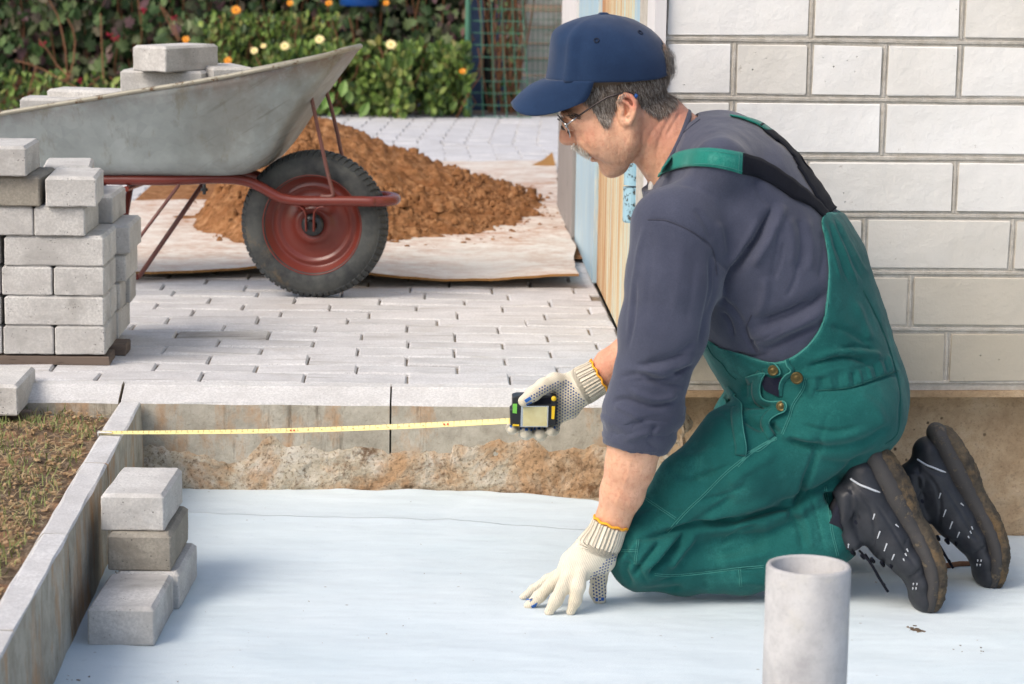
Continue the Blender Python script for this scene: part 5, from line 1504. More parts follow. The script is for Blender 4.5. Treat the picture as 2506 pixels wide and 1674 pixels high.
# collar line: cut along a plane across the neck
cb0, cb1 = PF(fc(1530, 850)), PF(fc(1262, 1385)); dcol = cb1-cb0; ncol = np.array([dcol[2], 0, -dcol[0]]); ncol /= np.linalg.norm(ncol)
if ncol[0] > 0: ncol = -ncol
plc = (X_-cb0[0])*ncol[0]+(Z_-cb0[2])*ncol[2]+ .0*Y_
near_neck = (np.abs(Y_-YM) < .105) & (Z_ > PF(fc(1262, 1400))[2]-.01)
S_.d = np.where(near_neck & (plc > -.0), np.maximum(S_.d, plc), S_.d).astype(f32)
V, F = S_.mesh(2)
SF = [
 ([c6(560, 560), c6(520, 620), c6(480, 700), c6(455, 780)], 3.5, -.006), ([c6(610, 480), c6(575, 545), c6(540, 600)], 3.5, -.005), ([c6(800, 800), c6(700, 850), c6(600, 885)], 4, -.005), ([c6(700, 905), c6(620, 945), c6(540, 975)], 4, -.004), ([c6(640, 1010), c6(560, 1030), c6(500, 1010)], 4, -.004),
 ([c6(300, 1015), c6(200, 1050), c6(90, 1060)], 4, -.005), ([c6(270, 1110), c6(180, 1125), c6(60, 1125)], 3.5, -.005), ([c6(320, 1060), c6(250, 1100), c6(200, 1110)], 3.5, -.005), ([c6(420, 650), c6(415, 760), c6(385, 860)], 3.5, -.004), ([c6(440, 850), c6(470, 880), c6(490, 950)], 4, -.005), ([c6(690, 560), c6(680, 640), c6(650, 720)], 4, -.003), ([c6(750, 640), c6(735, 720), c6(700, 790)], 5, -.003), ([c6(90, 700), c6(85, 850), c6(60, 1000)], 4, -.003), ([c6(250, 330), c6(330, 340), c6(420, 390)], 6, -.002),
 ([c6(655, 400), c6(600, 520), c6(520, 640), c6(475, 730), c6(440, 830)], 5, -.009), ([c6(640, 430), c6(590, 540), c6(510, 660), c6(450, 800)], 16, -.008), ([c6(690, 410), c6(640, 540), c6(560, 670)], 11, .007), ([c6(590, 470), c6(540, 570), c6(480, 660)], 9, .006),
 ([c6(400, 600), c6(430, 640), c6(490, 690)], 6, -.004), ([c6(395, 610), c6(400, 740), c6(370, 880), c6(345, 1000)], 8, -.006),
 ([c6(870, 770), c6(790, 830), c6(690, 880), c6(560, 915)], 6, -.006), ([c6(880, 750), c6(790, 815), c6(680, 865), c6(540, 895)], 18, -.007), ([c6(860, 830), c6(760, 890), c6(650, 935), c6(560, 960)], 14, .009), ([c6(830, 900), c6(720, 950), c6(600, 1010)], 8, -.006),
 ([c6(530, 900), c6(550, 960), c6(585, 1020)], 6, -.005), ([c6(430, 800), c6(480, 830), c6(530, 900)], 6, -.004),
 ([c6(700, 460), c6(725, 560), c6(720, 660)], 11, .004), ([c6(780, 470), c6(800, 560), c6(790, 690)], 10, .004), ([c6(745, 470), c6(765, 560), c6(755, 680)], 7, -.003), ([c6(840, 520), c6(850, 620), c6(830, 720)], 7, -.003),
 ([c6(560, 300), c6(600, 380), c6(650, 420)], 10, -.003), ([c6(420, 480), c6(440, 560), c6(450, 620)], 9, .004), ([c6(330, 430), c6(380, 500), c6(400, 560)], 8, -.003),
 ([c6(140, 475), c6(220, 480), c6(330, 530), c6(400, 590)], 3.5, -.0028), ([c6(130, 490), c6(100, 620), c6(75, 800), c6(60, 950)], 6, .003), ([c6(160, 520), c6(150, 700), c6(130, 880)], 9, -.0012),
 ([c6(280, 560), c6(270, 700), c6(240, 880)], 15, .0018), ([c6(330, 620), c6(320, 760), c6(290, 900)], 9, -.0014),
 ([c6(340, 960), c6(250, 1020), c6(130, 1050)], 8, -.004), ([c6(330, 1030), c6(230, 1075), c6(80, 1090)], 8, .005), ([c6(290, 1150), c6(200, 1140), c6(110, 1100), c6(20, 1110)], 7, -.006), ([c6(290, 1110), c6(200, 1100), c6(120, 1070)], 7, .005),
 ([c6(260, 1180), c6(170, 1200), c6(60, 1160)], 7, .006), ([c6(250, 1210), c6(160, 1230), c6(50, 1200), c6(-10, 1210)], 5, -.006), ([c6(240, 1290), c6(180, 1280), c6(110, 1290), c6(30, 1330), c6(-20, 1340)], 5, -.005), ([c6(180, 1300), c6(150, 1350), c6(160, 1395)], 5, -.004),
 ([c6(120, 1290), c6(60, 1250), c6(0, 1230)], 5, .004), ([c6(200, 1330), c6(120, 1340), c6(40, 1370)], 7, .004),
 ([c6(250, 190), c6(230, 260), c6(200, 300)], 5, -.002), ([c6(330, 60), c6(260, 130), c6(225, 190)], 4, -.0022), ([c6(660, 500), c6(665, 600), c6(640, 720)], 8, -.003), ([c6(620, 700), c6(610, 800), c6(580, 870)], 10, .004)]
V = folds(V, F, SF, YM, both=False)
N_ = vnorm(V, F); wv = np.array([.0022*fbm(p[0]*14, p[1]*14, p[2]*9, 3) for p in V]); V = V+N_*wv[:, None]
shirt = obj('shirt', V, F, M['shirt'], man, smooth=True); BS = bvh_of(V, F)
ca0, ca1 = PD(1482, 920, -.985), PD(1456, 1024, -.98); ce = (ca1-ca0)/np.linalg.norm(ca1-ca0); cn = np.array([ce[2], 0, -ce[0]]); A = []
for i in range(16):
    t = i/15; row = []
    for k in range(56):
        a = 2*PI*k/56; r_ = rr(90)*(1-t)+rr(76)*t; r_ += .0030*math.sin(PI*min(1, t*1.15))+.0030*fbm(math.cos(a)*2.2+t*2.5, math.sin(a)*2.2, t*3.2)+.0016*math.sin(t*13+math.cos(a)*2.2)
        if i in (0, 15): r_ -= .0045
        row.append(ca0+(ca1-ca0)*t+ce*(.010*math.cos(a)*(1-t)+.004*fbm(math.cos(a)*2, math.sin(a)*2, 7))+cn*math.cos(a)*r_+np.array([0, 1., 0])*math.sin(a)*r_*.93)
    A.append(row)
MB().grid(A, closed_v=True).obj('rolled_cuff', M['shirt'], shirt, smooth=True)
seam(BS, [[c6(140, 475), c6(220, 480), c6(330, 530), c6(400, 590), c6(420, 700)], [c6(560, 860), c6(540, 920), c6(580, 1010)], [c6(350, 70), c6(290, 120), c6(240, 180), c6(215, 260)]], .0009, 'seam', M['shirt_seam'], shirt)
colr = []
for t in np.linspace(0, 2*PI, 40, endpoint=False):   # collar band along the neck opening
    c = (cb0+cb1)/2; p = c+(cb1-cb0)/2*math.cos(t)*.96+np.array([0, .066, 0])*math.sin(t); colr.append(p+ncol*.001)
MB().tube(colr+[colr[0]], .0046, 8, cap=False).obj('collar', M['shirt'], shirt, smooth=True)
tl = MB(); q = [PD(1483, 408, YM-.045), PD(1500, 440, YM-.055), PD(1488, 500, YM-.05), PD(1468, 470, YM-.03)]
MB().tube([PD(1502, 400, YM-.02), PD(1494, 425, YM-.02), PD(1490, 450, YM-.02)], [.004, .006, .004], 8).obj('undershirt', M['white'], man, smooth=True)

# ------------------------------------------------ dungarees
h = .0034
gx, gy, gz = grid_axes((PD(1385, 1300, YM)[0]-.03, -1.075, -.20), (PD(2110, 900, YM)[0]+.06, -.50, PD(1900, 470, YM)[2]), h)
O_ = Field(gx, gy, gz)
torso(O_, 1.0, .0055, .02, upto=7, ks=.04)
X_, Y_, Z_ = np.meshgrid(O_.xs, O_.ys, O_.zs, indexing='ij')
Ym_ = np.where(Y_ > YM, 2*YM-Y_, Y_)
sub_ = O_.d < .03
PTS = np.stack([X_[sub_], Ym_[sub_], Z_[sub_]], 1).astype(float); UV = pjv(PTS)/K
EDGE = [(1610, 772), (1650, 795), (1700, 812), (1735, 824), (1775, 831), (1810, 822), (1845, 797), (1875, 760), (1893, 710), (1899, 640), (1897, 590), (1890, 545), (1883, 515), (1884, 500), (1896, 486), (1915, 488)]
EDGE = [tuple(p) for p in smooth_path(EDGE, 50)]
poly = EDGE+[(2300, 480), (2300, 1500), (1200, 1500), (1200, 800), (1580, 760)]
ins = insidepoly(UV[:, 0], UV[:, 1], poly); de, _ = polydist(UV, EDGE+[(2300, 480)])
sd = np.where(ins, -de, de)*K*MPP
O_.d[sub_] = np.maximum(O_.d[sub_], sd).astype(f32)
O_.ell(PD(1893, 925, YM), (rr(176), .188, rr(138)), .045)
O_.ell(PD(1912, 955, YM-.09), (rr(146), .105, rr(112)), .03); O_.ell(PD(1912, 955, YM+.09), (rr(144), .105, rr(112)), .03)
for far in (False, True):
    tubes(O_, THI, 1.0, .035, far=far, ks=.02, lat=.86 if not far else .8)
for far in (False, True):
    tubes(O_, CALF, 1.0, .024, far=far, ks=.012, lat=.9)
    f_ = [PD(1600, 1200, -.90), PD(1740, 1175, -.90), PD(1850, 1135, -.90), PD(1900, 1105, -.90)]
    if far: f_ = [shift(p, FDX*.7, FDY+.04) for p in f_]
    O_.tube(f_, [rr(34), rr(40), rr(38), rr(26)], [.05, .055, .05, .03], k=.014)
O_.ell(PD(1470, 1255, -.905), (rr(84), .072, rr(92)), .02)
# trouser hem opening and floor
for far in (False, True):
    a, b = PD(1912, 1203, -.90), PD(1950, 1180, -.90)
    if far: a, b = shift(a, FDX*.8, FDY+.04), shift(b, FDX*.8, FDY+.04)
    c_ = a+(b-a)*.2; e = (b-a)/np.linalg.norm(b-a); O_.tube([a-(b-a)*.5, a+(b-a)*3], rr(72), k=.003, op='s')
    cutd = (X_-c_[0])*e[0]+(Z_-c_[2])*e[2]
    reg = (Y_ < -.80 if not far else Y_ > -.82) & (Z_ < PD(1900, 1120, -.9)[2]+(0 if not far else .03)) & (X_ > c_[0]-.03)
    O_.d = np.where(reg, np.maximum(O_.d, cutd), O_.d).astype(f32)
O_.d = np.maximum(O_.d, (-.1862-O_.zs)[None, None, :]).astype(f32)
V, F = O_.mesh(2)
OF = [
 ([c3(1300, 930), c3(1180, 985), c3(1080, 1005)], 4, -.006), ([c3(900, 1130), c3(850, 1190), c3(800, 1230)], 3.5, -.005), ([c3(1000, 760), c3(1100, 740), c3(1220, 690)], 5, -.004), ([c3(820, 940), c3(900, 930), c3(980, 940)], 5, -.003), ([c6(760, 1300), c6(880, 1330), c6(1000, 1310)], 5, -.004), ([c6(900, 1000), c6(980, 985), c6(1060, 1000)], 4, -.004), ([c6(880, 900), c6(960, 930), c6(1040, 980)], 7, -.004), ([c3(1350, 1000), c3(1250, 1040), c3(1160, 1100)], 5, -.004), ([c5s(200, 540), c5s(150, 600), c5s(60, 700)], 5, -.005), ([c3(680, 1100), c3(720, 1190), c3(800, 1300)], 4, -.004), ([c3(1060, 880), c3(1180, 850), c3(1300, 790)], 6, -.004),
 # gathers from the strap joint down the back
 ([c6(880, 470), c6(930, 600), c6(990, 740)], 4, .004), ([c6(860, 500), c6(890, 620), c6(920, 720)], 4, .003), ([c6(900, 460), c6(970, 590), c6(1030, 700)], 4, .003), ([c6(870, 480), c6(910, 610), c6(960, 740)], 3.5, -.003), ([c6(890, 465), c6(950, 600), c6(1010, 720)], 3.5, -.003),
 # waist
 ([c6(780, 1075), c6(860, 1040), c6(960, 1030), c6(1040, 1060)], 7, -.008), ([c6(800, 1050), c6(900, 1010), c6(1030, 1015), c6(1080, 1030)], 8, .006), ([c6(700, 1100), c6(800, 1105), c6(900, 1085), c6(1000, 1075)], 6, .004),
 ([c6(820, 1165), c6(960, 1155), c6(1100, 1110), c6(1150, 1095)], 4, -.005), ([c6(860, 1095), c6(980, 1075), c6(1060, 1060)], 3.5, -.003),
 ([c6(870, 1100), c6(885, 1160)], 3.5, .004), ([c6(905, 1095), c6(915, 1155)], 3.5, -.003), ([c6(940, 1090), c6(950, 1150)], 4, .004), ([c6(985, 1080), c6(1000, 1140)], 4, .004), ([c6(965, 1085), c6(975, 1145)], 3, -.003), ([c6(1025, 1068), c6(1045, 1125)], 4, .004), ([c6(1070, 1045), c6(1090, 1105)], 4, .004), ([c6(1050, 1055), c6(1068, 1115)], 3, -.003), ([c6(1110, 1020), c6(1130, 1085)], 4, .004), ([c6(1092, 1035), c6(1110, 1095)], 3, -.003), ([c6(840, 1105), c6(850, 1160)], 4, -.003), ([c6(815, 1110), c6(820, 1160)], 4, .004), ([c6(1140, 1000), c6(1160, 1070)], 4, .003),
 ([c6(1000, 740), c6(1080, 900), c6(1130, 1040), c6(1160, 1180), c6(1150, 1330)], 3, -.0022),
 ([c6(980, 800), c6(1020, 900), c6(1040, 960)], 9, .004),
 # side opening folds
 ([hb(640, 790), hb(800, 790), hb(1000, 800)], 6, -.010), ([hb(640, 880), hb(850, 860), hb(1050, 850)], 6, .006), ([hb(620, 950), hb(760, 1040), hb(900, 1120)], 8, -.010), ([hb(980, 1000), hb(1000, 1080), hb(1080, 1160)], 9, -.010), ([hb(700, 980), hb(850, 940), hb(950, 930)], 10, .006),
 ([hb(1420, 430), hb(1400, 600), hb(1280, 800), hb(1220, 980), hb(1150, 1170)], 4, -.0025), ([hb(1480, 440), hb(1500, 560), hb(1480, 680)], 6, .004), ([hb(650, 700), hb(640, 560), hb(700, 440)], 6, -.005),
 ([hb(200, 850), hb(330, 880), hb(440, 960), hb(500, 1080)], 8, -.004), ([hb(420, 740), hb(520, 800), hb(590, 850)], 5, -.005), ([hb(1180, 1200), hb(1400, 1290), hb(1568, 1310)], 9, -.006), ([hb(1100, 1180), hb(1300, 1200), hb(1568, 1190)], 9, .005),
 # hips and thigh
 ([c6(700, 1370), c6(860, 1400), c6(1020, 1370), c6(1120, 1300)], 10, -.006), ([c6(700, 1340), c6(880, 1360), c6(1040, 1320)], 11, .005), ([c6(820, 1450), c6(960, 1460), c6(1080, 1400)], 10, -.004), ([c6(980, 1180), c6(1060, 1240), c6(1100, 1320)], 14, .004),
 # crease between thigh and calf
 ([c3(1700, 450), c3(1560, 880), c3(1444, 920), c3(1240, 980), c3(1060, 1010), c3(900, 1040), c3(720, 1080)], 8, -.016), ([c5s(470, 350), c5s(300, 500), c5s(120, 590), c5s(0, 615)], 8, -.010),
 ([c3(1440, 870), c3(1240, 930), c3(1060, 970)], 11, .007), ([c3(1000, 1030), c3(920, 1130), c3(860, 1200), c3(800, 1260)], 7, -.012), ([c3(1040, 1040), c3(960, 1140), c3(900, 1220)], 9, .008), ([c3(940, 1050), c3(850, 1160), c3(790, 1230)], 8, .007), ([c3(860, 1080), c3(780, 1180), c3(720, 1260)], 6, -.008), ([c3(760, 1070), c3(700, 1140), c3(640, 1200)], 8, .005),
 ([c3(1240, 850), c3(1120, 930), c3(1010, 1010)], 8, -.005), ([c3(700, 950), c3(800, 900), c3(900, 900)], 10, -.004), ([c3(880, 700), c3(1000, 760), c3(1140, 720)], 12, -.004), ([c3(900, 640), c3(1020, 660), c3(1180, 600)], 12, .004), ([c3(1444, 640), c3(1300, 720), c3(1200, 800)], 12, .004),
 ([c3(830, 1290), c3(1000, 1250), c3(1200, 1230), c3(1380, 1220)], 3, -.003), ([c3(1100, 1150), c3(1250, 1120), c3(1400, 1060)], 12, -.005), ([c3(1150, 1190), c3(1300, 1170), c3(1440, 1130)], 12, .005), ([c5s(60, 640), c5s(120, 740), c5s(140, 860)], 8, -.005), ([c5s(180, 560), c5s(220, 700), c5s(250, 860)], 5, -.004), ([c5s(100, 610), c5s(170, 720), c5s(190, 850)], 9, .005),
 ([c3(980, 1320), c3(860, 1330), c3(740, 1330)], 9, -.005), ([c3(700, 1180), c3(680, 1240), c3(720, 1310)], 7, -.006), ([c3(1240, 1290), c3(1330, 1290), c3(1400, 1300)], 9, .003)]
V = folds(V, F, OF, YM, both=False)
N_ = vnorm(V, F); wv = np.array([.0024*fbm(p[0]*12, p[1]*12, p[2]*12, 3)+.0009*fbm(p[0]*38, p[1]*38, p[2]*38, 2) for p in V]); V = V+N_*wv[:, None]; V[:, 2] = np.maximum(V[:, 2], -.1868)
UVd = pjv(np.stack([V[:, 0], np.where(V[:, 1] > YM, 2*YM-V[:, 1], V[:, 1]), V[:, 2]], 1))/K
de, _ = polydist(UVd, EDGE); edgev = np.exp(-(de/4.5)**2)
dung = obj('dungarees', V, F, M['overall'], man, smooth=True, attrs={'edge': edgev}); BO = bvh_of(V, F)
def dbl(L, g=4.5):
    L = smooth_path(L, 24); T = np.gradient(L, axis=0); n = np.stack([-T[:, 1], T[:, 0]], 1); n /= np.linalg.norm(n, axis=1)[:, None]
    return [L, L+n*g]
seams = []
for L in [[c3(890, 1035), c3(985, 930), c3(1080, 840), c3(1180, 740), c3(1290, 650), c3(1380, 590), c3(1444, 560), hb(650, 1440)], [hb(540, 1568), hb(650, 1450), hb(760, 1360), hb(830, 1350), hb(1030, 1190)], [hb(1430, 450), hb(1390, 600), hb(1270, 790), hb(1220, 950), hb(1130, 1170)],
          [c3(770, 850), c3(850, 905), c3(940, 965)], [c3(830, 1245), c3(930, 1250), c3(1100, 1235), c3(1250, 1215), c3(1380, 1205)], [c3(750, 1075), c3(742, 1140), c3(735, 1200)], [c3(1262, 1215), c3(1270, 1310)], [c3(660, 1125), c3(745, 1125)], [c5s(262, 520), c5s(285, 640), c5s(300, 760), c5s(330, 885)]]: seams += dbl(L)
seam(BO, seams, .0006, 'stitching', M['thread'], dung)
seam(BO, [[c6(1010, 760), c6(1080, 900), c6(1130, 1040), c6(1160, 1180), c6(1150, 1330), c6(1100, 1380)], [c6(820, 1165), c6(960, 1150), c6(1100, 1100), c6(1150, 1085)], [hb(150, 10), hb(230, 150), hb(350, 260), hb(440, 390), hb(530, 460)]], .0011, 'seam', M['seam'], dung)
# edge piping along the cut
seam(BO, [[(a*K+2, b*K+2.5) for a, b in EDGE[1:-3]]], .0008, 'hem', M['thread'], dung, off=0, n=90)
# opened side placket: curled flap edges standing off the hip, dark cloth in the gap
def ribbon(L, wpx, off, thick, name, mat, side=1, curl=0.0):
    L = smooth_path(L, 40); T = np.gradient(L, axis=0); n = np.stack([-T[:, 1], T[:, 0]], 1)*side; n /= np.linalg.norm(n, axis=1)[:, None]
    A = []
    for i in range(len(L)):
        row = []; sw = math.sin(PI*i/(len(L)-1))**.5
        for q, w_ in enumerate(np.linspace(0, 1, 5)):
            p, nn = hit(BO, *(L[i]+n[i]*wpx*w_)); 
            if p is None: p = PD(*(L[i]/K), -1.0)
            lift = off*(1-w_)*sw+curl*math.sin(w_*PI)*.3
            p = p-ray(*L[i])/np.linalg.norm(ray(*L[i]))*(lift+.0008)
            row.append(p)
        A.append(row)
    o_ = MB().grid(A).obj(name, mat, dung, smooth=True); md = o_.modifiers.new('cloth', 'SOLIDIFY'); md.thickness = thick; md.offset = 0
    MB().tube([r_[0] for r_ in A], .0011, 6).obj('flap_edge', M['thread'], dung, smooth=True)
pg = [hb(900, 420), hb(1010, 450), hb(1110, 430), hb(1140, 480), hb(1080, 560), hb(1075, 690), hb(960, 640), hb(890, 600), hb(860, 520)]
pts3 = [hit(BO, *p)[0] for p in pg]
if all(p is not None for p in pts3):
    cen = sum(pts3)/len(pts3); vw = ray(*hb(980, 540)); vw = vw/np.linalg.norm(vw)
    pp = [p-vw*.0035 for p in pts3]+[cen-vw*.0045]
    MB().add(pp, [(i, (i+1) % len(pg), len(pg)) for i in range(len(pg))]).obj('undercloth', M['navy'], man)
ribbon([hb(600, 790), hb(560, 730), hb(500, 680), hb(520, 650)][::-1]+[hb(600, 900), hb(610, 1020), hb(625, 1130), hb(645, 1240), hb(658, 1340), hb(650, 1440)], 26, .012, .0022, 'pocket_flap', M['overall'], side=1)
ribbon([hb(650, 440), hb(780, 400), hb(900, 385), hb(860, 450), hb(835, 540), hb(835, 640), hb(870, 715), hb(960, 745), hb(1060, 745), hb(1140, 745), hb(1175, 800), hb(1150, 870), hb(1060, 910), hb(980, 960), hb(945, 1020), hb(970, 1080), hb(1035, 1180)], 20, .009, .0022, 'placket', M['overall'], side=1)
ribbon([hb(870, 385), hb(960, 390), hb(1040, 410), hb(1090, 390), hb(1080, 330), hb(1020, 265), hb(960, 250)], 12, .006, .002, 'waist_tab', M['overall'], side=-1)
ribbon([hb(1160, 200), hb(1180, 290), hb(1230, 360), hb(1150, 420), hb(1090, 520), hb(1075, 680)], 9, .004, .002, 'waist_tab', M['overall'], side=-1)
for (u, v, s) in [(1010, 340, .0085), (1310, 432, .0098), (1118, 808, .0085)]:
    p, nn = hit(BO, *hb(u, v)); 
    if p is None: continue
    n_ = -ray(*hb(u, v)); n_ /= np.linalg.norm(n_); n_ = n_*.7+nn*.3; n_ /= np.linalg.norm(n_); q = Vector(n_).to_track_quat('Z', 'Y').to_matrix()
    prof = [(0, .0042), (s*.35, .0040), (s*.5, .0030), (s*.72, .0032), (s*.9, .0045), (s, .0030), (s, 0), (s*.6, -.001)]
    MB().lathe(prof, tuple(p+n_*.006), n=24, M=q).obj('button', M['brass'], dung, smooth=True)

# ------------------------------------------------ braces
def strap(pts, wd, mat, name, b, off=.002, thick=.002, wave=0.0, parent=man):
    """pts: overview px and plane; snapped onto the shirt"""
    L = smooth_path([list(PD(u, v, y)) for u, v, y in pts], 44); A = []
    ps = [near_pt(b, p, off) for p in L]
    P_ = np.array([p[0] for p in ps]); Nn = np.array([p[1] for p in ps])
    for it in range(3): P_[1:-1] = (P_[:-2]+2*P_[1:-1]+P_[2:])/4; Nn[1:-1] = (Nn[:-2]+2*Nn[1:-1]+Nn[2:])/4
    T = np.gradient(P_, axis=0)
    for i in range(len(L)):
        s_ = np.cross(T[i], Nn[i]); s_ /= np.linalg.norm(s_); row = []
        for q in np.linspace(-1, 1, 7):
            p = P_[i]+s_*(wd/2*q*(1+wave*.18*math.sin(i*1.1+q)))
            pp, nn = near_pt(b, p, off)
            row.append(pp+Nn[i]*(wave*.0022*math.sin(i*1.25+q*1.3)+wave*.0012))
        A.append(row)
    o_ = MB().grid(A).obj(name, mat, parent, smooth=True); md = o_.modifiers.new('web', 'SOLIDIFY'); md.thickness = thick; md.offset = 1
    return o_, A
def strap_stitch(o_, A):
    mb = MB()
    for c in (0.08, .92):
        L = [np.array(r_[0])*(1-c)+np.array(r_[-1])*c for r_ in A]
        L = [near_pt(BS, p, .0046)[0] for p in L]; mb.tube(L, .0006, 4)
    for i in (-2, -3): mb.tube([near_pt(BS, p, .0046)[0] for p in A[i]], .0006, 4)
    mb.obj('stitching', M['thread'], o_)
def strap_px(up_, lo_, Yg, mat, name, off=.0022, wave=0.0):
    U = smooth_path(up_, 40); Lw = smooth_path(lo_, 40); A = []
    for i in range(40):
        row = []
        for q in np.linspace(0, 1, 6):
            u, v = U[i]*(1-q)+Lw[i]*q
            p, nn = hit(BS, u, v, off)
            g_ = P(u, v, Yg[0]+(Yg[1]-Yg[0])*i/39)
            if p is None or abs(p[1]-g_[1]) > .16:
                p0_, nn = near_pt(BS, g_, off); p = P(u, v, p0_[1])
            row.append(p+nn*(wave*.0018*math.sin(i*1.15+q*1.3)+wave*.001))
        A.append(row)
    A = np.array(A)
    for it in range(3): A[1:-1] = (A[:-2]+2*A[1:-1]+A[2:])/4
    o_ = MB().grid(A).obj(name, mat, man, smooth=True); md = o_.modifiers.new('web', 'SOLIDIFY'); md.thickness = .0028; md.offset = 0
    return o_, A
cc = lambda L: [c6(*p) for p in L]
o1, A1 = strap_px(cc([(200, 266), (212, 247), (250, 215), (310, 196), (380, 190), (450, 196), (524, 210)]), cc([(190, 306), (204, 293), (240, 278), (310, 262), (380, 260), (450, 270), (521, 291)]), (-.93, -.9), M['overall_light'], 'strap', .0034)
strap_px(cc([(516, 209), (600, 236), (700, 298), (780, 360), (850, 428), (885, 470)]), cc([(514, 289), (590, 308), (665, 350), (725, 392), (790, 418), (840, 462), (862, 492)]), (-.9, -.82), M['elastic'], 'elastic_strap', .0022, wave=1.0)
o2, A2 = strap_px(cc([(470, 60), (520, 66), (560, 76), (600, 92), (638, 120)]), cc([(478, 64), (515, 76), (545, 90), (570, 102), (596, 118)]), (-.70, -.70), M['overall_light'], 'strap', .0034)
strap_px(cc([(596, 90), (640, 120), (705, 168), (772, 236), (815, 300), (862, 365), (896, 432)]), cc([(586, 108), (636, 150), (690, 205), (740, 262), (790, 340), (826, 402), (866, 452)]), (-.70, -.78), M['elastic'], 'elastic_strap', .0022, wave=.8)
for o_, A_ in ((o1, A1), (o2, A2)):
    mb = MB(); up_ = -np.array(ray(1700, 400)); up_ /= np.linalg.norm(up_)
    for c in (1, 4): mb.tube([A_[i][c]*(.75)+A_[i][0 if c == 1 else 5]*.25+up_*.0022 for i in range(40)], .0005, 4)
    mb.tube([A_[37][c]+up_*.0022 for c in range(6)], .0005, 4); mb.obj('stitching', M['thread'], o_)['kind'] = 'stuff'

# ------------------------------------------------ cap
cap = None
axx = PF(fc(868, 112)); 
front = [(425, 618), (443, 520), (455, 420), (464, 320), (484, 246), (530, 205), (620, 163), (740, 130), (868, 110)]
back = [(1400, 560), (1388, 470), (1360, 395), (1322, 330), (1290, 285), (1215, 218), (1110, 158), (1000, 128), (868, 110)]
NT_, NP = 26, 72
fp = smooth_path([list(PF(fc(*p))) for p in front], NT_); bp = smooth_path([list(PF(fc(*p))) for p in back], NT_)
hs = smooth_path([(.088, fp[0][2]-.002), (.0885, .0), (.087, .0), (.083, .0), (.074, .0), (.060, .0), (.042, .0), (.021, .0), (0, 0)], NT_)
ztop_ = axx[2]
A = []; AA = []
side_w = smooth_path([(.0865, 0), (.088, .14), (.0885, .3), (.086, .46), (.079, .62), (.068, .76), (.050, .88), (.027, .965), (0, 1)], NT_)
zb_ = (fp[0][2]+bp[0][2])/2
for i in range(NT_):
    row = []
    for k in range(NP):
        a = 2*PI*k/NP; ca_, sa_ = math.cos(a), math.sin(a)
        pr = fp[i] if ca_ > 0 else bp[i]; rx_ = abs(pr[0]-axx[0])
        zs_ = zb_+(ztop_-zb_)*side_w[i][1]-.004*(1-side_w[i][1]); wgt = ca_*ca_
        z = pr[2]*wgt+zs_*(1-wgt)
        e = .92; cx_ = abs(ca_)**e*(1 if ca_ > 0 else -1); sx_ = abs(sa_)**e*(1 if sa_ > 0 else -1)
        bump_ = 0
        for s_ in (-1, 1):
            d_ = abs((a if a < PI else a-2*PI)-s_*rad(52)); bump_ += .0042*math.exp(-(d_/.09)**2)-.0022*math.exp(-((d_-.22)/.12)**2)*math.sin(PI*min(1, i/(NT_-1)*1.05))
        r_ = 1+bump_/.09
        row.append((axx[0]-cx_*rx_*r_, YM-sx_*side_w[i][0]*r_, z+.0012*fbm(a*2, i*.25, 3)))
    A.append(row)
A = np.array(A)
capm = MB().grid(A, closed_v=True, flip=True)
keep = []
for f_ in capm.f:      # opening above the back strap
    c_ = np.mean([capm.v[i] for i in f_], axis=0); u, v = pj(c_)
    ang = math.atan2(c_[1]-YM, c_[0]-axx[0])
    zz_ = c_[2]; zlo = PF(fc(1390, 452))[2]; zhi = PF(fc(1325, 322))[2]
    if abs(ang) < .42 and zlo < zz_ < zhi - .05*abs(ang)**2: continue
    keep.append(f_)
capm.f = keep
cap = capm.obj('cap', M['cap'], man, smooth=True); md = cap.modifiers.new('cloth', 'SOLIDIFY'); md.thickness = .0022; md.offset = 0
# brim
NS, NB = 37, 16; A = []
c_root = fp[0]; tip = PF(fc(163, 790))
for j in range(NB):
    t = j/(NB-1); row = []
    for i in range(NS):
        s_ = -1+2*i/(NS-1); ang = s_*rad(80)
        inner = np.array([axx[0]-math.cos(ang)**.92*abs(fp[0][0]-axx[0])*1.0, YM+abs(math.sin(ang))**.92*np.sign(s_)*.087, fp[0][2]*math.cos(ang)**2+(zb_-.004)*math.sin(ang)**2+.002])
        wy = abs(s_)**1.7
        xo = tip[0]+.012*abs(s_)**2+.098*abs(s_)**4.5; yo = YM+s_*.080; zo = tip[2]-.034*abs(s_)**1.6+.042*abs(s_)**7
        outer = np.array([xo, yo, zo])
        p = inner*(1-t)+outer*t; p[2] += .007*math.sin(PI*t)*(1-.4*wy)-.012*math.sin(PI*t)*wy
        row.append(p)
    A.append(row)
br = MB().grid(A).obj('brim', M['cap'], cap, smooth=True); md = br.modifiers.new('board', 'SOLIDIFY'); md.thickness = .0032; md.offset = 0
MB().lathe([(0, .0042), (.006, .004), (.0088, .002), (.009, -.002)], tuple(axx+np.array([0, 0, -.0005])), n=20).obj('top_button', M['cap'], cap, smooth=True)
pz = smooth_path([list(PF(fc(1325, 505), YM-.036)), list(PF(fc(1372, 500), YM-.024)), list(PF(fc(1392, 498), YM)), list(PF(fc(1372, 500), YM+.024)), list(PF(fc(1325, 505), YM+.036))], 20)
MB().tube(list(pz), .0022, 8, up=(0, 0, 1), rb=.0022).obj('back_strap', M['cap'], cap, smooth=True)
stp = MB().grid([[p+np.array([0, 0, z]) for z in np.linspace(-.013, .013, 5)] for p in pz]).obj('back_strap', M['cap'], cap, smooth=True); md = stp.modifiers.new('w', 'SOLIDIFY'); md.thickness = .003
dg = bpy.context.evaluated_depsgraph_get(); dg.update()
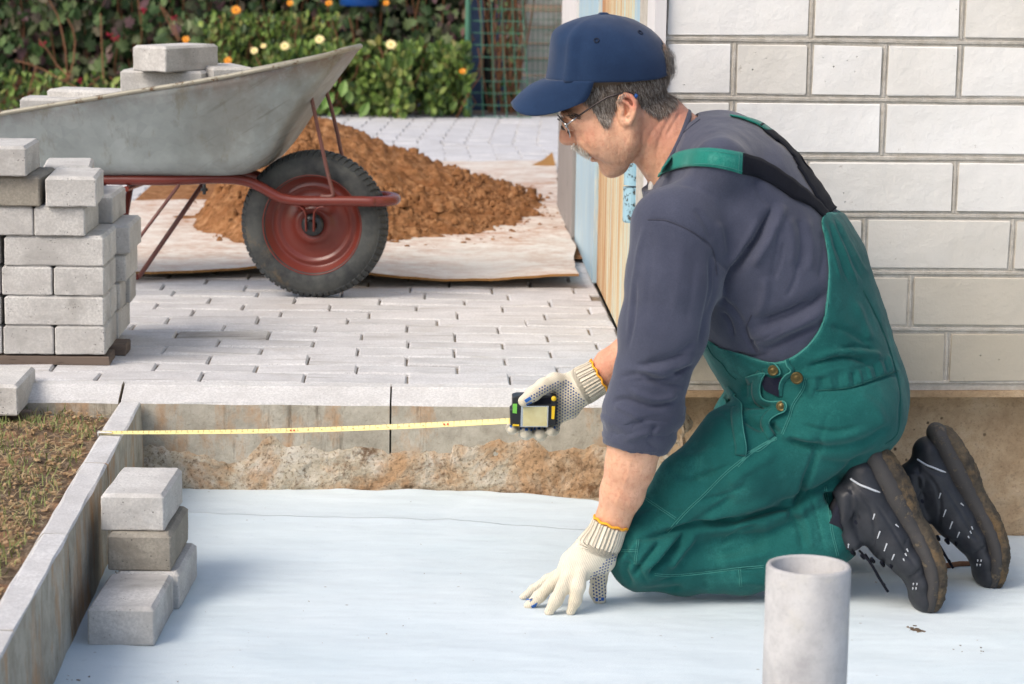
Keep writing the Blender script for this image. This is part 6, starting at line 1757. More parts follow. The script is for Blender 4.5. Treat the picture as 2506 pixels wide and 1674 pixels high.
cv = np.array([v for v in capm.v]); BC = BVHTree.FromPolygons(capm.v, capm.f)
cs = MB()
for L in [[fc(868, 118), fc(790, 165), fc(720, 250), fc(670, 370), fc(635, 500), fc(620, 655)], [fc(880, 120), fc(805, 172), fc(735, 255), fc(685, 375), fc(650, 505), fc(635, 655)], [fc(880, 118), fc(960, 210), fc(1010, 330), fc(1045, 450), fc(1080, 635)], [fc(1322, 330), fc(1330, 450), fc(1335, 580)], [fc(1300, 585), fc(1080, 628), fc(880, 655), fc(740, 660), fc(620, 645), fc(500, 618), fc(430, 598)]]:
    for run in surf_line(BC, L, .0016, 50): cs.tube([p[0] for p in run], .0009, 5)
cs.obj('stitching', M['cap_seam'], cap)['kind'] = 'stuff'
for (u, v) in [(815, 314), (1146, 254)]:
    p, nn = hit(BC, *fc(u, v)); q = Vector(nn if nn@ray(*fc(u, v)) < 0 else -nn); qm = q.to_track_quat('Z', 'Y').to_matrix(); m = MB()
    m.tube([p+np.array(qm@Vector((.0036*math.cos(a), .0036*math.sin(a), .0018))) for a in np.linspace(0, 2*PI, 17)], .0011, 5, cap=False); m.obj('eyelet', M['cap_seam'], cap)

# ------------------------------------------------ hair, brow, moustache
def strands(name, mat, n, poly, flow, ln, wd, parent, b=BB, lift=.0015, sides=2, curve=.3, tone=(0, 1), both=True, depth=.0):
    us = [p[0] for p in poly]; vs = [p[1] for p in poly]; V_, F_, T_ = [], [], []; cnt = 0; tries = 0
    while cnt < n and tries < n*12:
        tries += 1
        u, v = rnd(min(us), max(us)), rnd(min(vs), max(vs))
        if not insidepoly(np.array([u]), np.array([v]), poly)[0]: continue
        p, nn = hit(b, u, v)
        if p is None or p[1] > YM+.03: continue
        f_ = np.array(flow(u, v), float); d3 = AR*f_[0]-AU*f_[1]; d3 = d3-nn*(d3@nn)*.9; d3 /= np.linalg.norm(d3)+1e-9
        d3 = d3+np.array([random.gauss(0, .16), random.gauss(0, .16), random.gauss(0, .16)]); d3 /= np.linalg.norm(d3)
        l = ln*rnd(.6, 1.2); side = np.cross(d3, nn); side /= np.linalg.norm(side)+1e-9; w_ = wd*rnd(.7, 1.3); tn = rnd(*tone)
        o0 = rnd(.0, lift)
        L = [p+nn*(o0-.0005), p+d3*l*.4+nn*(o0+lift*.8), p+d3*l*.75+nn*(o0+lift*.6), p+d3*l+nn*(o0+lift*.1*curve)]
        for m_ in ((1, -1) if both else (1,)):
            q = [np.array([x[0], x[1] if m_ == 1 else 2*YM-x[1], x[2]]) for x in L]; sd_ = side*np.array([1, m_, 1])
            k0 = len(V_)
            for x, ww in zip(q[:3], (1, .9, .6)): V_ += [x-sd_*w_*ww, x+sd_*w_*ww]
            V_.append(q[3]); F_ += [(k0, k0+1, k0+3, k0+2), (k0+2, k0+3, k0+5, k0+4), (k0+4, k0+5, k0+6)]; T_ += [tn]*7
        cnt += 1
    if V_: return obj(name, V_, F_, mat, parent, attrs={'tone': T_})
hairpoly = [fh(400, 195), fh(330, 300), fh(440, 400), fh(540, 470), fh(600, 600), fh(690, 715), fh(760, 740), fh(800, 600), fh(860, 470), fh(905, 420), fh(950, 330), fh(1040, 290), fh(1120, 310), fc(1130, 740), fc(1150, 800), fc(1200, 850), fc(1300, 895), fc(1380, 830), fc(1440, 770), fc(1470, 740), fc(1440, 640), fc(1400, 540), fc(1340, 500), fc(1080, 560), fc(740, 620), fc(640, 640)]
def hflow(u, v):
    x = (u-1360)*6.03
    if x < 900: return (.28-.10*(x-600)/300, 1.0)
    return (.45, 1.0) if v < 250 else (.25, 1.0)
# thin scalp shell under the strands
sc_ = MB(); gu, gv = np.arange(1395, 1675, 3.0), np.arange(154, 300, 3.0); grid_pts = {}
for i, u in enumerate(gu):
    for j, v in enumerate(gv):
        if insidepoly(np.array([u]), np.array([v]), hairpoly)[0]:
            p, nn = hit(BB, u, v, .0012)
            if p is not None and p[1] < YM+.02: grid_pts[(i, j)] = p
ids = {}; 
for k_, p in grid_pts.items(): ids[k_] = len(sc_.v); sc_.v.append(tuple(p))
off_ = len(sc_.v); sc_.v += [(p[0], 2*YM-p[1], p[2]) for p in sc_.v]
for (i, j) in grid_pts:
    q = [(i, j), (i+1, j), (i+1, j+1), (i, j+1)]
    if all(a in ids for a in q):
        if max(np.linalg.norm(grid_pts[q[0]]-grid_pts[a]) for a in q[1:]) < .012:
            sc_.f.append(tuple(ids[a] for a in q)); sc_.f.append(tuple(ids[a]+off_ for a in q[::-1]))
hr = sc_.obj('hair', M['scalp'], man, smooth=True)
hp2 = hairpoly[:-6]+[fc(1440, 640), fc(1400, 548), fc(1340, 574), fc(1080, 626), fc(740, 666), fc(640, 680)]
strands('hair_strands', M['hair'], 5200, hp2, hflow, .014, .00032, hr, lift=.0020)
strands('hair_strands', M['hair'], 500, [fc(1300, 330), fc(1390, 420), fc(1395, 560), fc(1330, 560)], lambda u, v: (.25, 1), .016, .0004, hr, lift=.006)
strands('hair_strands', M['hair'], 300, [fh(800, 330), fh(600, 430), fh(650, 680), fh(750, 720), fh(850, 560)], lambda u, v: (.22, 1), .014, .00032, hr, lift=.002, tone=(.35, 1))
strands('eyebrow', M['brow'], 110, [fh(40, 560), fh(110, 540), fh(320, 610), fh(330, 670), fh(200, 650), fh(60, 620)], lambda u, v: (1, .35), .008, .0003, man, lift=.002, tone=(0, .6))
ms = strands('moustache', M['mous'], 260, [fh(250, 1015), fh(320, 1020), fh(400, 1100), fh(500, 1190), fh(530, 1215), fh(470, 1205), fh(370, 1160), fh(280, 1080)], lambda u, v: (-.02, 1), .011, .00034, man, lift=.003, tone=(.3, 1))
mm = MB()
for k in range(170):        # hairs hanging over the lip in profile
    t = rnd(0, 1); s_ = random.gauss(0, .010); p = PF(fh(262+250*t, 1025+170*t), YM+s_); l = rnd(.006, .011)
    mm.tube([p, p+np.array([-.003+.001*rnd(-1, 1), s_*.1, -l*.5]), p+np.array([-.002+rnd(-.003, .003), s_*.25, -l])], [.0007, .0006, .0002], 3, cap=False)
mm.obj('moustache', M['mous'], man, attrs={'tone': [rnd(.4, 1) for _ in range(len(mm.v)//9) for __ in range(9)]})

# eyes and glasses
for s_ in (-1, 1):
    e = MB(); e.lathe([(0, -.0115), (.006, -.0098), (.010, -.0055), (.0116, 0), (.010, .0055), (.006, .0098), (0, .0115)], tuple(PF(fh(200, 735), YM+s_*.031)), n=16)
    ey = e.obj('eye', M['eye'], man, smooth=True)
    ic = PF(fh(200, 735), YM+s_*.031)+np.array([-.0085, 0, -.006]); e = MB(); e.lathe([(0, -.0052), (.0035, -.0038), (.0052, 0), (.0035, .0038), (0, .0052)], tuple(ic), n=12); e.obj('iris', M['iris'], ey, smooth=True)
gls = None
gm = MB(); top_, bot_ = PF(fh(28, 612)), PF(fh(178, 895)); gc = (PF(fh(60, 660))+PF(fh(178, 895)))/2
axd = bot_-top_; axd[1] = 0; axd /= np.linalg.norm(axd)
for s_ in (-1, 1):
    cen = PF(fh(112, 765), YM)+np.array([0, s_*.033, 0])
    ring = []
    for a in np.linspace(0, 2*PI, 41): ring.append(cen+axd*.0185*math.sin(a)*(1 if math.sin(a) > 0 else .9)+np.array([0, 1., 0])*.0245*math.cos(a)+np.array([.004, 0, 0])*abs(math.cos(a))**2)
    gm.tube(ring, .0011, 6, cap=False)
    lens = MB(); lens.add(ring[:-1]+[cen], [(i, (i+1) % 40, 40) for i in range(40)])
    if s_ < 0: lensL = lens
    else: lensR = lens
    hg = cen+axd*-.006+np.array([.004, s_*.0245, 0])
    h1 = PF(fh(310, 645), YM+s_*.068)
    gm.tube([hg, hg+np.array([-.001, s_*.004, .0]), (hg+h1)/2+np.array([0, s_*.004, .0]), h1], .0013, 6)
    gm.tube([hg+axd*-.004, hg+axd*.004], .0026, 6)
gm.tube([PF(fh(60, 690))+np.array([0, -.009, 0]), PF(fh(20, 700))+np.array([.001, 0, .003]), PF(fh(60, 690))+np.array([0, .009, 0])], .0012, 6)
gls = gm.obj('glasses', M['steel'], man, smooth=True)
for s_, lens in ((-1, lensL), (1, lensR)):
    l_ = lens.obj('lens', M['glass'], gls, smooth=True); md = l_.modifiers.new('t', 'SOLIDIFY'); md.thickness = .001
    MB().tube([PF(fh(310, 645), YM+s_*.068), PF(fh(430, 560), YM+s_*.073), PF(fh(560, 470), YM+s_*.076), PF(fh(760, 350), YM+s_*.078), PF(fh(930, 300), YM+s_*.079), PF(fh(1080, 285), YM+s_*.079), PF(fh(1180, 330), YM+s_*.079)], [.0014, .0014, .0015, .0017, .002, .0024, .0026], 6).obj('temple', M['darkmetal'], gls, smooth=True)
    MB().tube([PF(fh(1160, 320), YM+s_*.079), PF(fh(1200, 345), YM+s_*.079)], .0034, 6).obj('temple_tip', M['dotpad'], gls, smooth=True)

# ------------------------------------------------ gloves
def glove(name, fields, lo_, hi_, hres, cuffax, cuffrange, wlabel):
    Fd = Field(*grid_axes(lo_, hi_, hres)); fields(Fd); V, F = Fd.mesh(2)
    return V, F
hd = lambda x, y: (1260+x/5.407, 1240+y/5.407)             # close view of the near hand
hp = lambda p, Y: P(p[0], p[1], Y)
r5 = lambda px: px/5.407/1530
def nearglove(Fd):
    wr_ = [(hd(1262, 215), -.956, 240, .030), (hd(1180, 430), -.955, 225, .030), (hd(1080, 560), -.955, 235, .027)]
    Fd.tube([hp(p, y) for p, y, *_ in wr_], [r5(a) for *_, a, b in wr_], [b for *_, b in wr_], k=.01, ks=.01)
    pa = [(hd(1100, 520), -.955, 240, .026), (hd(960, 680), -.955, 240, .024), (hd(800, 800), -.955, 215, .021), (hd(720, 880), -.955, 170, .018)]
    Fd.tube([hp(p, y) for p, y, *_ in pa], [r5(a) for *_, a, b in pa], [b for *_, b in pa], k=.012, ks=.012)
    Fd.ell(hp(hd(1180, 720), -.945), (r5(150), .024, r5(150)), .015)
    fg = [[(hd(640, 850), -.935, 70), (hd(430, 960), -.915, 62), (hd(250, 1090), -.90, 58), (hd(105, 1205), -.892, 50)],
          [(hd(700, 850), -.955, 85), (hd(480, 1030), -.950, 82), (hd(320, 1190), -.948, 80), (hd(180, 1315), -.945, 66)],
          [(hd(760, 860), -.970, 85), (hd(640, 1060), -.980, 90), (hd(545, 1240), -.985, 84), (hd(450, 1395), -.985, 62)],
          [(hd(870, 880), -.975, 95), (hd(840, 1060), -.985, 90), (hd(800, 1240), -.985, 80), (hd(735, 1400), -.985, 56)]]
    for f_ in fg: Fd.tube([hp(p, y) for p, y, _ in f_], [r5(a) for *_, a in f_], k=.006, ks=.006)
    th = [(hd(1150, 780), -.925, 120), (hd(1110, 960), -.915, 108), (hd(1095, 1120), -.912, 108), (hd(1120, 1235), -.912, 88)]
    Fd.tube([hp(p, y) for p, y, _ in th], [r5(a) for *_, a in th], k=.008, ks=.006)
    Fd.d = np.maximum(Fd.d, (-.1866-Fd.zs)[None, None, :]).astype(f32)
    # cuff cut
    a, b = hp(hd(1180, 430), -.955), hp(hd(1262, 215), -.956); e = (b-a)/np.linalg.norm(b-a); c_ = hp(hd(1262, 230), -.956)
    X_, Z_ = Fd.xs[:, None, None], Fd.zs[None, None, :]; cut = (X_-c_[0])*e[0]+(Z_-c_[2])*e[2]
    Fd.d = np.maximum(Fd.d, cut).astype(f32)
    Fd.tube([c_-e*.02, c_+e*.03], r5(205), .025, k=.001, op='s')
p0, p1 = hp(hd(20, 1480), -.9), hp(hd(1560, 100), -.9)
Fd = Field(*grid_axes((p0[0]-.01, -1.035, -.195), (p1[0]+.01, -.865, p1[2]+.01), .0019)); nearglove(Fd); V, F = Fd.mesh(2)
V[:, 2] = np.maximum(V[:, 2], -.1868)
a, b = hp(hd(1180, 430), -.955), hp(hd(1262, 215), -.956); e = (b-a)/np.linalg.norm(b-a); nn_ = np.array([e[2], 0, -e[0]])
w_ = (V-a)@e; cuffv = np.clip((w_+.022)/.012, 0, 1); ribv = (V-a)@nn_
ang_ = np.arctan2((V-a)@nn_, (V[:, 1]-a[1])*1.1); Nn = vnorm(V, F); V = V+Nn*(cuffv*.0007*np.sin(ang_*34))[:, None]
ribv = ribv*(1-cuffv)+cuffv*(ang_*.0042/(2*PI)*34)
gl1 = obj('glove', V, F, M['glove'], man, smooth=True, attrs={'rib': ribv, 'cuff': cuffv}); BG = bvh_of(V, F)
def dots(b, poly, step, r_, ang, name, parent, mat, ymax=9, jit=.0):
    us = [p[0] for p in poly]; vs = [p[1] for p in poly]; mb = MB(); ca_, sa_ = math.cos(ang), math.sin(ang); R_ = max(max(us)-min(us), max(vs)-min(vs)); n = int(R_/step)+2
    cu, cv_ = (min(us)+max(us))/2, (min(vs)+max(vs))/2
    for i in range(-n, n+1):
        for j in range(-n, n+1):
            a = i*step+(step*.5 if j % 2 else 0); b_ = j*step*.86; u, v = cu+a*ca_-b_*sa_+rnd(-jit, jit), cv_+a*sa_+b_*ca_+rnd(-jit, jit)
            if not insidepoly(np.array([u]), np.array([v]), poly)[0]: continue
            p, nn = hit(b, u, v)
            if p is None: continue
            qm = Vector(nn).to_track_quat('Z', 'Y').to_matrix(); mb.lathe([(0, .0008), (r_*.7, .0007), (r_, 0)], tuple(p), n=7, M=qm)
    if mb.v: o_ = mb.obj(name, mat, parent, smooth=True); o_['kind'] = 'stuff'; return o_
dots(BG, [hd(1290, 630), hd(1360, 650), hd(1230, 850), hd(1100, 900), hd(960, 1040), hd(975, 940), hd(1120, 800)], 7.2, .0016, .7, 'grip_dots', gl1, M['dot'])
dots(BG, [hd(1060, 900), hd(1210, 870), hd(1200, 1240), hd(1060, 1260), hd(1020, 1080)], 8.2, .0017, 1.5, 'grip_dots', gl1, M['dot'])
def pad(b, c_, wpx, hpx, ang, parent):
    A = []; ca_, sa_ = math.cos(ang), math.sin(ang)
    for i in np.linspace(-1, 1, 6):
        row = []
        for j in np.linspace(-1, 1, 5):
            x, y = i*wpx/2, j*hpx/2; p, nn = hit(b, c_[0]+x*ca_-y*sa_, c_[1]+x*sa_+y*ca_, .0007)
            if p is None:
                g_ = P(c_[0]+x*ca_-y*sa_, c_[1]+x*sa_+y*ca_, -.965 if parent is gl1 else YH-.01); p, nn = near_pt(b, g_, .0009)
                if np.linalg.norm(p-g_) > .02: return
            row.append(p)
        A.append(row)
    MB().grid(A).obj('grip_pad', M['dotpad'], parent, smooth=True)
pad(BG, hd(258, 1345), 17, 6, -.35, gl1); pad(BG, hd(548, 1395), 9, 6, -.5, gl1); pad(BG, hd(150, 1232), 9, 5, -.4, gl1)
pad(BG, hd(1085, 1225), 6, 8, 0, gl1); pad(BG, hd(1158, 1220), 7, 8, 0, gl1)
ring = []
for t in np.linspace(0, 2*PI, 60): ring.append(b+e*.000+nn_*r5(232)*math.cos(t)+np.array([0, .0295, 0])*math.sin(t)+e*(.0012*math.sin(t*9)+.003))
c_ = hp(hd(1262, 230), -.956); ring = [p-b+c_ for p in ring]
MB().tube(ring, .0021, 6, cap=False).obj('cuff_edge', M['orange'], gl1, smooth=True)

# far hand round the tape case
hf = lambda x, y: (1220+x/6.532, 850+y/6.532)
YH = -.535
r6 = lambda px: px/6.532/1430
def farglove(Fd):
    cu = [(hf(1600, 470), YH+.012, 300, .031), (hf(1370, 600), YH+.012, 290, .031), (hf(1180, 700), YH+.014, 270, .028)]
    Fd.tube([hp(p, y) for p, y, *_ in cu], [r6(a) for *_, a, b in cu], [b for *_, b in cu], k=.01, ks=.01)
    pa = [(hf(1200, 720), YH+.014, 275, .024), (hf(1040, 880), YH+.020, 290, .021), (hf(900, 1000), YH+.026, 260, .019)]
    Fd.tube([hp(p, y) for p, y, *_ in pa], [r6(a) for *_, a, b in pa], [b for *_, b in pa], k=.012, ks=.012)
    th = [(hf(1130, 560), YH+.008, 140), (hf(900, 540), YH-.006, 130), (hf(720, 620), YH-.018, 118), (hf(560, 740), YH-.026, 112), (hf(400, 860), YH-.030, 92)]
    Fd.tube([hp(p, y) for p, y, _ in th], [r6(a) for *_, a in th], k=.010, ks=.008)
    Fd.tube([hp(hf(1010, 640), YH+.005), hp(hf(920, 760), YH+.018)], [r6(120), r6(110)], k=.012)
    for (x, y, x0, y0, r_) in [(215, 1325, 620, 1020, 92), (440, 1392, 700, 1060, 118), (665, 1412, 800, 1090, 112)]:
        L = [(hf(x0+150, y0-40), YH+.030, r_*1.0), (hf(x+60, y-160), YH+.036, r_), (hf(x, y-30), YH+.016, r_*.98), (hf(x, y-20), YH-.006, r_*.86)]
        Fd.tube([hp(p, q) for p, q, _ in L], [r6(a) for *_, a in L], k=.004, ks=.006)
    L = [(hf(900, 1180), YH+.020, 100), (hf(880, 1320), YH+.004, 88), (hf(840, 1340), YH-.014, 78)]
    Fd.tube([hp(p, q) for p, q, _ in L], [r6(a) for *_, a in L], k=.006, ks=.006)
    a, b = hp(hf(1370, 600), YH+.012), hp(hf(1600, 470), YH+.012); e = (b-a)/np.linalg.norm(b-a); c_ = hp(hf(1610, 465), YH+.012)
    X_, Z_ = Fd.xs[:, None, None], Fd.zs[None, None, :]; cut = (X_-c_[0])*e[0]+(Z_-c_[2])*e[2]; Fd.d = np.maximum(Fd.d, cut).astype(f32)
    Fd.tube([c_-e*.02, c_+e*.03], r6(250), .027, k=.001, op='s')
p0, p1 = hp(hf(60, 1520), YH), hp(hf(1850, 100), YH)
Fd = Field(*grid_axes((p0[0]-.01, YH-.07, p0[2]-.01), (p1[0]+.01, YH+.08, p1[2]+.01), .0020)); farglove(Fd); V, F = Fd.mesh(2)
a, b = hp(hf(1370, 600), YH+.012), hp(hf(1600, 470), YH+.012); e = (b-a)/np.linalg.norm(b-a); nn_ = np.array([e[2], 0, -e[0]])
w_ = (V-a)@e; cuffv = np.clip((w_+.010)/.008, 0, 1); ang_ = np.arctan2((V-a)@nn_, (V[:, 1]-a[1])*1.1); Nn = vnorm(V, F); V = V+Nn*(cuffv*.0007*np.sin(ang_*36))[:, None]
ribv = ((V-a)@nn_)*(1-cuffv)+cuffv*(ang_*.0042/(2*PI)*36)
gl2 = obj('glove', V, F, M['glove'], man, smooth=True, attrs={'rib': ribv, 'cuff': cuffv}); BG2 = bvh_of(V, F)
dots(BG2, [hf(1095, 495), hf(1150, 560), hf(1290, 760), hf(1450, 960), hf(1250, 1130), hf(1000, 1330), hf(930, 1330), hf(900, 900), hf(850, 740), hf(720, 760), hf(560, 860), hf(520, 760), hf(700, 620), hf(900, 570)], 7.4, .0016, .55, 'grip_dots', gl2, M['dot'])
pad(BG2, hf(470, 835), 17, 8, -.55, gl2); pad(BG2, hf(488, 900), 15, 4, -.45, gl2)
for (x, y) in [(445, 1315), (650, 1300), (520, 1320), (200, 1265), (360, 1300), (580, 1305), (735, 1300), (895, 1285)]: pad(BG2, hf(x, y), 4.5 if x not in (445, 650) else 7, 6, 0, gl2)
c_ = hp(hf(1610, 465), YH+.012); ring = [c_+nn_*r6(302)*math.cos(t)+np.array([0, .0305, 0])*math.sin(t)+e*(.0014*math.sin(t*11)+.001) for t in np.linspace(0, 2*PI, 60)]
MB().tube(ring, .0020, 6, cap=False).obj('cuff_edge', M['orange'], gl2, smooth=True)
MB().tube([hp(hf(610, 1440), YH-.006), hp(hf(632, 1490), YH-.008), hp(hf(610, 1535), YH-.007)], .0006, 4).obj('loose_thread', M['glove'], gl2)

# ------------------------------------------------ tape measure
yc0, yc1 = YH-.030+.006, YH+.014
def prism(pts, y0, y1, bev=.0):
    n = len(pts); V_ = [hp(p, y0) for p in pts]+[hp(p, y0)+np.array([0, y1-y0, 0]) for p in pts]
    return MB().add(V_, [tuple(range(n))[::-1], tuple(range(n, 2*n))]+[(i, (i+1) % n, (i+1) % n+n, i+n) for i in range(n)])
tm = thing('tape_measure', 'black and yellow tape measure with brass plate held in the far gloved hand', 'tape measure', hp(hf(560, 1080), YH))
case = prism([hf(225, 800), hf(300, 780), hf(930, 775), hf(935, 940), hf(930, 1240), hf(780, 1265), hf(330, 1265), hf(190, 1250), hf(186, 1000), hf(222, 985), hf(222, 900)], yc0, yc1).obj('case', M['blackplastic'], tm)
md = case.modifiers.new('b', 'BEVEL'); md.width = .002; md.segments = 3; md.limit_method = 'ANGLE'
prism([hf(362, 940), hf(800, 935), hf(790, 1275), hf(350, 1275)], yc0-.0035, yc0+.001).obj('plate', M['steel'], case)
prism([hf(395, 955), hf(782, 952), hf(775, 1262), hf(388, 1262)], yc0-.0045, yc0-.0037).obj('plate_face', M['plate'], case)
prism([hf(228, 905), hf(298, 905), hf(292, 1060), hf(225, 1050)], yc0-.002, yc0+.003).obj('level_vial', M['green_vial'], case)
prism([hf(852, 945), hf(905, 945), hf(890, 1150), hf(845, 1145)], yc0-.002, yc0+.002).obj('yellow_stripe', M['yellowplastic'], case)
prism([hf(230, 1232), hf(330, 1238), hf(330, 1262), hf(225, 1258)], yc0-.003, yc0+.002).obj('yellow_stripe', M['yellowplastic'], case)
MB().lathe([(0, -.003), (.0038, -.003), (.0046, -.001), (.0046, .002)], tuple(hp(hf(885, 820), yc0)), axis='Y', n=20).obj('screw', M['yellowplastic'], case, smooth=True)
prism([hf(620, 830), hf(840, 800), hf(840, 900), hf(560, 920)], yc0-.002, yc0+.001).obj('grip', M['elastic'], case)
# blade
end = G(243, 1060, kz+.003); sta = hp(hf(205, 1178), YH-.012); n = 120; A = []; run = []; acr = []
Lb = np.linalg.norm(end-sta)
for i in range(n):
    t = i/(n-1); c_ = sta*(1-t)+end*t; c_ = c_+np.array([0, 0, -.006*math.sin(PI*t)])
    tw_ = rad(58)*(1-t)**1.0+rad(20)*t; hw = .0052
    d_ = np.array([0, math.cos(tw_), math.sin(tw_)]); row = []
    for j, q in enumerate(np.linspace(-1, 1, 5)):
        nrm_ = np.array([0, math.sin(tw_), -math.cos(tw_)]); row.append(c_+d_*hw*q+nrm_*(.0013*(q*q)*-1)); run.append(t*Lb); acr.append(j/4)
    A.append(row)
bl = MB().grid(A).obj('blade', M['tape'], tm, smooth=True, attrs={'run': run, 'across': acr}); md = bl.modifiers.new('t', 'SOLIDIFY'); md.thickness = .0004
def blade_pt(t, q):
    i = int(t*(n-1)); r_ = A[i]; return np.array(r_[0])*(1-q)/1*1.0+np.array(r_[-1])*q
for t0 in (.155, .525):       # red decimetre marks
    m = MB()
    for k in range(3):
        for q0, q1 in ((.30, .62),):
            a_, b_ = blade_pt(t0+.006*k, q0), blade_pt(t0+.006*k, q1); vv = np.array([0, -.0012, .0006]); wv_ = np.array([.0016, 0, 0])
            m.add([a_-wv_+vv, a_+wv_+vv, b_+wv_+vv, b_-wv_+vv], [(0, 1, 2, 3)])
    m.obj('red_mark', M['redink'], bl)
txts = []
for k in range(1, 60):        # centimetre numerals
    t0 = 1-(k/100.0)/Lb
    if t0 < .02 or k % 2: continue
    cu = bpy.data.curves.new('numeral', 'FONT'); cu.body = str(k); cu.size = .0044; cu.align_x = 'CENTER'; cu.align_y = 'CENTER'
    to = bpy.data.objects.new('numeral', cu); COL.objects.link(to); bpy.context.view_layer.update()
    me = bpy.data.meshes.new_from_object(to.evaluated_get(bpy.context.evaluated_depsgraph_get())); bpy.data.objects.remove(to)
    tw_ = rad(58)*(1-t0)+rad(20)*t0; c_ = blade_pt(t0, .40)+np.array([0, -.0010, .0006])
    Vt = [c_+np.array([1, 0, 0])*v.co.x+np.array([0, math.cos(tw_), math.sin(tw_)])*v.co.y for v in me.vertices]
    txts.append((Vt, [tuple(p.vertices) for p in me.polygons])); bpy.data.meshes.remove(me)
nm = MB()
for Vt, Ft in txts: nm.add(Vt, Ft)
nm.obj('numerals', M['ink'], bl)
MB().box(end+np.array([.010, 0, .002]), (.026, .0165, .0012), bev=.0003).obj('end_hook', M['white'], bl)
MB().box(end+np.array([-.003, 0, -.002]), (.0012, .0165, .010)).obj('end_hook', M['steel'], bl)

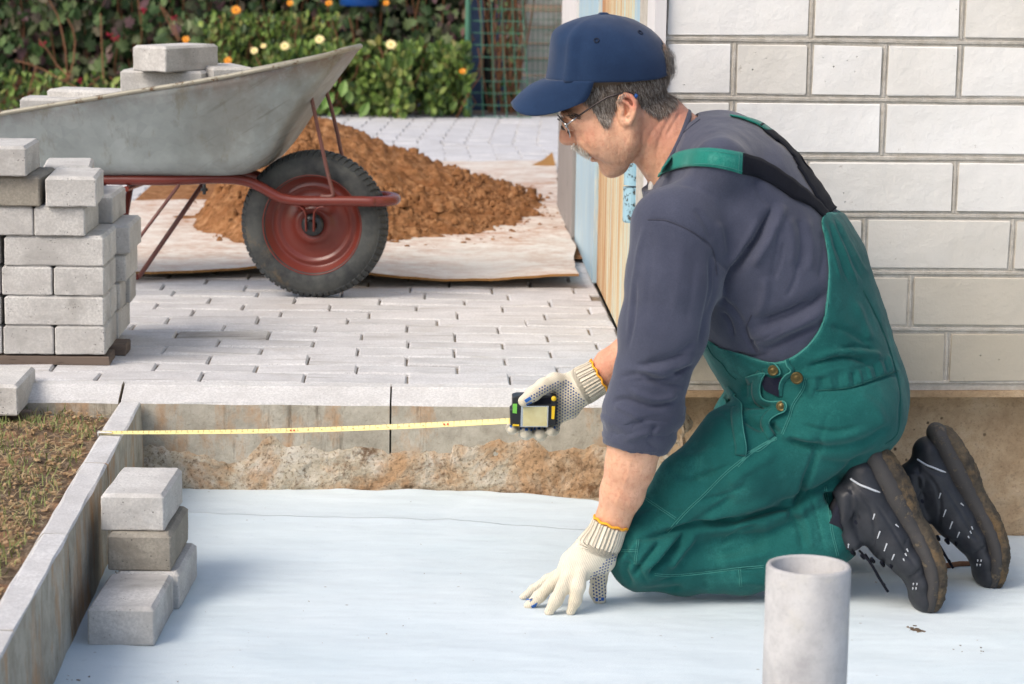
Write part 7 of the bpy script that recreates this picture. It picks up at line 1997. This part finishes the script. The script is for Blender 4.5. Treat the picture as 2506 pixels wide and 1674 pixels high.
# ------------------------------------------------ shoes
r2 = lambda px: px/2.165/1530
def shoe_build(dx, dy, cdx):
    Ys = -.93; pt = lambda x, y, yo=0.0: P(*c5s(x, y), Ys+yo)+np.array([dx, dy, 0])
    up = [(455, 440, 88, .033), (470, 560, 130, .036), (530, 690, 135, .040), (610, 800, 118, .045), (690, 900, 92, .047), (748, 1010, 62, .045), (765, 1110, 52, .040), (775, 1150, 40, .034)]
    ctr = np.array([pt(a, b) for a, b, *_ in up])
    Fd = Field(*grid_axes(ctr.min(0)-np.array([.10, .065, .05]), ctr.max(0)+np.array([.09, .065, .075]), .0030))
    Fd.tube([pt(a, b) for a, b, *_ in up], [r2(c) for *_, c, d in up], [d for *_, c, d in up], k=.01, ks=.012)
    Fd.tube([pt(350, 560), pt(345, 680), pt(395, 800)], [r2(55), r2(60), r2(60)], [.034, .036, .034], k=.012)       # collar and tongue
    Fd.tube([pt(260, 640), pt(330, 700)], [r2(85), r2(70)], .030, k=.006, op='s')
    sb = [(535, 340), (590, 450), (665, 580), (725, 700), (790, 810), (835, 930), (838, 1050), (812, 1160)]
    Fd.d = np.maximum(Fd.d, (-.1866-Fd.zs)[None, None, :]).astype(f32)
    V, F = Fd.mesh(2); Vs = V-np.array([dx, dy, 0])
    SFs = [([c5s(400, 480), c5s(470, 540), c5s(540, 560)], 4, -.003), ([c5s(520, 600), c5s(600, 720), c5s(680, 860), c5s(760, 980)], 3, -.002), ([c5s(440, 560), c5s(500, 640), c5s(520, 760), c5s(500, 880)], 3.5, -.003), ([c5s(700, 790), c5s(680, 840), c5s(700, 900), c5s(740, 920)], 3, -.002), ([c5s(400, 520), c5s(400, 620), c5s(440, 700)], 3, -.0025), ([c5s(770, 960), c5s(730, 990), c5s(700, 1000)], 3, -.003), ([c5s(600, 560), c5s(700, 740), c5s(780, 920)], 4, .0025), ([c5s(360, 540), c5s(420, 600), c5s(380, 700)], 4, .003)]
    Vs = folds(Vs, F, SFs, Ys, both=False); V = Vs+np.array([dx, dy, 0])
    so = obj('shoe', V, F, M['shoe'], man, smooth=True); bs = bvh_of(Vs, F)
    # midsole and tread
    for nm_, mat, L, rr_, lw in (('midsole', M['midsole'], [(500, 330), (560, 440), (630, 575), (695, 700), (755, 815), (800, 935), (806, 1050), (790, 1165)], [52, 66, 70, 62, 58, 52, 46, 34], [.031, .037, .039, .039, .047, .051, .048, .034]),
                                 ('sole', M['sole'], [(545, 335), (606, 428), (670, 552), (716, 682), (786, 795), (834, 928), (838, 1050), (818, 1150)], [40, 46, 50, 46, 46, 46, 42, 32], [.029, .035, .037, .036, .045, .050, .047, .034])):
        Fq = Field(*grid_axes(ctr.min(0)-np.array([.03, .065, .05]), ctr.max(0)+np.array([.09, .065, .075]), .0030))
        # the tube is thin in the plane and wide sideways; soften to a slab
        Pq = smooth_path([list(pt(a, b)) for a, b in L], 22); ra_ = smooth_path([[a] for a in rr_], 22)[:, 0]; rb_ = smooth_path([[a] for a in lw], 22)[:, 0]
        Fq.tube(list(Pq), [r2(a) for a in ra_], list(rb_), k=.004, ks=.010)
        Fq.d = np.maximum(Fq.d, (-.1868-Fq.zs)[None, None, :]).astype(f32)
        V2, F2 = Fq.mesh(2); Nn2 = vnorm(V2, F2)
        if nm_ == 'sole': wv2 = np.array([.0020*fbm(p[0]*70, p[1]*60, p[2]*120, 4) for p in V2])
        else: wv2 = np.array([.0006*fbm(p[0]*90, p[1]*60, p[2]*90, 2) for p in V2])
        V2 = V2+Nn2*wv2[:, None]; V2[:, 2] = np.maximum(V2[:, 2], -.1872); obj(nm_, V2, F2, mat, so, smooth=True)
    rf = MB()
    for L in [[(395, 480), (440, 508), (490, 530), (548, 552)], [(522, 665), (512, 695)], [(549, 757), (536, 795)], [(586, 823), (572, 862)], [(624, 880), (613, 908)], [(690, 850), (697, 866)], [(680, 875), (688, 890)], [(672, 902), (678, 914)], [(630, 722), (646, 736)], [(728, 1032), (727, 1042)], [(746, 1032), (745, 1042)], [(725, 1056), (724, 1066)], [(742, 1056), (741, 1066)], [(384, 825), (382, 845)], [(498, 880), (506, 884)]]:
        ps = [hit(bs, *c5s(*p), .0008)[0] for p in (smooth_path(L, 8) if len(L) > 2 else L)]; ps = [p+np.array([dx, dy, 0]) for p in ps if p is not None]
        if len(ps) > 1: rf.tube(ps, [.0016 if len(L) > 2 else .0013]*(len(ps)-1)+[.0008], 5)
    if rf.v: rf.obj('reflective_trim', M['reflect'], so)
    lc = MB(); lc.tube(smooth_path([pt(470, 880, -.01), pt(520, 960, -.03), pt(560, 1030, -.04), pt(592, 1080, -.045)], 12), .0022, 6); lc.tube(smooth_path([pt(440, 860, -.02), pt(500, 930, -.04), pt(545, 1010, -.045), pt(575, 1045, -.05)], 12), .0020, 6)
    for q in range(5): lc.tube([pt(400+52*q, 868+18*q, -.03), pt(412+52*q, 880+20*q, 0), pt(400+52*q, 868+18*q, .03)], .003, 6)
    lc.obj('laces', M['elastic'], so, smooth=True)
    MB().tube(smooth_path([list(pt(290, 650)), list(pt(340, 672)), list(pt(400, 690)), list(pt(460, 700))], 12), .029, 24).obj('sock', M['sock'], man, smooth=True)
    return so
shoe_build(0, 0, 0); shoe_build(.136, .150, 0)
print('MAN ok', len(bpy.data.objects))
